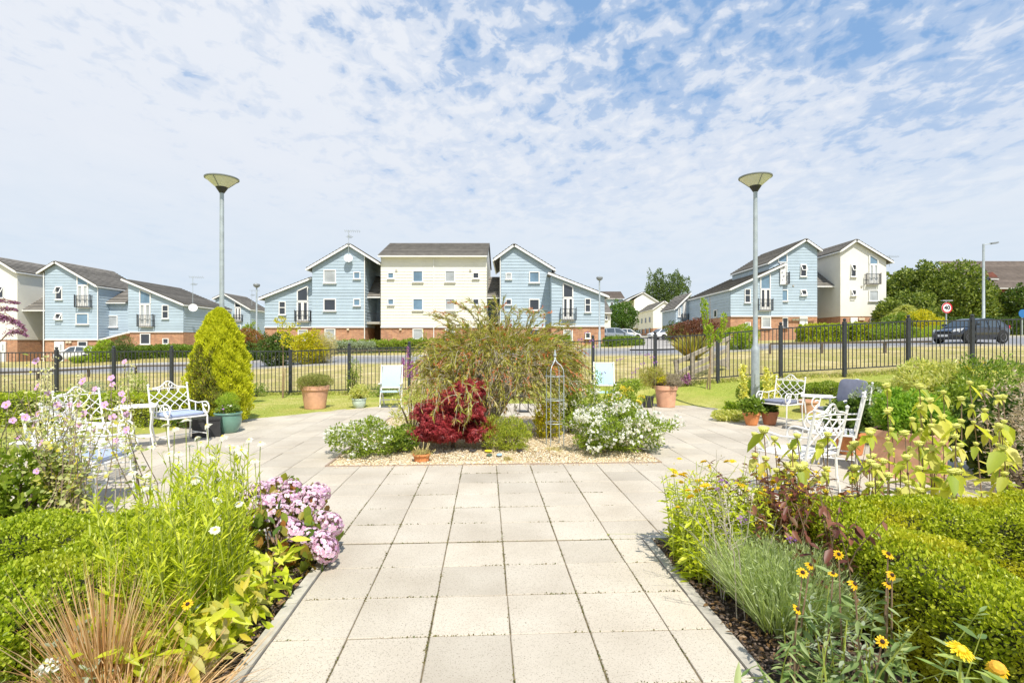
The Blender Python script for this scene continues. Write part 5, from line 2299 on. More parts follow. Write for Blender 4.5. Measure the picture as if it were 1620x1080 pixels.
def car(x, y, rz, L, W, Hh, paint, label, z=None):
    """side profile lofted over the width; the nose points to -x before turning"""
    z = gz0(x, y) if z is None else z
    e = empty('parked_car', label, 'car', (x, y, z + .0), rz, 'cars beyond the railings')
    Wh = W / 2
    k = L / 4.1
    # lower body: stations along x with (bottom, shoulder height, half width)
    st = [(-2.05, .42, .52, .50), (-2.02, .30, .62, .66), (-1.9, .24, .70, .78), (-1.65, .22, .80, .85), (-1.1, .22, .92, .88), (-.75, .22, .97, .89), (0, .22, .99, .90),
          (.8, .22, 1.01, .90), (1.4, .22, 1.02, .88), (1.75, .26, 1.0, .84), (1.95, .34, .96, .78), (2.03, .42, .84, .70)]
    B = MB()
    vs, fs = [], []
    ring = 12
    for xx, zb, zs, hw in st:
        hw = hw * Wh / .9
        pts = [(-hw * .86, zb), (-hw * .99, zb + (zs - zb) * .25), (-hw, zb + (zs - zb) * .62), (-hw * .965, zs - .05), (-hw * .90, zs), (-hw * .45, zs + .035)]
        pts = pts + [(-a, b2) for a, b2 in reversed(pts)]
        vs += [(xx * k, a, b2 * Hh / 1.5) for a, b2 in pts]
    for i in range(len(st) - 1):
        for j in range(ring):
            fs.append((i * ring + j, i * ring + (j + 1) % ring, (i + 1) * ring + (j + 1) % ring, (i + 1) * ring + j))
    fs.append(tuple(range(ring)))
    fs.append(tuple(range((len(st) - 1) * ring, len(st) * ring))[::-1])
    B.add(vs, fs)
    body = B.build('body', paint, e, True)
    # cabin
    prof = [(-1.08, .93), (-.42, 1.40), (-.15, 1.475), (.45, 1.50), (1.05, 1.45), (1.45, 1.32), (1.85, .98)]
    B = MB()
    vs, fs = [], []
    for xx, zz_ in prof:
        t = (zz_ - .93) / .57
        hw = Wh * (.93 - .20 * t)
        base = Wh * .93
        vs += [(xx * k, -base, .93 * Hh / 1.5), (xx * k, -hw, zz_ * Hh / 1.5), (xx * k, -hw * .55, (zz_ + .03 * t) * Hh / 1.5), (xx * k, hw * .55, (zz_ + .03 * t) * Hh / 1.5), (xx * k, hw, zz_ * Hh / 1.5), (xx * k, base, .93 * Hh / 1.5)]
    for i in range(len(prof) - 1):
        for j in range(5):
            fs.append((i * 6 + j, i * 6 + j + 1, (i + 1) * 6 + j + 1, (i + 1) * 6 + j))
    B.add(vs, fs)
    B.build('cabin', paint, e, True)

    def cab(xx, t, s, off=.012):
        """point on the side of the cabin at x and 0..1 up the local height"""
        zt_ = float(np.interp(xx, [p[0] for p in prof], [p[1] for p in prof]))
        zz_ = .97 + (zt_ - .97 - .05) * t
        tt = (zz_ - .93) / .57
        tl = (zt_ - .93) / .57
        f = (zz_ - .93) / max(zt_ - .93, .01)
        hw = Wh * .93 + (Wh * (.93 - .2 * tl) - Wh * .93) * f
        return Vector((xx * k, s * (hw + off), zz_ * Hh / 1.5))
    for s in (-1, 1):
        for xa, xb, xc, xd in ((-.80, .18, .18, -.28), (.27, 1.02, 1.02, .27), (1.10, 1.58, 1.32, 1.10)):
            G2 = MB()
            G2.add([cab(xa, 0, s), cab(xb, 0, s), cab(xc, 1, s), cab(xd, 1, s)], [(0, 1, 2, 3)])
            G2.build('side_window', GLASS_CAR, e)
    for (x0_, z0_), (x1_, z1_), nm in ((prof[0], prof[1], 'windscreen'), (prof[5], prof[6], 'rear_window')):
        G2 = MB()
        q = []
        for xx, zz_, f in ((x0_, z0_, .06), (x1_, z1_, .94)):
            pass
        n_ = Vector((-(z1_ - z0_), 0, (x1_ - x0_))) if x1_ < 0 else Vector(((z0_ - z1_), 0, (x1_ - x0_)))
        n_.normalize()
        vs = []
        for t in (.08, .93):
            xx = x0_ + (x1_ - x0_) * t
            zz_ = z0_ + (z1_ - z0_) * t
            tl = (zz_ - .93) / .57
            hw = Wh * (.93 - .2 * tl) * .9
            for s in (-1, 1):
                vs.append(Vector((xx * k, s * hw, (zz_ + .03 * tl) * Hh / 1.5)) + n_ * .02)
        G2.add(vs, [(0, 1, 3, 2)])
        G2.build(nm, GLASS_CAR, e)
    wr = .315
    for xx in (-1.28, 1.25):
        for s in (-1, 1):
            A = MB()
            A.lathe([(.05, -.01), (.375, -.01), (.375, .01), (.05, .01)], 24)
            a = A.build('wheel_arch', RUBBER, e)
            a.location = (xx * k, s * (Wh * .985), wr + .02)
            a.rotation_euler = (R(90), 0, 0)
            T = MB()
            T.lathe([(.2, -.1), (wr - .02, -.1), (wr, -.07), (wr, .07), (wr - .02, .1), (.2, .1)], 28)
            w_ = T.build('wheel', RUBBER, e, True)
            w_.location = (xx * k, s * (Wh - .075), wr)
            w_.rotation_euler = (R(90), 0, 0)
            Rm = MB()
            Rm.lathe([(.19, -.085), (.205, -.105), (.19, -.1), (.17, -.07)], 24)
            for j in range(8):
                an = j * math.pi / 4
                Rm.beam((.03 * math.cos(an), .03 * math.sin(an), s * -1 * -.09), (.19 * math.cos(an), .19 * math.sin(an), s * -1 * -.09), .05, .03)
            Rm.lathe([(0, -.1), (.05, -.1), (.05, .1), (0, .1)], 12)
            Rm.lathe([(.17, .07), (.19, .1), (.205, .105), (.19, .085)], 24)
            Rm.build('rim', RIM, w_)
    for s in (-1, 1):
        Lm = MB()
        Lm.add([(-2.0 * k, s * Wh * .52, .60), (-1.72 * k, s * Wh * .90, .66), (-1.58 * k, s * Wh * .93, .79), (-1.88 * k, s * Wh * .62, .73)], [(0, 1, 2, 3)])
        Lm.add([(-2.05 * k, s * Wh * .52, .59), (-1.76 * k, s * Wh * .93, .65), (-1.60 * k, s * Wh * .965, .80), (-1.90 * k, s * Wh * .62, .75)], [(0, 1, 2, 3)])
        Lm.build('headlight', LIGHT_LENS, e)
        Mr = MB()
        Mr.box((-.72 * k, s * (Wh + .07), .99), (.14, .2, .13))
        Mr.build('wing_mirror', paint, e)
        Hd = MB()
        for xx in (.0, .85):
            Hd.box((xx * k, s * (Wh * .985 + .012), .82), (.18, .02, .03))
        Hd.build('handle', paint, e)
        Dr = MB()
        for xx in (-.78, .22, 1.02):
            Dr.box((xx * k, s * (Wh * .975 + .004), .62), (.012, .03, .62))
        Dr.build('door_seam', RUBBER, e)
        Tl = MB()
        Tl.box((1.93 * k, s * Wh * .74, .88), (.12, .16, .16))
        Tl.build('tail_light', SIGN_RED, e)
    Pl = MB()
    Pl.box((-2.07 * k, 0, .40), (.02, .52, .11))
    Pl.build('number_plate', SIGN_WHITE, e)
    Gr = MB()
    Gr.box((-2.055 * k, 0, .58), (.03, .8, .10))
    Gr.build('grille', RUBBER, e)
    return e


car(X_(1535, 28.3), 28.3, R(12), 3.72, 1.62, 1.33, CAR_BLACK, 'black hatchback on the road at the right, seen from the side through the railings')
car(X_(1060, 66), 66, R(14), 4.3, 1.75, 1.5, CAR_WHITE, 'white car parked in the side street, in front of the white gable')
car(X_(1046, 78), 78, R(20), 4.3, 1.75, 1.5, CAR_WHITE, 'second white car mostly hidden behind the one parked in front of the gable')
car(X_(972, 52), 52, R(190), 4.2, 1.75, 1.5, CAR_SILVER, 'silver grey car parked beside the central houses, under the round tree')
car(X_(990, 70), 70, R(200), 4.2, 1.75, 1.45, CAR_WHITE, 'white car parked behind the silver one, under the round tree')
car(X_(124, 51.5), 51.5, R(4), 4.0, 1.72, 1.5, CAR_WHITE, 'white car parked at the door of the blue house on the left')
# ------------------------------------------------------------------ growing things


def crown_pts(clumps, n, shell=(.72, 1.06), squash=True):
    """points spread through the outer shell of a set of (centre, radii) clumps, none deep inside a neighbour"""
    C = np.array([c for c, r in clumps], float)
    Rr = np.array([(r if hasattr(r, '__len__') else (r, r, r)) for c, r in clumps], float)
    w = (Rr[:, 0] * Rr[:, 1] + Rr[:, 1] * Rr[:, 2] + Rr[:, 0] * Rr[:, 2])
    P, O = [], []
    have = 0
    while have < n:
        m = int(n * 1.6) + 50
        k = RNG.choice(len(C), m, p=w / w.sum())
        d = sphere_dirs(m)
        s = RNG.uniform(shell[0] ** 2, shell[1] ** 2, (m, 1)) ** .5
        p = C[k] + d * Rr[k] * s
        inside = np.zeros(m, bool)
        for j in range(len(C)):
            q = ((p - C[j]) / Rr[j])
            inside |= ((q * q).sum(1) < .5) & (k != j)
        ok = ~inside
        P.append(p[ok])
        O.append(unit(d[ok] / Rr[k][ok]))
        have += ok.sum()
    return np.concatenate(P)[:n], np.concatenate(O)[:n]


def leaves(root, part, clumps, n, L, W, mat, shape='oval', up=.5, out=.7, jit=.6, zmin=None, shell=(.72, 1.06), nup=.35):
    P, O = crown_pts(clumps, n, shell)
    if zmin is not None:
        P[:, 2] = np.maximum(P[:, 2], zmin + RNG.uniform(0, .05, len(P)))
    A = O * out + RNG.normal(0, .55, P.shape) + [0, 0, up]
    NN = O + [0, 0, nup]
    me = leaf_mesh(part, P, A, NN, L, W, mat, shape, 1.0, jit)
    return link(part, me, root, root is not None)


def rand_clumps(c, rad, n, rr=(.28, .5), seed=0, top=1.0):
    """clumps filling an ellipsoid, so the outline is uneven"""
    rs = random.Random(seed)
    out = []
    for i in range(n):
        a = i * 2.39996 + rs.uniform(-.3, .3)
        z = 1 - 2 * (i + .5) / n
        s = math.sqrt(max(0, 1 - z * z))
        f = rs.uniform(.48, .74)
        r = rs.uniform(*rr)
        out.append(((c[0] + rad[0] * f * s * math.cos(a), c[1] + rad[1] * f * s * math.sin(a), c[2] + rad[2] * f * z * top),
                    (rad[0] * r, rad[1] * r, rad[2] * r * rs.uniform(.8, 1.1))))
    for i in range(n):        # stray sprays that break the outline
        q = Vector((rs.gauss(0, 1), rs.gauss(0, 1), rs.gauss(.25, .9))).normalized()
        f = rs.uniform(.84, 1.10)
        r = rs.uniform(.07, .15)
        out.append(((c[0] + rad[0] * f * q.x, c[1] + rad[1] * f * q.y, c[2] + rad[2] * f * q.z), (rad[0] * r, rad[1] * r, rad[2] * r * 1.5)))
    return out


def plant(name, label, cat, x, y, z=None, group=None):
    return empty(name, label, cat, (x, y, gz0(x, y) if z is None else z), 0, group)


def stems(root, part, segs, mat, n=5):
    """segs: list of (points, radius or radii)"""
    mb = MB()
    for pts, r in segs:
        mb.tube(pts, r, n)
    return mb.build(part, mat, root, True, True)


def tree(name, label, x, y, trunk_h, c_rad, c_z, nleaf, lsize, mat, ncl=16, seed=1, tr=.14, shape='oval', rr=(.28, .5), group=None, wl=.6, nlimb=9):
    g0 = gz0(x, y)
    e = plant(name, label, 'tree', x, y, g0, group)
    cc = (x, y, g0 + c_z)
    cl = rand_clumps(cc, c_rad, ncl, rr, seed)
    rs = random.Random(seed)
    stems(e, 'trunk', [([(x, y, g0 - .1), (x + rs.uniform(-.1, .1), y, g0 + trunk_h * .5), (x + rs.uniform(-.2, .2), y, g0 + trunk_h), (x + rs.uniform(-.2, .2), y, g0 + c_z + c_rad[2] * .4)], [tr * 1.3, tr, tr * .8, tr * .2])], TRUNK, 8)
    sg = []
    for k in range(min(nlimb, len(cl))):
        c = cl[(k * 7) % len(cl)][0]
        z0 = g0 + trunk_h * rs.uniform(.6, 1.1)
        m = ((x + c[0]) / 2, (y + c[1]) / 2, (z0 + c[2]) / 2 + .1 * c_rad[2])
        sg.append(([(x, y, z0), m, c], [tr * .45, tr * .3, tr * .08]))
    stems(e, 'limbs', sg, TRUNK, 5)
    leaves(e, 'crown', cl, nleaf, lsize, lsize * wl, mat, shape)
    return e


def shrub(name, label, x, y, rad, h, nleaf, lsize, mat, ncl=14, seed=1, shape='oval', wl=.55, z=None, cat='shrub', nst=9, rr=(.28, .5), stem=None, up=.5, z0=0.0, part='foliage', group=None, lift=0.0):
    g0 = (gz0(x, y) if z is None else z)
    e = plant(name, label, cat, x, y, g0, group)
    cc = (x, y, g0 + z0 + (h - z0) * .5)
    cl = rand_clumps(cc, (rad[0], rad[1], (h - z0) * .5 * 1.15), ncl, rr, seed)
    rs = random.Random(seed)
    sg = []
    for k in range(nst):
        c = cl[(k * 5) % len(cl)][0]
        sg.append(([(x + rs.uniform(-.1, .1) * rad[0], y + rs.uniform(-.1, .1) * rad[1], g0), ((x + c[0]) / 2, (y + c[1]) / 2, g0 + (c[2] - g0) * .6), c], [.02 * max(1, h), .014 * max(1, h), .004]))
    stems(e, 'stems', sg, stem or TRUNK, 5)
    leaves(e, part, cl, nleaf, lsize, lsize * wl, mat, shape, up=up, zmin=g0 + .01)
    return e


def hedge(name, label, boxes, nleaf, lsize, mat, group=None, bev=.1, core=True, cat='hedge', wob=.03):
    """boxes: (centre x, y, half length, half depth, z0, height, rotation)"""
    b0 = boxes[0]
    e = empty(name, label, cat, (b0[0], b0[1], b0[4]), 0, group)
    P, O = [], []
    area = [2 * b2[2] * 2 * b2[3] + 2 * (2 * b2[2] + 2 * b2[3]) * b2[5] for b2 in boxes]
    for b2, ar in zip(boxes, area):
        n = int(nleaf * ar / sum(area))
        cx, cy, hx, hy, z0, hh, rz = b2
        hz = hh / 2
        fa = np.array([hx * hy * 4, hy * hh * 2, hy * hh * 2, hx * hh * 2, hx * hh * 2])
        k = RNG.choice(5, n, p=fa / fa.sum())
        q = RNG.uniform(-1, 1, (n, 3))
        nn = np.zeros((n, 3))
        for f, (ax, s) in enumerate(((2, 1), (0, 1), (0, -1), (1, 1), (1, -1))):
            m_ = k == f
            q[m_, ax] = s
            nn[m_, ax] = s
        p = q * [hx, hy, hz]
        # round the shoulders
        inner = np.clip(p, [-(hx - bev), -(hy - bev), -(hz)], [hx - bev, hy - bev, hz - bev])
        d = p - inner
        ln = np.linalg.norm(d, axis=1, keepdims=True)
        o = np.where(ln > 1e-6, d / np.maximum(ln, 1e-6), nn)
        p = inner + o * np.minimum(ln, bev)
        o = unit(o + nn * .3)
        w = wob * (np.sin(p[:, 0:1] * 7 + 1.3) + np.sin(p[:, 1:2] * 9 + p[:, 2:3] * 8) + np.sin(p[:, 0:1] * 17 + p[:, 2:3] * 13) * .6)
        p = p + o * (w - RNG.uniform(0, 1, (n, 1)) ** 1.6 * .09 * (bev / .1) + .02)
        g1 = np.sin(p[:, 0] * 31 / (bev * 10) + np.sin(p[:, 1] * 17 / (bev * 10)) * 2) + np.sin(p[:, 1] * 37 / (bev * 10) + p[:, 2] * 29 / (bev * 10)) + np.sin(p[:, 2] * 41 / (bev * 10) - p[:, 0] * 13 / (bev * 10))
        keep = (g1 > -1.05) | (RNG.uniform(0, 1, len(p)) < .35)
        p, o = p[keep], o[keep]
        c, s = math.cos(rz), math.sin(rz)
        Rm = np.array([[c, s, 0], [-s, c, 0], [0, 0, 1]])
        P.append(p @ Rm + [cx, cy, z0 + hz])
        O.append(o @ Rm)
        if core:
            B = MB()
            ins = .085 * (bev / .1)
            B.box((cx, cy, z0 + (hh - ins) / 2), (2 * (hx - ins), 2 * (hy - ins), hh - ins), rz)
            B.build('inner_core', HEDGE_CORE, e, False, True)
    P, O = np.concatenate(P), np.concatenate(O)
    A = O * .9 + RNG.normal(0, .6, P.shape) + [0, 0, .45]
    me = leaf_mesh('foliage', P, A, O + [0, 0, .3], lsize, lsize * .58, mat, 'oval', 1.0, .5)
    link('foliage', me, e, True)
    return e


def inst(name, me, parent, loc, rot=(0, 0, 0), s=1.0):
    o = link(name, me, parent)
    o.location = Vector(loc) - (parent.location if parent is not None else Vector())
    o.rotation_euler = rot
    o.scale = (s, s, s)
    return o


def flower_mesh(name, npet, L, W, pm_, dm, droop=.1, dr=.012, dh=.008, layers=1):
    """a daisy-like flower facing +z"""
    mb = MB()
    for ly in range(layers):
        for k in range(npet):
            a = 2 * math.pi * (k + .5 * ly) / npet + random.uniform(-.08, .08)
            l_ = L * random.uniform(.85, 1.08) * (1 - .22 * ly)
            c, s = math.cos(a), math.sin(a)

            def q(r, t, z):
                return (r * c - t * s, r * s + t * c, z + .004 * ly)
            mb.add([q(dr * .6, 0, 0), q(l_ * .45, -W / 2, .004 - droop * l_ * .2), q(l_ * .85, -W * .42, -droop * l_ * .7), q(l_, 0, -droop * l_), q(l_ * .85, W * .42, -droop * l_ * .7), q(l_ * .45, W / 2, .004 - droop * l_ * .2)],
                   [(0, 1, 2, 3), (0, 3, 4, 5)], 0)
    mb.lathe([(dr, -.002), (dr * 1.05, dh * .4), (dr * .7, dh), (0, dh * 1.15)], 9, mi=1)
    me = bpy.data.meshes.new(name)
    me.from_pydata(mb.v, [], mb.f)
    me.materials.append(pm_)
    me.materials.append(dm)
    me.polygons.foreach_set('material_index', mb.m)
    me.update()
    return me


# ======== near box hedges
def vu_box(v0, v1, u0, u1, h, z0=-.02):
    c = pf((v0 + v1) / 2, (u0 + u1) / 2)
    return (c.x, c.y, (v1 - v0) / 2, (u1 - u0) / 2, z0, h, TH)


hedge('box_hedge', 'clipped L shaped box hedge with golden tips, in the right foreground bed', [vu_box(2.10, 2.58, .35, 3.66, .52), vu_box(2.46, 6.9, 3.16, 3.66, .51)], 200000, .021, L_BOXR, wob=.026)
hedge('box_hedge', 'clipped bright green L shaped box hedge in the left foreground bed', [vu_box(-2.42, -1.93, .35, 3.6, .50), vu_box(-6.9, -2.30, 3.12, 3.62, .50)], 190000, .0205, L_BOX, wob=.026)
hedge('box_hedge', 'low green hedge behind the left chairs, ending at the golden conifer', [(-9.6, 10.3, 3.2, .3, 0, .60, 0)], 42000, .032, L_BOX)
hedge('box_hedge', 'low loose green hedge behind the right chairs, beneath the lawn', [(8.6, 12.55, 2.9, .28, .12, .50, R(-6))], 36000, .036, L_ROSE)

# ======== golden conifer
x, y = X_(343, 10.5), 10.6
e = plant('golden_conifer', 'tall golden green conifer shaped like a flame, left of the paving', 'tree', x, y, 0)
hgt = Z_(491, 10.4)
prof_z = [0, .06, .28, .56, .79, .90, .97, 1.0]
prof_r = [.46, .56, .64, .52, .36, .24, .12, .02]
n = 46000
t = RNG.uniform(0, 1, n) ** .85
ang = RNG.uniform(0, 2 * math.pi, n)
rr_ = np.interp(t, prof_z, prof_r)
lob = 1 + .07 * np.sin(ang * 5 + t * 9) + .07 * np.sin(ang * 9 - t * 27) + .07 * np.sin(ang * 7 + t * 41) + .05 * np.sin(ang * 15 + t * 70)
dp = 1 - RNG.uniform(0, 1, n) ** 2.2 * .28
r_ = rr_ * .93 * lob * dp
P = np.stack([x + r_ * np.cos(ang), y + r_ * np.sin(ang), .03 + t * hgt], 1)
out_ = np.stack([np.cos(ang), np.sin(ang), np.full(n, .25)], 1)
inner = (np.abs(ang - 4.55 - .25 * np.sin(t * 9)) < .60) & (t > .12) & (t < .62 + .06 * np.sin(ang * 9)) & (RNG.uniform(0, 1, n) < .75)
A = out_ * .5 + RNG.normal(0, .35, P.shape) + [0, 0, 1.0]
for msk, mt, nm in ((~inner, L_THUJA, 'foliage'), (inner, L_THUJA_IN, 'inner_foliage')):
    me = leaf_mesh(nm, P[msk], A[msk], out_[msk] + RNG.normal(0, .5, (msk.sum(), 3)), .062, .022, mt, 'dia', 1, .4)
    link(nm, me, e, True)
stems(e, 'trunk', [([(x, y, -.05), (x, y, 1.0), (x, y, hgt * .93)], [.07, .05, .01])], TRUNK, 8)
B = MB()
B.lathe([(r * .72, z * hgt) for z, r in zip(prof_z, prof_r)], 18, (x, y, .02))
B.build('inner_core', HEDGE_CORE, e, True, True)

# ======== the big weeping bottlebrush in the gravel bed
x, y = -.62, 9.3
e = plant('bottlebrush_bush', 'huge weeping olive green bush with red brown tips, in the middle of the gravel bed', 'bush', x, y, 0)
sg, NP_, ND, RP_, RD = [], [], [], [], []
rs = random.Random(5)
cx0, cz0 = -.28, 1.22


def needles(sh, d2, ln, red, dens=66):
    m_ = len(sh) - 1
    for w_ in range(int(ln * dens)):
        s_ = rs.random()
        i_ = min(int(s_ * m_), m_ - 1)
        b_ = sh[i_].lerp(sh[i_ + 1], s_ * m_ - i_)
        dd = ((sh[i_ + 1] - sh[i_]).normalized() + Vector((rs.gauss(0, .36), rs.gauss(0, .36), rs.gauss(0, .34)))).normalized()
        if red and s_ > .55:
            RP_.append(b_)
            RD.append(dd)
        else:
            NP_.append(b_)
            ND.append(dd)


for k in range(1180):
    q = Vector(sphere_dirs(1)[0])
    q.z = q.z * .5 + .28 if k % 3 else q.z
    q.normalize()
    f = rs.uniform(.45, 1.0) ** .6
    rx = 1.38 if q.x > 0 else 1.18
    p0 = Vector((cx0 + q.x * rx * f, y + q.y * .95 * f, cz0 + q.z * .66 * f))
    if p0.z < .62 and (-.1 < p0.x < .75):
        continue
    out_ = Vector((q.x, q.y, max(q.z, -.2) + .25))
    d2 = (out_ + Vector((rs.gauss(0, .45), rs.gauss(0, .45), rs.gauss(0, .3)))).normalized()
    ln = rs.uniform(.28, .55)
    dr_ = rs.uniform(.35, 1.0) * (1 - .55 * max(q.z, 0))
    sh = [p0 + d2 * ln * t + Vector((0, 0, -dr_ * ln * t * t)) for t in (0, .25, .5, .75, 1)]
    if k % 7 == 0:
        base_ = Vector((x + rs.uniform(-.15, .25), y + rs.uniform(-.15, .15), .05))
        mid_ = base_.lerp(p0, .55) + Vector((0, 0, .30))
        sg.append(([base_, mid_, p0] + sh[1:], [.012, .008, .005, .004, .003, .003, .002]))
    elif k % 2:
        sg.append((sh, [.004, .0035, .003, .0025, .002]))
    needles(sh, d2, ln, rs.random() < .32, 80)
# strands that weep over the maple and towards the gravel
for k in range(70):
    a_ = Vector((rs.uniform(-1.55, .35), 9.3 - rs.uniform(.7, 1.1), rs.uniform(.95, 1.6)))
    if k < 34:
        a_ = Vector((rs.uniform(-1.45, -.35), rs.uniform(7.45, 8.1), rs.uniform(.75, 1.15)))
    ln = rs.uniform(.3, .62)
    dx = rs.gauss(0, .12)
    sh = [a_ + Vector((dx * t, -.22 * t, .12 * t - ln * t * t)) for t in (0, .25, .5, .75, 1)]
    sg.append((sh, [.005, .004, .003, .003, .002]))
    needles(sh, None, ln, rs.random() < .25, 85)
for k in range(60):
    q = Vector(sphere_dirs(1)[0])
    p0 = Vector((cx0 + q.x * 1.25, y - abs(q.y) * .9, cz0 + q.z * .6))
    sg.append(([p0, p0 + Vector((rs.gauss(0, .15), -.1, rs.gauss(0, .1))), p0 + Vector((rs.gauss(0, .3), -.15, rs.gauss(-.1, .15)))], [.007, .005, .003]))
# long shoots breaking the outline, read off the photograph
for (x0, y0), (x1, y1) in (((760, 520), (690, 493)), ((765, 515), (715, 478)), ((770, 515), (742, 474)), ((775, 515), (765, 480)), ((790, 515), (783, 472)), ((800, 515), (812, 486)), ((830, 520), (872, 494)), ((850, 525), (905, 513)), ((740, 525), (676, 497)),
                           ((835, 520), (858, 486)), ((870, 530), (912, 522)), ((730, 525), (693, 516)), ((780, 510), (800, 480)), ((700, 545), (655, 548)), ((845, 518), (842, 490)), ((690, 560), (645, 590)), ((880, 545), (932, 560)), ((755, 512), (730, 485)), ((800, 512), (796, 489)), ((700, 590), (640, 640)), ((890, 590), (925, 640)), ((715, 538), (706, 500))):
    Y_ = 9.3 + rs.uniform(-.35, .25)
    a_, b_ = at(x0, y0, Y_), at(x1, y1, Y_)
    m_ = a_.lerp(b_, .5) + Vector((0, 0, .07))
    sh = [a_, a_.lerp(m_, .6), m_, m_.lerp(b_, .5) + Vector((0, 0, .01)), b_]
    sg.append((sh, [.006, .005, .004, .003, .002]))
    needles(sh, None, (b_ - a_).length, rs.random() < .55, 95)
    for j in range(3):
        q = sh[2 + j % 2]
        dd = Vector((rs.gauss(0, .5) + (b_.x - a_.x), rs.gauss(0, .4), rs.gauss(.2, .3))).normalized() * rs.uniform(.15, .3)
        s2 = [q, q + dd * .5, q + dd + Vector((0, 0, -.05))]
        sg.append((s2, [.003, .002, .0015]))
        needles(s2, None, dd.length, rs.random() < .4, 90)
stems(e, 'branches', sg, STEM_P, 4)
NP_, ND = np.array(NP_), np.array(ND)
print('needles', len(NP_))
link('foliage', leaf_mesh('foliage', NP_, ND, RNG.normal(0, 1, NP_.shape), .098, .0135, L_NEEDLE, 'dia', 1, .3), e, True)
link('red_tips', leaf_mesh('red_tips', RP_, RD, RNG.normal(0, 1, (len(RP_), 3)), .055, .014, L_NEEDLE_R, 'dia', 1, .3), e, True)
base = [([(x + rs.uniform(-.1, .1), y + rs.uniform(-.1, .1), 0), (x + rs.uniform(-.3, .3), y + rs.uniform(-.3, .3), .6), (x + rs.uniform(-.6, .6), y + rs.uniform(-.4, .4), 1.4)], [.035, .024, .01]) for _ in range(9)]
stems(e, 'trunk', base, TRUNK, 6)

# ======== red maple
x, y = X_(716, 7.95), 7.95
e = plant('red_maple', 'low dark red Japanese maple with lacy leaves, in front of the big bush', 'tree', x, y, 0)
cl = []
rs = random.Random(9)
for k in range(60):
    a = rs.uniform(0, 2 * math.pi)
    f = math.sqrt(rs.random())
    pz_ = rs.uniform(.22, .98)
    hw = float(np.interp(pz_, [.2, .4, .65, .85, 1.0], [.46, .54, .44, .26, .14]))
    px_ = f * math.cos(a) * hw + float(np.interp(pz_, [.2, .6, 1.0], [-.02, .03, .24]))
    cl.append(((x + px_, y + f * math.sin(a) * hw * .8, pz_), (.16, .16, .085)))
P, O = crown_pts(cl, 11000, (.3, 1.45))
Pm, Am, Nm = [], [], []
for p, o_ in zip(P, O):
    n_ = Vector(o_) + Vector((0, 0, .9)) + Vector((random.gauss(0, .4), random.gauss(0, .4), 0))
    n_.normalize()
    ax = Vector((o_[0], o_[1], -.25)) + Vector((random.gauss(0, .5), random.gauss(0, .5), random.gauss(0, .3)))
    ax = (ax - n_ * ax.dot(n_)).normalized()
    sx_ = n_.cross(ax)
    for f in (-1.5, -.8, 0, .8, 1.5):
        Pm.append(p)
        Am.append(ax * math.cos(f) + sx_ * math.sin(f) - n_ * .25)
        Nm.append(n_)
link('foliage', leaf_mesh('foliage', Pm, Am, Nm, .058, .013, L_MAPLE, 'dia', 1, .12), e, True)
stems(e, 'trunk', [([(x, y, 0), (x + .02, y, .18), (x + .1, y, .4)], [.03, .025, .014])] + [([(x, y, .12), ((x + c[0][0]) / 2, (y + c[0][1]) / 2, c[0][2] * .75), c[0]], [.014, .009, .003]) for c in cl[::2]], TRUNK, 6)

# ======== white and yellow roses, cistus, small shrubs of the gravel bed


def blossom_mesh(name, mat, disc, npet=5, L=.028, W=.028, dr=.006):
    return flower_mesh(name, npet, L, W, mat, disc, -.15, dr, .006)


def cluster_mesh(name, mat, n=26, r=.045, pl=.016):
    P = sphere_dirs(n) * [r, r, r * .6] + [0, 0, r * .3]
    A = unit(P) + RNG.normal(0, .6, P.shape)
    return leaf_mesh(name, P, A, P + [0, 0, .02], pl, pl * .95, mat, 'oval', 1, .5)


WC = [cluster_mesh('flower', P_CREAM if k == 2 else P_WHITE, 34, .058, .03) for k in range(3)]
WS = [cluster_mesh('flower', P_WHITE, 14, .028, .022) for k in range(2)]
YC = [cluster_mesh('flower', P_PALEY, 30, .045, .028) for k in range(2)]


def scatter_flowers(e, part, meshes, clumps, n, s=(.8, 1.2), top=-.2, front=False, maxtry=4000):
    k = 0
    P, O = crown_pts(clumps, n * 6, (.95, 1.1))
    for p, o_ in zip(P, O):
        if o_[2] < top or (front and o_[1] > .35):
            continue
        q = Vector(o_) + Vector((0, -.2, .5))
        rot = q.to_track_quat('Z', 'Y').to_euler()
        inst(part, random.choice(meshes), e, p, rot, random.uniform(*s))
        k += 1
        if k >= n:
            break


def rose(label, x, y, rx, h, nleaf, meshes, nfl, seed, mat=L_ROSE, ls=.04, name='rose_bush', ry=None, s=(.8, 1.2), z=0.0, cat='shrub', ncl=16):
    e = plant(name, label, cat, x, y, z)
    cl = rand_clumps((x, y, z + h * .5), (rx * 1.08, (ry or rx * .8) * 1.08, h * .58), ncl, (.17, .36), seed)
    rs = random.Random(seed)
    stems(e, 'stems', [([(x + rs.uniform(-.08, .08), y, z), ((x + c[0][0]) / 2, (y + c[0][1]) / 2, z + (c[0][2] - z) * .6), c[0]], [.008, .006, .003]) for c in cl], STEM_G, 4)
    leaves(e, 'foliage', cl, nleaf, ls, ls * .6, mat, zmin=z + .01)
    scatter_flowers(e, 'flower', meshes, cl, nfl, s, -.1, True)
    return e, cl


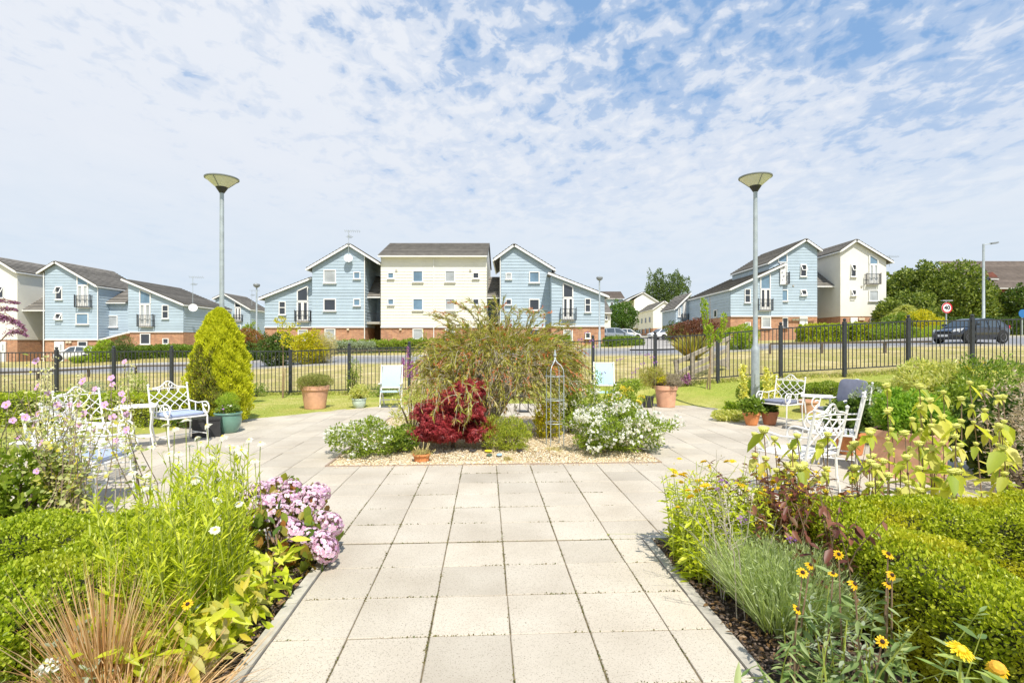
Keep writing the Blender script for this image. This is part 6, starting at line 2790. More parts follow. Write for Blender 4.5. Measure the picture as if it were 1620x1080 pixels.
rose('large white flowering rose bush at the right end of the gravel bed', X_(978, 7.75), 7.85, .78, .72, 7600, WC, 80, 3, s=(.7, 1.7))
rose('spindly white rose shoots rising behind the obelisk', X_(930, 9.0), 9.2, .48, 1.02, 2600, WC, 30, 4, ls=.036, s=(.6, 1.1), ncl=10)
rose('loose white flowering shrub spilling over the left front corner of the gravel', X_(575, 7.45), 7.5, .60, .50, 3900, WS, 70, 6, ls=.034, name='flowering_shrub', s=(.7, 1.5))
rose('yellow rose bush behind the white roses, below the turquoise chair', X_(990, 9.6), 9.7, .42, .86, 2400, YC, 22, 8, ls=.04, s=(.9, 1.5), ncl=10)
shrub('low_shrub', 'low bright green shrub in the gravel right of the red maple', X_(800, 7.9), 7.9, (.42, .35), .44, 4200, .06, leaf('juniper_leaf', [(.2, .27, .03), (.36, .42, .04), (.50, .52, .07)], .35), 14, 21, 'dia', .2, 0.0, up=1.0)
shrub('golden_shrub', 'small golden leaved shrub beside the obelisk', X_(866, 8.9), 8.9, (.26, .24), .72, 2200, .04, L_GOLD, 10, 22, z=0.0)
shrub('low_shrub', 'small rounded green clump between the white shrub and the maple', X_(632, 7.7), 7.75, (.30, .25), .36, 3000, .034, L_GREEN, 10, 23, z=0.0)
shrub('dead_stalks', 'thin tangle of yellowish stalks left of the bottlebrush bush', X_(650, 8.8), 8.9, (.34, .3), .85, 1500, .05, L_VARI, 12, 24, z=0.0, wl=.3)
shrub('green_perennial', 'tall thin green perennial between the obelisk and the yellow roses', X_(902, 9.4), 9.5, (.2, .2), 1.25, 1500, .11, L_ROSE, 8, 25, 'dia', .12, 0.0)
# small plants in the gravel
for i, (px, py, r, m_, lab) in enumerate(((875, 712, .13, L_DRY, 'dry brown tuft at the foot of the obelisk'), (930, 706, .10, L_GREEN, 'little green tuft under the white rose bush'),
                                          (803, 727, .05, L_DRY, 'tiny dry seedling near the front edge of the gravel'), (690, 700, .12, L_GREEN, 'low grey green tuft in the shade of the maple'))):
    d = FPX * EYE / (py - HY)
    e = plant('small_tuft', lab, 'plant', X_(px, d), d, 0)
    k = 260
    P = RNG.normal(0, r * .45, (k, 3)) * [1, 1, 0] + [e.location.x, e.location.y, .0]
    link('foliage', leaf_mesh('foliage', P, RNG.normal(0, .8, (k, 3)) + [0, 0, .7], RNG.normal(0, 1, (k, 3)), .05, .012, m_, 'dia'), e, True)
# succulents in the bowl
x, y = X_(667, 7.15), 7.15
e = plant('succulent', 'straggly succulent rosettes growing in the shallow orange bowl', 'plant', x, y, .09)
k = 420
P = np.stack([x + RNG.normal(0, .06, k), y + RNG.normal(0, .06, k), .085 + RNG.uniform(0, .05, k)], 1)
link('foliage', leaf_mesh('foliage', P, RNG.normal(0, .7, (k, 3)) + [0, 0, .6], RNG.normal(0, 1, (k, 3)), .035, .012, leaf('succulent_leaf', [(.36, .34, .10), (.50, .38, .16), (.28, .32, .08)], .2), 'oval'), e, True)
sg = []
for k in range(9):
    a = k * .7
    q = Vector((x + .05 * math.cos(a), y + .05 * math.sin(a), .09))
    sg.append(([q, q + Vector((math.cos(a) * .03, 0, .06)), q + Vector((math.cos(a) * .06, 0, random.uniform(.1, .17)))], [.004, .0035, .006]))
stems(e, 'flower_stalks', sg, plain('succulent_stalk', (.60, .50, .22), .8), 5)

# ======== plants in pots
def pot_plant(px, d, rx, h, z0, n, ls, mat, label, name='potted_plant', wl=.4, ncl=12, seed=1, shape='oval', flowers=None, nf=0):
    x, y = X_(px, d), d
    e = plant(name, label, 'plant', x, y, z0)
    cl = rand_clumps((x, y, z0 + h * .45), (rx, rx, h * .55), ncl, (.3, .5), seed)
    stems(e, 'stems', [([(x, y, z0 - .05), ((x + c[0][0]) / 2, (y + c[0][1]) / 2, (z0 + c[0][2]) / 2), c[0]], [.005, .004, .002]) for c in cl], STEM_B, 4)
    leaves(e, 'foliage', cl, n, ls, ls * wl, mat, shape, zmin=z0 - .05)
    if flowers:
        scatter_flowers(e, 'flower', flowers, cl, nf, (.5, .8), 0)
    return e


HEATH = leaf('heather_leaf', [(.20, .24, .05), (.30, .34, .07), (.34, .26, .12)], .3)
HEATHG = leaf('grey_heather_leaf', [(.38, .32, .24), (.28, .24, .16), (.46, .38, .32)], .25)
pot_plant(498.5, 12.95, .44, .38, .50, 9000, .05, HEATH, 'mop of green heather filling the big left terracotta pot', 'heather', .2, 14, 31, 'dia')
pot_plant(1058, 13.3, .36, .34, .48, 6500, .05, HEATHG, 'greyish brown heather in the big right terracotta pot', 'heather', .2, 12, 32, 'dia')
pot_plant(1033, 13.5, .34, .50, .50, 4000, .09, L_NEEDLE, 'loose bronze grassy plant behind the big right terracotta pot', 'grassy_plant', .1, 10, 33, 'dia')
pot_plant(1047, 13.2, .14, .16, .60, 700, .05, L_GOLD, 'little lime green sprig in front of the greyish heather', 'potted_plant', .5, 6, 34)
pot_plant(568, 13.1, .24, .36, .21, 1600, .05, L_VARI, 'loose variegated plant in the small pale green pot', 'potted_plant', .5, 10, 35, flowers=[WS[0]], nf=10)
pan = flower_mesh('flower', 5, .03, .034, P_PURPLE, DISC_YELLOW, -.1, .006)
panw = flower_mesh('flower', 5, .03, .034, P_WHITE, DISC_YELLOW, -.1, .006)
pot_plant(361, 9.45, .19, .15, .35, 1100, .032, L_GREEN, 'purple and white pansies in the green glazed pot', 'pansies', .6, 8, 36, flowers=[pan, panw, panw], nf=14)
pot_plant(362, 9.65, .17, .36, .36, 3200, .055, leaf('feathery_leaf', [(.26, .38, .03), (.42, .54, .06)], .4), 'feathery bright green plant rising behind the pansies', 'feathery_plant', .09, 10, 37, 'dia')
pot_plant(1189, 10.3, .22, .28, .24, 1100, .07, L_GREEN, 'green leafy plant in the orange pot by the lamp post', 'potted_plant', .6, 9, 38)
pot_plant(1217, 10.35, .17, .16, .24, 700, .06, L_DARK, 'dark leaved plant in the brown pot by the lamp side chair', 'potted_plant', .6, 7, 39)
pot_plant(1345, 7.6, .34, .5, .30, 1500, .09, L_DARK, 'dark green large leaved plant in the orange clay pot', 'potted_plant', .6, 9, 40)
x, y = X_(1435, 6.35), 6.35
e = plant('planter_shrub', 'dense bright green feathery shrub filling the square terracotta planter', 'shrub', x, y, .45)
cl = rand_clumps((x + .02, y, .74), (.38, .38, .31), 16, (.28, .46), 41)
leaves(e, 'foliage', cl, 9000, .06, .018, leaf('choisya_leaf', [(.15, .30, .03), (.26, .43, .04), (.38, .52, .06)], .4), 'lance', shell=(.6, 1.08))
stems(e, 'stems', [([(x, y, .42), c[0]], [.008, .003]) for c in cl], STEM_G, 4)

# ======== around the right hand group
shrub('variegated_shrub', 'rounded yellow variegated shrub behind the square planter', X_(1487, 9.0), 9.2, (.62, .5), Z_(577, 9.0), 7500, .085, L_VARI, 18, 51, 'lance', .32, .0)
e = shrub('dark_green_shrub', 'tall dark green upright shrub with yellow sprays at the right edge', X_(1600, 8.4), 8.6, (.80, .6), Z_(574, 8.4), 8000, .10, L_GREEN, 18, 52, 'dia', .2, .0)
shrub('goldenrod', 'patch of golden yellow flowering stems right of the variegated shrub', X_(1556, 9.2), 9.4, (.42, .35), 1.22, 3200, .05, leaf('goldenrod_leaf', [(.55, .48, .03), (.70, .50, .02), (.26, .34, .04)], .35), 12, 53, 'dia', .3, .0, cat='plant')
shrub('green_shrub', 'mid green leafy shrub low between the variegated shrub and the goldenrod', X_(1540, 8.2), 8.3, (.55, .4), .98, 4200, .06, L_ROSE, 14, 54, 'oval', .5, .0)
shrub('green_shrub', 'dark leafy shrub in the bed at the right edge behind the phlomis', X_(1600, 6.2), 6.3, (.6, .45), .95, 5200, .08, L_DARK, 14, 55, 'oval', .55, .0)
shrub('seeding_shrub', 'pale brown seed heads of a shrub at the right edge of the picture', X_(1640, 5.3), 5.4, (.42, .4), 1.18, 2600, .05, leaf('seed_leaf', [(.50, .42, .30), (.40, .30, .20), (.58, .50, .40)], .2), 12, 56, 'dia', .3, .0, cat='plant')
shrub('ground_cover', 'low green and yellow ground cover beside the orange pot by the lamp', X_(1160, 10.8), 10.9, (.42, .3), .20, 2200, .05, L_VARI, 10, 57, z=0.0, cat='plant')
shrub('green_shrub', 'small fresh green shrub at the lamp foot behind the orange pot', X_(1175, 11.2), 11.4, (.35, .3), .32, 1800, .06, L_LIME, 9, 58, z=0.0)
shrub('pink_flowering_shrub', 'grey green shrub with a few pink flowers beside the planter', X_(1392, 8.0), 8.3, (.28, .25), .85, 1800, .05, L_SILVER, 12, 59, 'oval', .45, 0.0)
shrub('green_shrub', 'dark green clump behind the storage box and conifer foot', X_(300, 9.9), 10.0, (.35, .25), .34, 1500, .05, L_DARK, 8, 60, z=0.0)
shrub('white_flowering_plant', 'small whitish plant at the foot of the green glazed pot', X_(338, 9.6), 9.6, (.16, .12), .24, 700, .03, leaf('cream_leaf', [(.60, .56, .42), (.36, .40, .16), (.24, .3, .08)], .3), 7, 61, z=0.0, cat='plant')

# tall yellow mulleins round the lamp foot
for i, (px, Y, top, lab) in enumerate(((1176, 11.0, 577, 'pale yellow mullein spike just left of the right lamp post'), (1213, 11.1, 583, 'pale yellow mullein spike just right of the right lamp post'), (1226, 11.6, 594, 'shorter yellow mullein spike, farther right of the lamp post'))):
    x, y = X_(px, Y), Y
    e = plant('mullein', lab, 'plant', x, y, 0)
    h = Z_(top, Y)
    stems(e, 'stem', [([(x, y, 0), (x + .02, y, h * .5), (x, y, h)], [.012, .01, .004])], STEM_G, 5)
    k = 420
    t = RNG.uniform(.25, 1, k)
    P = np.stack([x + RNG.normal(0, .055, k) * (1.1 - t * .6), y + RNG.normal(0, .055, k) * (1.1 - t * .6), t * h], 1)
    link('flower_spike', leaf_mesh('flower_spike', P, RNG.normal(0, .7, (k, 3)) + [0, 0, .4], RNG.normal(0, 1, (k, 3)), .055, .034, leaf('mullein_petal', [(.78, .68, .10), (.60, .62, .14), (.84, .78, .30)], .35), 'oval'), e, True)

# ======== phlomis in seed, right bed
HEADM = MB()
HEADM.lathe([(.006, -.016), (.020, -.012), (.028, .002), (.025, .014), (.016, .024), (.006, .028), (0, .029)], 12)
for k in range(16):
    a = k * math.pi / 8
    HEADM.beam((.02 * math.cos(a), .02 * math.sin(a), .004), (.032 * math.cos(a), .032 * math.sin(a), .02), .005, .005)
head_me = HEADM.mesh('seed_head', SEED_HEAD, True)


def phlomis(label, xr, yr, n, zr, seed):
    rs = random.Random(seed)
    x0, y0 = (xr[0] + xr[1]) / 2, (yr[0] + yr[1]) / 2
    e = plant('phlomis', label, 'plant', x0, y0, 0)
    sg, P, A, NN, L = [], [], [], [], []
    for k in range(n):
        x, y = rs.uniform(*xr), rs.uniform(*yr)
        h = rs.uniform(*zr)
        lx, ly = rs.gauss(0, .05), rs.gauss(0, .04)
        top = Vector((x + lx, y + ly, h))
        b_ = Vector((x, y, 0))
        sg.append(([b_, b_.lerp(top, .5) + Vector((.01, 0, 0)), top], [.006, .005, .004]))
        z = h
        lev = 0
        while z > h * .45:
            t = z / h
            p = b_.lerp(top, t)
            inst('seed_head', head_me, e, p, (rs.gauss(0, .12), rs.gauss(0, .12), rs.random() * 6), rs.uniform(.85, 1.25) * (1 - .1 * lev))
            a0 = rs.random() * 6
            for q in range(2 + (rs.random() < .7)):
                a = a0 + q * math.pi * .8 + rs.gauss(0, .2)
                P.append(p - Vector((0, 0, .012)))
                A.append((math.cos(a) * .7, math.sin(a) * .7, rs.uniform(-1.1, -.5)))
                NN.append((math.cos(a), math.sin(a), .8))
                L.append(rs.choice((.06, .09, .12, .17)) * rs.uniform(.85, 1.15) * (1 + .2 * lev))
            z -= rs.uniform(.16, .28)
            lev += 1
        for q in range(5):
            a = rs.random() * 6.28
            zz_ = rs.uniform(.08, h * .5)
            P.append(b_.lerp(top, zz_ / h))
            A.append((math.cos(a), math.sin(a), rs.uniform(-.6, .3)))
            NN.append((0, 0, 1))
            L.append(rs.uniform(.13, .24))
    stems(e, 'stems', sg, STEM_B, 5)
    L = np.array(L)
    link('foliage', leaf_mesh('foliage', P, A, NN, L, L * .44, L_PHLOMIS, 'drop', 1, .25), e, True)


phlomis('phlomis clump in seed with drooping yellow leaves, left of the planter before the chairs', (1.82, 2.75), (3.72, 4.15), 17, (.66, .96), 1)
phlomis('phlomis clump in seed in the middle, standing in front of the square planter', (2.65, 3.6), (3.8, 4.2), 10, (.55, .94), 2)
phlomis('biggest phlomis clump in seed with large yellow leaves, at the right of the planter', (3.75, 4.9), (4.2, 5.3), 24, (.75, 1.25), 3)

# ======== dark leaved loosestrife
def leafy_stems(e, part_l, part_s, bases, hrange, lsize, wl, mat, smat, seed, nl=22, lean=.14, shape='lance', srad=.004, axdroop=-.2, flowers=None, nf=0, fs=(.8, 1.2), base_leaf=0.0):
    rs = random.Random(seed)
    sg, P, A, NN, L = [], [], [], [], []
    for (x, y) in bases:
        h = rs.uniform(*hrange)
        lx, ly = rs.gauss(0, lean), rs.gauss(0, lean)
        b_ = Vector((x, y, 0))
        pts = [b_ + Vector((lx * t * t * h, ly * t * t * h, h * t)) for t in (0, .33, .66, 1)]
        sg.append((pts, [srad * 1.2, srad, srad * .8, srad * .4]))
        for q in range(nl):
            t = base_leaf + (1 - base_leaf) * rs.random()
            i_ = min(int(t * 3), 2)
            p = pts[i_].lerp(pts[i_ + 1], t * 3 - i_)
            a = rs.random() * 6.28
            P.append(p)
            A.append((math.cos(a), math.sin(a), axdroop + rs.uniform(-.3, .8)))
            NN.append((0, 0, 1))
            L.append(lsize * rs.uniform(.6, 1.25) * (1.15 - .45 * t))
        if flowers and nf:
            for q in range(nf if rs.random() < .85 else 0):
                t = rs.uniform(.8, 1.02)
                p = b_ + Vector((lx * t * t * h, ly * t * t * h, h * t)) + Vector((rs.gauss(0, .02), rs.gauss(0, .02), rs.gauss(0, .01))) * (nf > 1)
                dv = Vector((rs.gauss(0, .35), -.25 + rs.gauss(0, .35), 1))
                inst('flower', rs.choice(flowers), e, p, dv.to_track_quat('Z', 'Y').to_euler(), rs.uniform(*fs))
    stems(e, part_s, sg, smat, 4)
    L = np.array(L)
    link(part_l, leaf_mesh(part_l, P, A, NN, L, L * wl, mat, shape, 1, .3), e, True)


def spots(n, xr, yr, seed):
    rs = random.Random(seed)
    return [(rs.uniform(*xr), rs.uniform(*yr)) for _ in range(n)]


yb = flower_mesh('flower', 5, .011, .008, P_YELLOW, DISC_YELLOW, -.3, .003)
e = plant('purple_loosestrife', 'dark purple leaved plant with tiny yellow flowers, in front of the right chairs', 'plant', 1.95, 3.75, 0)
leafy_stems(e, 'foliage', 'stems', spots(64, (1.62, 2.3), (3.4, 4.05), 3), (.5, .80), .08, .42, L_PURPLE, STEM_B, 4, 34, .18, flowers=[yb], nf=2, fs=(1, 1.6))
e = plant('purple_loosestrife', 'hanging dark purple leaves between the lavender and the box hedge', 'plant', 1.72, 2.95, 0)
leafy_stems(e, 'foliage', 'stems', spots(26, (1.72, 2.0), (2.75, 3.6), 6), (.5, .74), .085, .42, L_PURPLE, STEM_B, 7, 22, .2, axdroop=-.9)
e = plant('purple_loosestrife', 'thin dark purple shoots among the phlomis in front of the planter', 'plant', 2.95, 3.95, 0)
leafy_stems(e, 'foliage', 'stems', spots(7, (2.3, 3.3), (3.8, 4.2), 16), (.45, .85), .075, .42, L_PURPLE, STEM_B, 17, 16, .15, axdroop=-.7)

# ======== yellow tickseed at the corner of the right bed
TS = flower_mesh('flower', 9, .026, .012, P_YELLOW, DISC_YELLOW, .1, .008, layers=2)
e = plant('tickseed', 'yellow flowering leafy plant at the corner where the path meets the patio', 'plant', 1.4, 3.9, 0)
leafy_stems(e, 'foliage', 'stems', spots(95, (1.20, 1.80), (3.4, 4.12), 8), (.34, .70), .085, .28, L_DAISY, STEM_G, 9, 34, .13, flowers=[TS], nf=0)
rs = random.Random(12)
for k in range(24):
    p = Vector((rs.uniform(1.2, 1.95), rs.uniform(3.45, 4.0), rs.uniform(.50, .78)))
    if k < 3:
        p = Vector((1.16 + .05 * k, 3.6 - k * .1, .48 + .1 * k))
    inst('flower', TS, e, p, (rs.gauss(-.3, .3), rs.gauss(0, .3), 0), rs.uniform(.9, 1.5))
stems(e, 'flower_stalks', [([(1.4 + rs.uniform(-.2, .3), 3.8, .3), (rs.uniform(1.15, 1.9), rs.uniform(3.5, 3.9), rs.uniform(.6, .8))], [.003, .002]) for _ in range(14)], STEM_G, 4)

# ======== catmint / wispy dry stems leaning over the path
e = plant('verbena', 'wispy dry stalks with small purple heads leaning over the path edge', 'plant', 1.3, 3.4, 0)
sg, P, A = [], [], []
VB = cluster_mesh('flower', P_PURPLE, 22, .018, .012)
for k in range(22):
    b_ = Vector((rs.uniform(1.3, 1.5), rs.uniform(3.0, 3.9), 0))
    tp = b_ + Vector((rs.uniform(-.32, .12), rs.uniform(-.25, .1), rs.uniform(.45, .85)))
    m_ = b_.lerp(tp, .55) + Vector((.05, 0, .05))
    sg.append(([b_, m_, tp], [.003, .0025, .0015]))
    for j in range(4):
        q = m_.lerp(tp, rs.random())
        r2 = q + Vector((rs.gauss(0, .05), rs.gauss(0, .04), rs.uniform(.03, .08)))
        sg.append(([q, r2], [.0016, .001]))
        P.append(r2)
        A.append((0, 0, 1))
    if k in (2, 9, 15):
        inst('flower', VB, e, tp, (0, 0, 0), 1.2)
stems(e, 'stalks', sg, STEM_P, 4)
link('seed_buds', leaf_mesh('seed_buds', P, A, RNG.normal(0, 1, (len(P), 3)), .014, .009, L_DRY, 'dia'), e, True)

# ======== lavender
x, y = pf(1.76, 3.02).x, pf(1.76, 3.02).y
e = plant('lavender', 'soft grey green lavender mound beside the right edge of the path', 'plant', x, y, 0)
k = 5200
c_ = np.clip(RNG.normal(0, 1, (k, 2)), -1.9, 1.9) * [.105, .15]
P = np.stack([x + c_[:, 0], y + c_[:, 1], RNG.uniform(.0, .05, k)], 1)
D = np.stack([c_[:, 0] * 2.3 + RNG.normal(0, .2, k), c_[:, 1] * 1.8 + RNG.normal(0, .2, k), np.ones(k)], 1)
link('foliage', blade_mesh('foliage', P, D, RNG.uniform(.2, .46, k), .006, L_LAV, .12, 3), e, True)
k = 9000
t = RNG.uniform(.2, 1, k)
i_ = RNG.integers(0, 5200, k)
Dn = unit(D[i_])
P2 = P[i_] + Dn * (t * .36)[:, None]
link('side_leaves', leaf_mesh('side_leaves', P2, Dn + RNG.normal(0, .45, (k, 3)), RNG.normal(0, 1, (k, 3)), .032, .006, L_LAV, 'dia'), e, True)
inst('flower', VB, e, (x + .02, y - .1, .47), (0, 0, 0), 1.1)

# ======== rudbeckias, front right
RB = [flower_mesh('flower', 11, .034, .012, P_ORANGE, DISC_BROWN, d_, .011, .012) for d_ in (.1, .35, .6)]
x, y = 1.15, 2.15
e = plant('rudbeckia', 'black eyed yellow rudbeckias on tall brown stems in the right foreground', 'plant', x + .15, y, 0)
rs = random.Random(21)
fl = [((1270, 905), 2.35), ((1261, 963), 2.25), ((1282, 893), 2.4), ((1318, 907), 2.3), ((1327, 876), 2.4), ((1352, 923), 2.2), ((1405, 876), 2.3), ((1411, 909), 2.25), ((1405, 923), 2.2), ((1396, 1014), 2.0)]
sg, P, A, NN, L = [], [], [], [], []
for i, ((px, py), Y) in enumerate(fl):
    tp = at(px, py, Y)
    b_ = Vector((tp.x + rs.uniform(-.06, .06), tp.y + rs.uniform(-.05, .12), 0))
    m_ = b_.lerp(tp, .6) + Vector((rs.uniform(-.02, .02), 0, 0))
    sg.append(([b_, b_.lerp(m_, .5), m_, tp], [.006, .005, .004, .003]))
    dv = Vector((rs.gauss(0, .3), -.75 + rs.gauss(0, .25), .9))
    inst('flower', RB[i % 3] if i not in (1,) else RB[0], e, tp, dv.to_track_quat('Z', 'Y').to_euler(), rs.uniform(.55, .85))
    for q in range(20):
        t = rs.uniform(.08, .85)
        p = b_.lerp(tp, t)
        a = rs.random() * 6.28
        P.append(p)
        A.append((math.cos(a), math.sin(a), rs.uniform(-1.0, .5)))
        NN.append((0, 0, 1))
        L.append(rs.uniform(.06, .13) * (1.2 - .5 * t))
for q in range(260):
    a = rs.random() * 6.28
    b_ = Vector((rs.uniform(.98, 1.6), rs.uniform(1.7, 2.35), rs.uniform(.0, .16)))
    P.append(b_)
    A.append((math.cos(a), math.sin(a), rs.uniform(.0, .9)))
    NN.append((0, 0, 1))
    L.append(rs.uniform(.06, .13))
stems(e, 'stems', sg, STEM_B, 5)
L = np.array(L)
link('foliage', leaf_mesh('foliage', P, A, NN, L, L * .24, L_RUD, 'lance', 1, .5), e, True)
# large yellow flowers in the corner
BY = flower_mesh('flower', 20, .040, .008, P_YELLOW, DISC_YELLOW, .15, .014, .008, layers=2)
BO = flower_mesh('flower', 16, .030, .009, P_ORANGE, DISC_ORANGE, .5, .020, .014, layers=1)
e = plant('oxeye_daisy', 'two large yellow flowers with pale green pointed leaves in the bottom right corner', 'plant', 1.42, 1.62, 0)
sg, P, A, NN, L = [], [], [], [], []
for (px, py), Y, me_, tilt in (((1520, 1027), 1.60, BY, -.5), ((1578, 1056), 1.55, BO, -.35)):
    tp = at(px, py, Y)
    b_ = Vector((tp.x + .02, tp.y + .05, 0))
    sg.append(([b_, b_.lerp(tp, .5), tp], [.005, .004, .004]))
    inst('flower', me_, e, tp, (tilt + .9, rs.gauss(0, .15), 0), 1.0)
    for q in range(26):
        t = rs.uniform(.5, .97)
        p = b_.lerp(tp, t) + Vector((rs.gauss(0, .03), rs.gauss(0, .03), 0))
        a = rs.random() * 6.28
        P.append(p)
        A.append((math.cos(a), math.sin(a), rs.uniform(.0, .8)))
        NN.append((0, 0, 1))
        L.append(rs.uniform(.06, .11))
stems(e, 'stems', sg, STEM_G, 5)
L = np.array(L)
link('foliage', leaf_mesh('foliage', P, A, NN, L, L * .24, leaf('pointed_leaf', [(.34, .44, .12), (.46, .54, .18), (.24, .36, .10)], .4), 'lance', 1, .3), e, True)
e = plant('green_perennial', 'leafy pale stems between the rudbeckias and the box hedge, front right', 'plant', 1.55, 1.95, 0)
leafy_stems(e, 'foliage', 'stems', spots(26, (1.15, 1.78), (1.55, 2.45), 44), (.2, .62), .085, .26, L_RUD, STEM_G, 45, 18, .15)
e = plant('green_perennial', 'low greyish foliage over the bare soil below the lavender', 'plant', 1.45, 2.55, 0)
leafy_stems(e, 'foliage', 'stems', spots(20, (1.42, 1.75), (2.2, 2.75), 46), (.12, .42), .06, .26, L_SILVER, STEM_G, 47, 16, .2)

# ======== shasta daisies, front left
DA = [flower_mesh('flower', 22, .036, .0085, P_WHITE, DISC_YELLOW, d_, .010, .008, layers=2) for d_ in (.05, .3, .65)]
e = plant('shasta_daisy', 'big clump of white shasta daisies with light green leaves, left of the path', 'plant', -1.78, 3.0, 0)
bs = []
rs = random.Random(31)
for k in range(165):
    u = rs.uniform(2.4, 3.55)
    v = rs.uniform(-1.88, -1.36 if u < 3.1 else -1.55) if u > 2.7 else rs.uniform(-1.72, -1.36)
    p = pf(v, u)
    bs.append((p.x, p.y))
leafy_stems(e, 'foliage', 'stems', bs, (.62, .97), .088, .17, L_DAISY, STEM_G, 32, 52, .09, flowers=None, axdroop=.75)
sg = []
for (px, py), Y in (((268, 718), 3.5), ((283, 716), 3.4), ((294, 664), 3.4), ((246, 774), 3.1), ((232, 752), 3.3), ((276, 677), 3.5), ((327, 672), 3.5), ((311, 692), 3.4), ((352, 690), 3.4), ((363, 705), 3.3), ((382, 712), 3.3), ((412, 700), 3.4), ((394, 695), 3.6), ((371, 708), 3.6), ((403, 728), 3.3),
                    ((251, 820), 2.75), ((340, 838), 2.55), ((283, 732), 3.3), ((307, 757), 3.1), ((344, 790), 3.0), ((228, 770), 3.3), ((378, 797), 2.9), ((240, 707), 3.6), ((262, 672), 3.7), ((335, 722), 3.2), ((300, 706), 3.5), ((210, 748), 3.4), ((318, 700), 3.7)):
    tp = at(px, py, Y)
    b_ = Vector((tp.x + rs.uniform(-.05, .05), tp.y + rs.uniform(-.05, .05), .5))
    sg.append(([b_, b_.lerp(tp, .6) + Vector((rs.gauss(0, .008), 0, 0)), tp], [.0035, .003, .0025]))
    dv = Vector((rs.gauss(0, .35), rs.gauss(-.3, .3), 1))
    inst('flower', rs.choice(DA), e, tp, dv.to_track_quat('Z', 'Y').to_euler(), rs.uniform(.7, 1.05))
stems(e, 'flower_stalks', sg, STEM_G, 4)
# large yellowing leaves around its foot
k = 340
P, A, NN, L = [], [], [], []
for _ in range(k):
    u = rs.uniform(2.3, 3.15)
    v = rs.uniform(-1.75, -1.27)
    P.append(pf(v, u, rs.uniform(.05, .36)))
    A.append((rs.uniform(-.3, 1), rs.uniform(-1, .1), rs.uniform(-1.0, .3)))
    NN.append((rs.uniform(0, .6), -.6, .8))
    L.append(rs.uniform(.06, .12))
L = np.array(L)
link('old_leaves', leaf_mesh('old_leaves', P, A, NN, L, L * .32, L_DAISY_OLD, 'lance', 1, .3), e, True)
P, A, NN = [], [], []
for _ in range(900):
    u = rs.uniform(2.25, 3.5)
    v = rs.uniform(-2.1, -1.28)
    P.append(pf(v, u, rs.uniform(.02, .34)))
    A.append((rs.uniform(-.6, 1), rs.uniform(-1, .4), rs.uniform(-.8, .8)))
    NN.append((rs.uniform(-.3, .6), -.6, .8))
link('lower_leaves', leaf_mesh('lower_leaves', P, A, NN, .12, .035, L_DAISY, 'lance', 1, .3), e, True)

# ======== pink hydrangea
c0 = pf(-1.52, 3.86)
x, y = c0.x, c0.y
e = plant('pink_hydrangea', 'pink mophead hydrangea overhanging the left edge of the path', 'shrub', x, y, 0)


def hyd_head(seed):
    n = 150
    d = sphere_dirs(n)
    d = d[d[:, 2] > -.45]
    n = len(d)
    P, A, NN = [], [], []
    for q in d:
        q = Vector(q)
        t1 = q.orthogonal().normalized()
        t1 = Matrix.Rotation(random.random() * 6.28, 3, q) @ t1
        t2 = q.cross(t1)
        c = Vector((q.x * .075, q.y * .075, q.z * .055)) * random.uniform(.93, 1.06)
        for k in range(4):
            a = k * math.pi / 2
            P.append(c)
            A.append(t1 * math.cos(a) + t2 * math.sin(a) + q * .18)
            NN.append(q)
    return leaf_mesh('flower_head', P, A, NN, .0155, .0165, P_HYD, 'oval', .5, .12)


HH = [hyd_head(k) for k in range(3)]
hp = [((410, 775), 4.1), ((436, 768), 4.25), ((462, 770), 4.2), ((405, 800), 3.95), ((430, 795), 4.0), ((458, 790), 4.1), ((487, 782), 4.15), ((495, 792), 4.05), ((505, 778), 4.2), ((512, 822), 3.95), ((525, 828), 3.9), ((470, 840), 3.75), ((455, 830), 3.8), ((510, 858), 3.75), ((515, 868), 3.7), ((442, 812), 3.95), ((416, 820), 3.9), ((388, 790), 4.1), ((478, 806), 4.0), ((490, 848), 3.75)]
sg = []
cl = []
for i, ((px, py), Y) in enumerate(hp):
    p = at(px, py, Y)
    sg.append(([(x + rs.uniform(-.08, .08), y + rs.uniform(-.05, .05), 0), ((x + p.x) / 2, (y + p.y) / 2, p.z * .6), p - Vector((0, 0, .03))], [.007, .006, .004]))
    dv = Vector((p.x - x, p.y - y - .1, .35))
    inst('flower_head', HH[i % 3], e, p, dv.to_track_quat('Z', 'Y').to_euler(), rs.uniform(.95, 1.3))
    cl.append(((p.x * .75 + x * .25 - .03, p.y + .05, p.z - .12), (.11, .12, .11)))
cl.append(((x, y, .2), (.25, .2, .18)))
stems(e, 'stems', sg, STEM_B, 5)
leaves(e, 'foliage', cl, 620, .095, .06, L_HYDR, 'oval')

# ======== brown grass, bottom left
for i, (cx_, cy_, k, sp, ln, lab) in enumerate(((-1.56, 2.06, 2600, .17, .50, 'arching brown grass clump at the bottom left, beside the path edge'), (-1.78, 2.25, 520, .04, .72, 'upright reddish brown grass blades against the box hedge'), (-2.02, 2.0, 1200, .16, .46, 'low brown grass clump in the bottom left corner'))):
    e = plant('brown_grass', lab, 'grass clump', cx_, cy_, 0)
    c_ = RNG.normal(0, 1, (k, 2)) * sp
    P = np.stack([cx_ + c_[:, 0] * .6, cy_ + c_[:, 1] * .6, np.zeros(k)], 1)
    up_ = 2.4 if i == 1 else 1.05
    D = np.stack([c_[:, 0] / sp * .5 + RNG.normal(0, .32, k) - .10, c_[:, 1] / sp * .5 + RNG.normal(0, .25, k), np.full(k, up_)], 1)
    link('blades', blade_mesh('blades', P, D, RNG.uniform(.5, 1.15, k) * ln, .0042, L_STRAW, np.clip(RNG.normal(.62, .3, k), .05, 1.4) * (.3 if i == 1 else 1), 5), e, True)
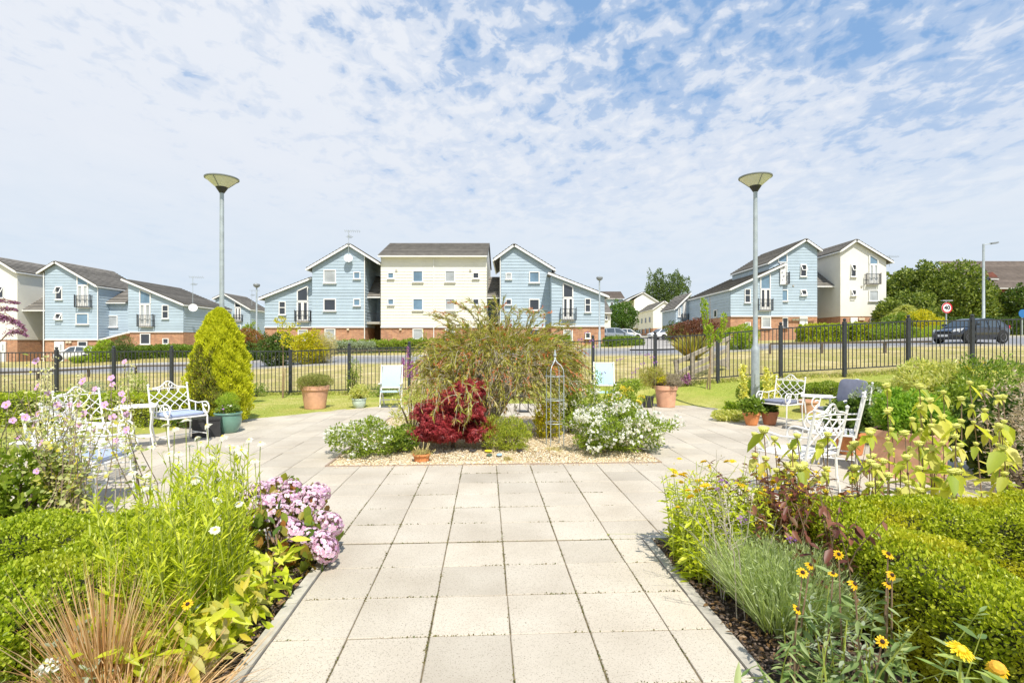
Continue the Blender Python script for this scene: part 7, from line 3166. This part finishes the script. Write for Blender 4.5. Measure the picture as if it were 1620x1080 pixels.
# white and grey plant bits bottom left
e = plant('white_flower', 'single white flower head above grey leaves at the bottom left corner', 'flower', at(78, 1058, 2.0).x, 2.0, 0)
tp = at(78, 1056, 2.0)
stems(e, 'stem', [([(tp.x, tp.y + .05, 0), tp], [.004, .003])], STEM_G, 5)
inst('flower', WC[0], e, tp, (0, 0, 0), .5)
e = plant('grey_leaved_plant', 'grey green woolly leaved plant between the box hedge and the brown grass', 'plant', -1.95, 2.3, 0)
leafy_stems(e, 'foliage', 'stems', spots(24, (-2.15, -1.6), (2.1, 2.45), 61), (.2, .48), .07, .4, L_SILVER, STEM_G, 62, 14, .2)
inst('flower', RB[0], e, at(297, 955, 2.25), (.7, 0, 0), .75)
inst('flower', RB[1], e, at(173, 948, 2.4), (.5, 0, 0), .75)

# ======== mallow, left
MF = flower_mesh('flower', 5, .038, .034, P_PINK, DISC_YELLOW, -.18, .006)
ML = [(-4.35, 4.15), (-3.75, 4.3), (-3.2, 4.35), (-4.0, 4.75), (-3.45, 4.0)]
e = plant('mallow', 'tall sprawling pink mallow in front of the left chairs', 'shrub', -3.75, 4.3, 0)
rs = random.Random(41)
sg, P, A, NN, L = [], [], [], [], []
fpx = [(57, 571), (59, 612), (131, 603), (75, 622), (197, 572), (178, 608), (192, 623), (196, 633), (90, 640), (60, 655), (95, 645), (125, 672), (150, 680), (176, 598), (200, 680), (66, 700), (74, 733), (58, 745), (183, 697), (132, 655), (40, 660), (110, 640), (165, 640), (28, 690), (200, 655), (10, 640), (150, 615), (92, 660), (125, 640), (178, 660), (20, 665), (55, 672), (105, 665)]
tips = [(at(px, py, rs.uniform(3.9, 4.5)), True) for px, py in fpx] + [(at(rs.uniform(-10, 150), rs.uniform(600, 760), rs.uniform(4.0, 4.7)), False) for _ in range(58)]
for i, (tp, fl_) in enumerate(tips):
    b0 = min(ML, key=lambda q: abs(q[0] - tp.x))
    b_ = Vector((b0[0] + rs.gauss(0, .1), b0[1] + rs.gauss(0, .08), 0))
    m_ = b_.lerp(tp, .5) + Vector((rs.gauss(0, .05), rs.gauss(0, .04), .05))
    q1_ = b_.lerp(m_, .5) + Vector((rs.gauss(0, .04), rs.gauss(0, .03), 0))
    q2_ = m_.lerp(tp, .5) + Vector((rs.gauss(0, .03), rs.gauss(0, .03), 0))
    sg.append(([b_, q1_, m_, q2_, tp], [.005, .0045, .0035, .0025, .0015]))
    for q in range(34):
        t = rs.uniform(.15, 1.0)
        p = (b_.lerp(m_, t * 2) if t < .5 else m_.lerp(tp, t * 2 - 1)) + Vector((rs.gauss(0, .05), rs.gauss(0, .05), rs.gauss(0, .04)))
        a = rs.random() * 6.28
        P.append(p)
        A.append((math.cos(a), math.sin(a), rs.uniform(-.6, .5)))
        NN.append((0, -.4, 1))
        L.append(rs.uniform(.02, .045) * (1.5 - .7 * t))
    if fl_:
        dv = Vector((rs.gauss(.1, .4), -.9, .5))
        inst('flower', MF, e, tp, dv.to_track_quat('Z', 'Y').to_euler(), rs.uniform(.6, .95))
stems(e, 'stems', sg, STEM_M, 5)
L = np.array(L)
link('foliage', leaf_mesh('foliage', P, A, NN, L, L * .85, L_MALLOW, 'oval', 1, .4), e, True)
shrub('mallow_foliage', 'dense green leaves of the mallow at the left edge, above the box hedge', X_(0, 4.1), 4.2, (.42, .3), .74, 2000, .055, L_ROSE, 12, 71, 'oval', .7, 0.0)
# buddleia sprays hanging in from the left
e = plant('buddleia', 'purple brown buddleia flower sprays reaching in at the left edge', 'shrub', -4.45, 4.0, 0)
sg, P, A = [], [], []
for (x0, y0), (x1, y1), (x2, y2) in (((-25, 478), (8, 474), (30, 480)), ((-25, 490), (10, 486), (27, 491)), ((-20, 512), (8, 495), (38, 515)), ((0, 505), (25, 505), (41, 524)), ((12, 528), (30, 520), (43, 532)), ((-30, 500), (-5, 498), (12, 502))):
    a_, b_, c_ = at(x0, y0, 4.0), at(x1, y1, 4.0), at(x2, y2, 4.0)
    sg.append(([a_ + Vector((-.3, 0, -.3)), a_, b_, c_], [.005, .004, .003, .002]))
    for k in range(420):
        t = random.random()
        p = a_ * (1 - t) ** 2 + b_ * 2 * t * (1 - t) + c_ * t * t
        w_ = .022 * (1.15 - t)
        P.append(p + Vector((random.gauss(0, w_ * .6), random.gauss(0, w_ * .7), random.gauss(0, w_ * .7))))
        A.append((random.gauss(0, 1), random.gauss(0, 1), random.gauss(0, 1)))
stems(e, 'stems', sg + [([(-4.6, 4.1, 0), (-4.5, 4.05, 1.0), (-4.3, 4.0, 1.75)], [.02, .015, .008])], STEM_B, 5)
link('flower_spray', leaf_mesh('flower_spray', P, A, RNG.normal(0, 1, (len(P), 3)), .014, .009, P_BUD, 'dia'), e, True)
cl = [((-4.35, 4.0, 1.55), (.22, .2, .3)), ((-4.5, 4.1, 1.1), (.3, .2, .35))]
leaves(e, 'foliage', cl, 240, .12, .035, L_ROSE, 'lance')
# wispy pale stems above the mallow
e = plant('dry_perennial', 'pale cream flower stalks rising through the mallow towards the railings', 'plant', -4.1, 5.0, 0)
sg, P = [], []
for (px, py, Y) in ((78, 560, 5.0), (72, 585, 5.0), (205, 575, 5.2), (190, 610, 5.2), (66, 600, 4.9), (125, 590, 5.3)):
    tp = at(px, py, Y)
    sg.append(([(tp.x - .05, tp.y, 0), (tp.x - .04, tp.y, tp.z * .5), tp], [.005, .004, .002]))
    for k in range(120):
        t = random.uniform(.45, 1)
        P.append((tp.x + random.gauss(0, .028), tp.y + random.gauss(0, .028), tp.z * t))
stems(e, 'stems', sg, STEM_P, 5)
link('flower_spray', leaf_mesh('flower_spray', P, RNG.normal(0, 1, (len(P), 3)), RNG.normal(0, 1, (len(P), 3)), .026, .016, leaf('pale_bract', [(.66, .64, .36), (.74, .68, .44), (.52, .56, .22)], .3), 'oval'), e, True)

# ======== loosestrife and verbena by the railings
def spikes(label, pts, mat, Y, nm='loosestrife', rad=.035, n=260, z=None, base_y=610):
    x = X_(pts[0][0], Y)
    e = plant(nm, label, 'plant', x, Y)
    sg = []
    for px, py0, py1 in pts:
        P = []
        tp, lo = at(px, py0, Y), at(px, py1, Y)
        g0 = gz0(tp.x, Y)
        sg.append(([(tp.x, Y, g0), lo, tp], [.006, .005, .003]))
        for k in range(n):
            t = random.random()
            p = lo.lerp(tp, t)
            P.append(p + Vector((random.gauss(0, rad * (1.1 - .6 * t) * .6), random.gauss(0, rad * .5), 0)))
        link('flower_spike', leaf_mesh('flower_spike', P, RNG.normal(0, 1, (len(P), 3)), RNG.normal(0, 1, (len(P), 3)), .04, .028, mat, 'oval'), e, True)
    stems(e, 'stems', sg, STEM_G, 4)


spikes('magenta purple loosestrife spikes behind the left white panel', [(638, 566, 596), (645, 548, 598), (652, 572, 600), (632, 580, 598), (659, 580, 600)], P_MAUVE, 14.8)
spikes('purple spikes low against the railings beside the timber steps', [(1084, 594, 606), (1090, 590, 607), (1079, 598, 607)], P_MAUVE, 15.6, n=160)
e = plant('verbena', 'scattered purple verbena heads on thin stems right of the big bush', 'plant', X_(965, 12), 12.2, 0)
sg = []
VB2 = cluster_mesh('flower', P_PURPLE, 24, .045, .03)
rs = random.Random(77)
for px, py in ((918, 538), (928, 527), (936, 540), (942, 549), (915, 552), (955, 591), (943, 602), (985, 568), (979, 570), (1003, 590), (1017, 576), (1032, 566), (1037, 574), (1000, 597), (965, 608), (952, 598), (1024, 562), (880, 537), (1008, 584), (1012, 560)):
    Y = rs.uniform(11.6, 12.6)
    tp = at(px, py, Y)
    sg.append(([(tp.x + rs.gauss(0, .08), tp.y, 0), (tp.x, tp.y, tp.z * .6), tp], [.004, .003, .002]))
    inst('flower', VB2, e, tp, (0, 0, 0), rs.uniform(.5, 1))
stems(e, 'stems', sg, STEM_G, 4)
# dry plants along the fence foot
for i, (px, Y, rx, h, m_, lab) in enumerate(((145, 16.6, .55, .5, L_SILVER, 'greyish weedy clump at the foot of the left railings'), (215, 16.7, .5, .75, L_LIME, 'tall green weeds at the foot of the railings, behind the left chairs'),
                                             (405, 16.6, .45, .42, L_GREEN, 'low green weeds by the railings just right of the conifer'), (600, 16.2, .7, .42, L_GREEN, 'green weeds at the railings behind the small pale pot'),
                                             (1075, 15.8, .55, .4, HEATHG, 'brownish weeds at the railings left of the timber steps'), (1000, 15.6, .5, .35, L_LIME, 'low weeds at the railings right of the turquoise chair'),
                                             (560, 16.8, .25, 1.2, L_ROSE, 'thin climbing shoots on the railings left of the white panel'))):
    x = X_(px, Y)
    shrub('weeds', lab, x, Y, (rx, .25), h, 1500, .05, m_, 9, 80 + i, 'dia', .35, None, cat='plant', nst=5)
# staked young tree on the lawn
def sapling(px, Y, topy, label, fol, seed, stake_top):
    x = X_(px, Y)
    g0 = gz0(x, Y)
    e = plant('young_tree', label, 'tree', x, Y, g0)
    tp = at(px, topy, Y)
    stems(e, 'trunk', [([(x, Y, g0), (x + .02, Y, (g0 + tp.z) / 2), (tp.x, Y, tp.z)], [.022, .016, .006])], STEM_B, 6)
    leaves(e, 'crown', [(at(a, b_, Y), (r1, r1, r2)) for a, b_, r1, r2 in fol], (520 if seed == 1 else 900), .06, .04, L_GOLD if seed == 1 else L_LIME, 'oval')
    s_ = MB()
    q = at(px + 4 if seed == 1 else px, stake_top, Y + .12)
    s_.tube([(x - .05, Y + .12, g0 - .05), (q.x, q.y, q.z)], .03, 7)
    o = s_.build('stake', STAKE, e, True, True)


sapling(447, 15.9, 508, 'young golden leaved tree tied to a pale stake on the left lawn', [(450, 522, .20, .22), (443, 507, .16, .10), (468, 516, .12, .14), (456, 540, .24, .2)], 1, 583)
sapling(1123, 14.9, 470, 'young upright tree with twisted lime shoots on the right lawn', [(1116, 500, .06, .5), (1123, 532, .09, .35), (1145, 508, .07, .25), (1112, 484, .05, .25), (1138, 530, .08, .2)], 2, 580)

# ======== beyond the road: hedges, shrubs, trees
G0 = gz0


def far_hedge(label, pts, h, n, ls, mat, depth=.7, name='hedge', bev=.25):
    bx = []
    for (xa, ya), (xb, yb_) in zip(pts, pts[1:]):
        c = ((xa + xb) / 2, (ya + yb_) / 2)
        ln = math.hypot(xb - xa, yb_ - ya)
        bx.append((c[0], c[1], ln / 2 + .1, depth, G0(*c) - .05, h, math.atan2(yb_ - ya, xb - xa)))
    hedge(name, label, bx, n, ls, mat, bev=bev, wob=.07)


far_hedge('long clipped green hedge in front of the central houses, beyond the road', [(X_(540, 44), 44), (X_(640, 44), 44), (X_(760, 44), 44), (X_(900, 44), 44)], 1.0, 26000, .12, L_ROSE)
far_hedge('pale silvery clipped hedge left part of the central frontage', [(X_(515, 42.5), 42.5), (X_(590, 42.8), 42.8)], .95, 7000, .10, L_SILVER, .6)
shrub('clipped_shrub', 'big dark green clipped shrub by the road, right of the thin street lamp', X_(436, 31.3), 31.6, (1.25, 1.0), 1.85, 9000, .10, L_DARK, 16, 101, 'oval')
shrub('golden_shrub', 'golden yellow shrub beside the big dark clipped shrub', X_(486, 31.3), 31.5, (1.15, .9), 1.85, 8000, .10, L_GOLD, 16, 102, 'oval')
shrub('grassy_shrub', 'pale grassy domed shrub right of the golden shrub by the road', X_(508, 31.6), 32.0, (.85, .8), 1.75, 6000, .16, L_DRY, 12, 103, 'dia', .12)
shrub('red_shrub', 'reddish green rounded shrub left of the thin street lamp', X_(382, 38), 38, (1.7, 1.2), 2.2, 8000, .11, L_PHOTINIA, 16, 104, 'oval')
shrub('green_shrub', 'dark green shrub under the red one, beside the thin street lamp', X_(390, 36.8), 36.9, (1.5, .8), 1.2, 5000, .11, L_DARK, 12, 105, 'oval')
shrub('green_shrub', 'light green wispy shrub in front of the small far blue house', X_(396, 46), 46, (1.0, .9), 2.9, 2600, .14, L_ROSE, 12, 106, 'oval')
far_hedge('clipped green hedge in front of the left blue wing, beside the conifer', [(X_(188, 46), 46), (X_(240, 46.3), 46.3), (X_(300, 46.6), 46.6)], 1.1, 14000, .12, L_GREEN, .7)
shrub('yellow_shrub', 'yellowish shrub at the left end of the hedge by the blue wing', X_(163, 45), 45, (1.3, .9), 1.7, 4500, .13, L_LIME, 12, 107, 'oval')
shrub('dark_shrub', 'dark spiky shrub between the yellow shrub and the left hedge', X_(192, 44.4), 44.4, (1.1, .8), 1.9, 3500, .2, L_DARK, 12, 108, 'dia', .15)
shrub('green_shrub', 'low green patch before the door of the left blue house', X_(130, 46), 46, (1.2, .6), .6, 2200, .1, L_LIME, 10, 109, 'oval')
far_hedge('square clipped green hedge before the blue house door on the right', [(X_(1270, 42), 42), (X_(1331, 42), 42)], 1.35, 12000, .12, L_BOX, .8)
far_hedge('square clipped green hedge before the white gabled house', [(X_(1343, 42), 42), (X_(1384, 42), 42)], 1.35, 9000, .12, L_BOX, .8)
shrub('ball_shrub', 'round variegated green shrub right of the timber handrail', X_(1172, 29), 29, (.92, .9), 1.4, 8000, .08, L_LIME, 18, 110, 'oval')
shrub('purple_shrub', 'dark purple shrub in front of the long blue wing', X_(1105, 44), 44, (2.4, 1.0), 2.1, 7000, .12, L_PURPLE, 16, 111, 'oval')
shrub('green_shrub', 'dark green bush at the end of the side street by the blue gable', X_(1069, 60), 60, (1.4, 1.0), 2.0, 2500, .15, L_DARK, 10, 112, 'oval')
shrub('green_shrub', 'rounded green bush in front of the white parked cars', X_(1072, 52), 52, (1.3, 1.0), 1.4, 3500, .13, L_GREEN, 12, 113, 'oval')
far_hedge('low green hedge at the right corner of the central houses', [(X_(962, 41), 41), (X_(1010, 45), 45)], .7, 6000, .12, L_GREEN, .5)
# phormium
x, y = X_(1096, 24.5), 24.5
e = plant('phormium', 'spiky bronze and yellow phormium behind the timber handrail', 'plant', x, y)
k = 420
a = RNG.uniform(0, 2 * math.pi, k)
sp = RNG.uniform(.1, 1.0, k)
P = np.stack([x + .12 * np.cos(a), y + .12 * np.sin(a), np.full(k, gz0(x, y))], 1)
D = np.stack([np.cos(a) * sp, np.sin(a) * sp, np.full(k, 1.0)], 1)
link('straps', blade_mesh('straps', P, D, RNG.uniform(1.1, 1.85, k), .06, L_CORD, .22, 4, face=(0, 0, 0)), e, True)
# cordyline palm beside the white house
x, y = X_(1432, 46), 46
e = plant('cordyline_palm', 'yellow green cabbage palm beside the white gabled house', 'tree', x, y)
g0 = gz0(x, y)
stems(e, 'trunk', [([(x, y, g0), (x, y, g0 + 1.6)], [.14, .1])], TRUNK, 7)
P, D = [], []
for cx_, cz_, r_ in ((0, 2.5, 1), (-.9, 1.8, .7), (.9, 1.7, .8)):
    for _ in range(300):
        d = sphere_dirs(1)[0]
        P.append((x + cx_, y, g0 + cz_))
        D.append((d[0], d[1], abs(d[2]) * .9 + .05))
link('straps', blade_mesh('straps', P, D, RNG.uniform(.8, 1.3, len(P)), .075, leaf('palm_leaf', [(.36, .40, .08), (.50, .50, .12), (.26, .32, .06)], .3), .6, 4), e, True)
shrub('green_shrub', 'broad dark green shrub below the palm at the right of the white house', X_(1432, 40), 40, (2.2, 1.2), 1.75, 8000, .13, L_GREEN, 16, 120, 'oval')
shrub('green_shrub', 'lower light green shrub in front of the broad dark one by the palm', X_(1420, 36.5), 36.6, (1.9, .9), .95, 6000, .10, L_ROSE, 14, 121, 'oval')
shrub('yellow_shrub', 'yellow flowering shrub between the palm and the speed sign', X_(1460, 39), 39, (1.4, 1.0), 1.9, 4500, .12, L_GOLD, 14, 122, 'oval')
shrub('grassy_shrub', 'light grassy shrub around the foot of the speed sign', X_(1490, 34), 34.2, (1.2, .9), .85, 3200, .16, L_LIME, 12, 123, 'dia', .15)
# trees right
tg = 'trees behind the black car'
tree('broadleaf_tree', 'broad green tree immediately right of the white gabled house', X_(1413, 62), 62, 2.5, (3.4, 3.2, 3.9), 4.3, 9000, .30, L_TREE, 16, 201, .2, group=tg)
tree('broadleaf_tree', 'rounded green tree behind the speed sign', X_(1462, 58), 58, 2.5, (4.2, 3.5, 3.5), 4.0, 12000, .28, L_TREE, 18, 202, .2, group=tg)
tree('broadleaf_tree', 'tallest broad green tree, left of the tall street lamp with an arm', X_(1505, 56), 56, 2.5, (4.3, 3.6, 3.8), 4.1, 14000, .28, L_TREE, 20, 203, .22, group=tg)
tree('broadleaf_tree', 'broad yellowish green tree to the right of the tall street lamp', X_(1560, 57), 57, 2.0, (3.3, 3.2, 2.5), 2.4, 11000, .27, leaf('tree_leaf_light', [(.09, .13, .02), (.17, .22, .03), (.25, .29, .06)], .32), 18, 204, .2, group=tg)
tree('broadleaf_tree', 'dark green tree at the right edge beside the blue road sign', X_(1626, 54), 54, 1.8, (2.6, 2.6, 2.5), 2.6, 8000, .25, L_DARK, 16, 205, .18, group=tg)
tree('broadleaf_tree', 'low dark green tree filling behind the palm and yellow shrub', X_(1440, 52), 52, 1.4, (3.2, 2.4, 2.0), 2.3, 7000, .25, L_TREE, 14, 206, .15, group=tg)
far_hedge('dark hedge running along the far side of the road behind the black car', [(X_(1440, 48), 48), (X_(1640, 48), 48)], 1.5, 14000, .18, L_DARK, 1.0)
# birches and round tree at the street
tree('birch_tree', 'left one of two tall light green birches behind the white houses', X_(1038, 145), 145, 6, (3.6, 3.2, 9.0), 10.5, 7000, .42, L_BIRCH, 18, 207, .2, rr=(.22, .42))
tree('birch_tree', 'right, fuller one of two tall birches behind the white houses', X_(1063, 143), 143, 6, (5.0, 4.2, 8.6), 10.0, 10000, .42, L_BIRCH, 20, 208, .2, rr=(.22, .42))
tree('round_tree', 'round green street tree right of the central houses', X_(985, 72), 72, 1.8, (2.1, 2.0, 2.3), 3.1, 8000, .2, L_TREE2, 16, 209, .12)
tree('broadleaf_tree', 'dark tree far off behind the small white houses at the left of the birches', X_(1000, 160), 160, 3, (4, 4, 3.5), 4.5, 3000, .5, L_DARK, 12, 210, .2)
# far tree line so the horizon is not bare between the houses
for i, (px, Y, w_, lab) in enumerate(((320, 110, 9, 'distant tree mass between the left houses'), (1600, 130, 16, 'distant tree mass beyond the red brick house'), (-60, 90, 10, 'distant tree mass beyond the left white house'))):
    tree('distant_tree', lab, X_(px, Y), Y, 2, (w_, 4, 4.0), 3.2, 4000, .6, L_DARK, 16, 220 + i, .3)
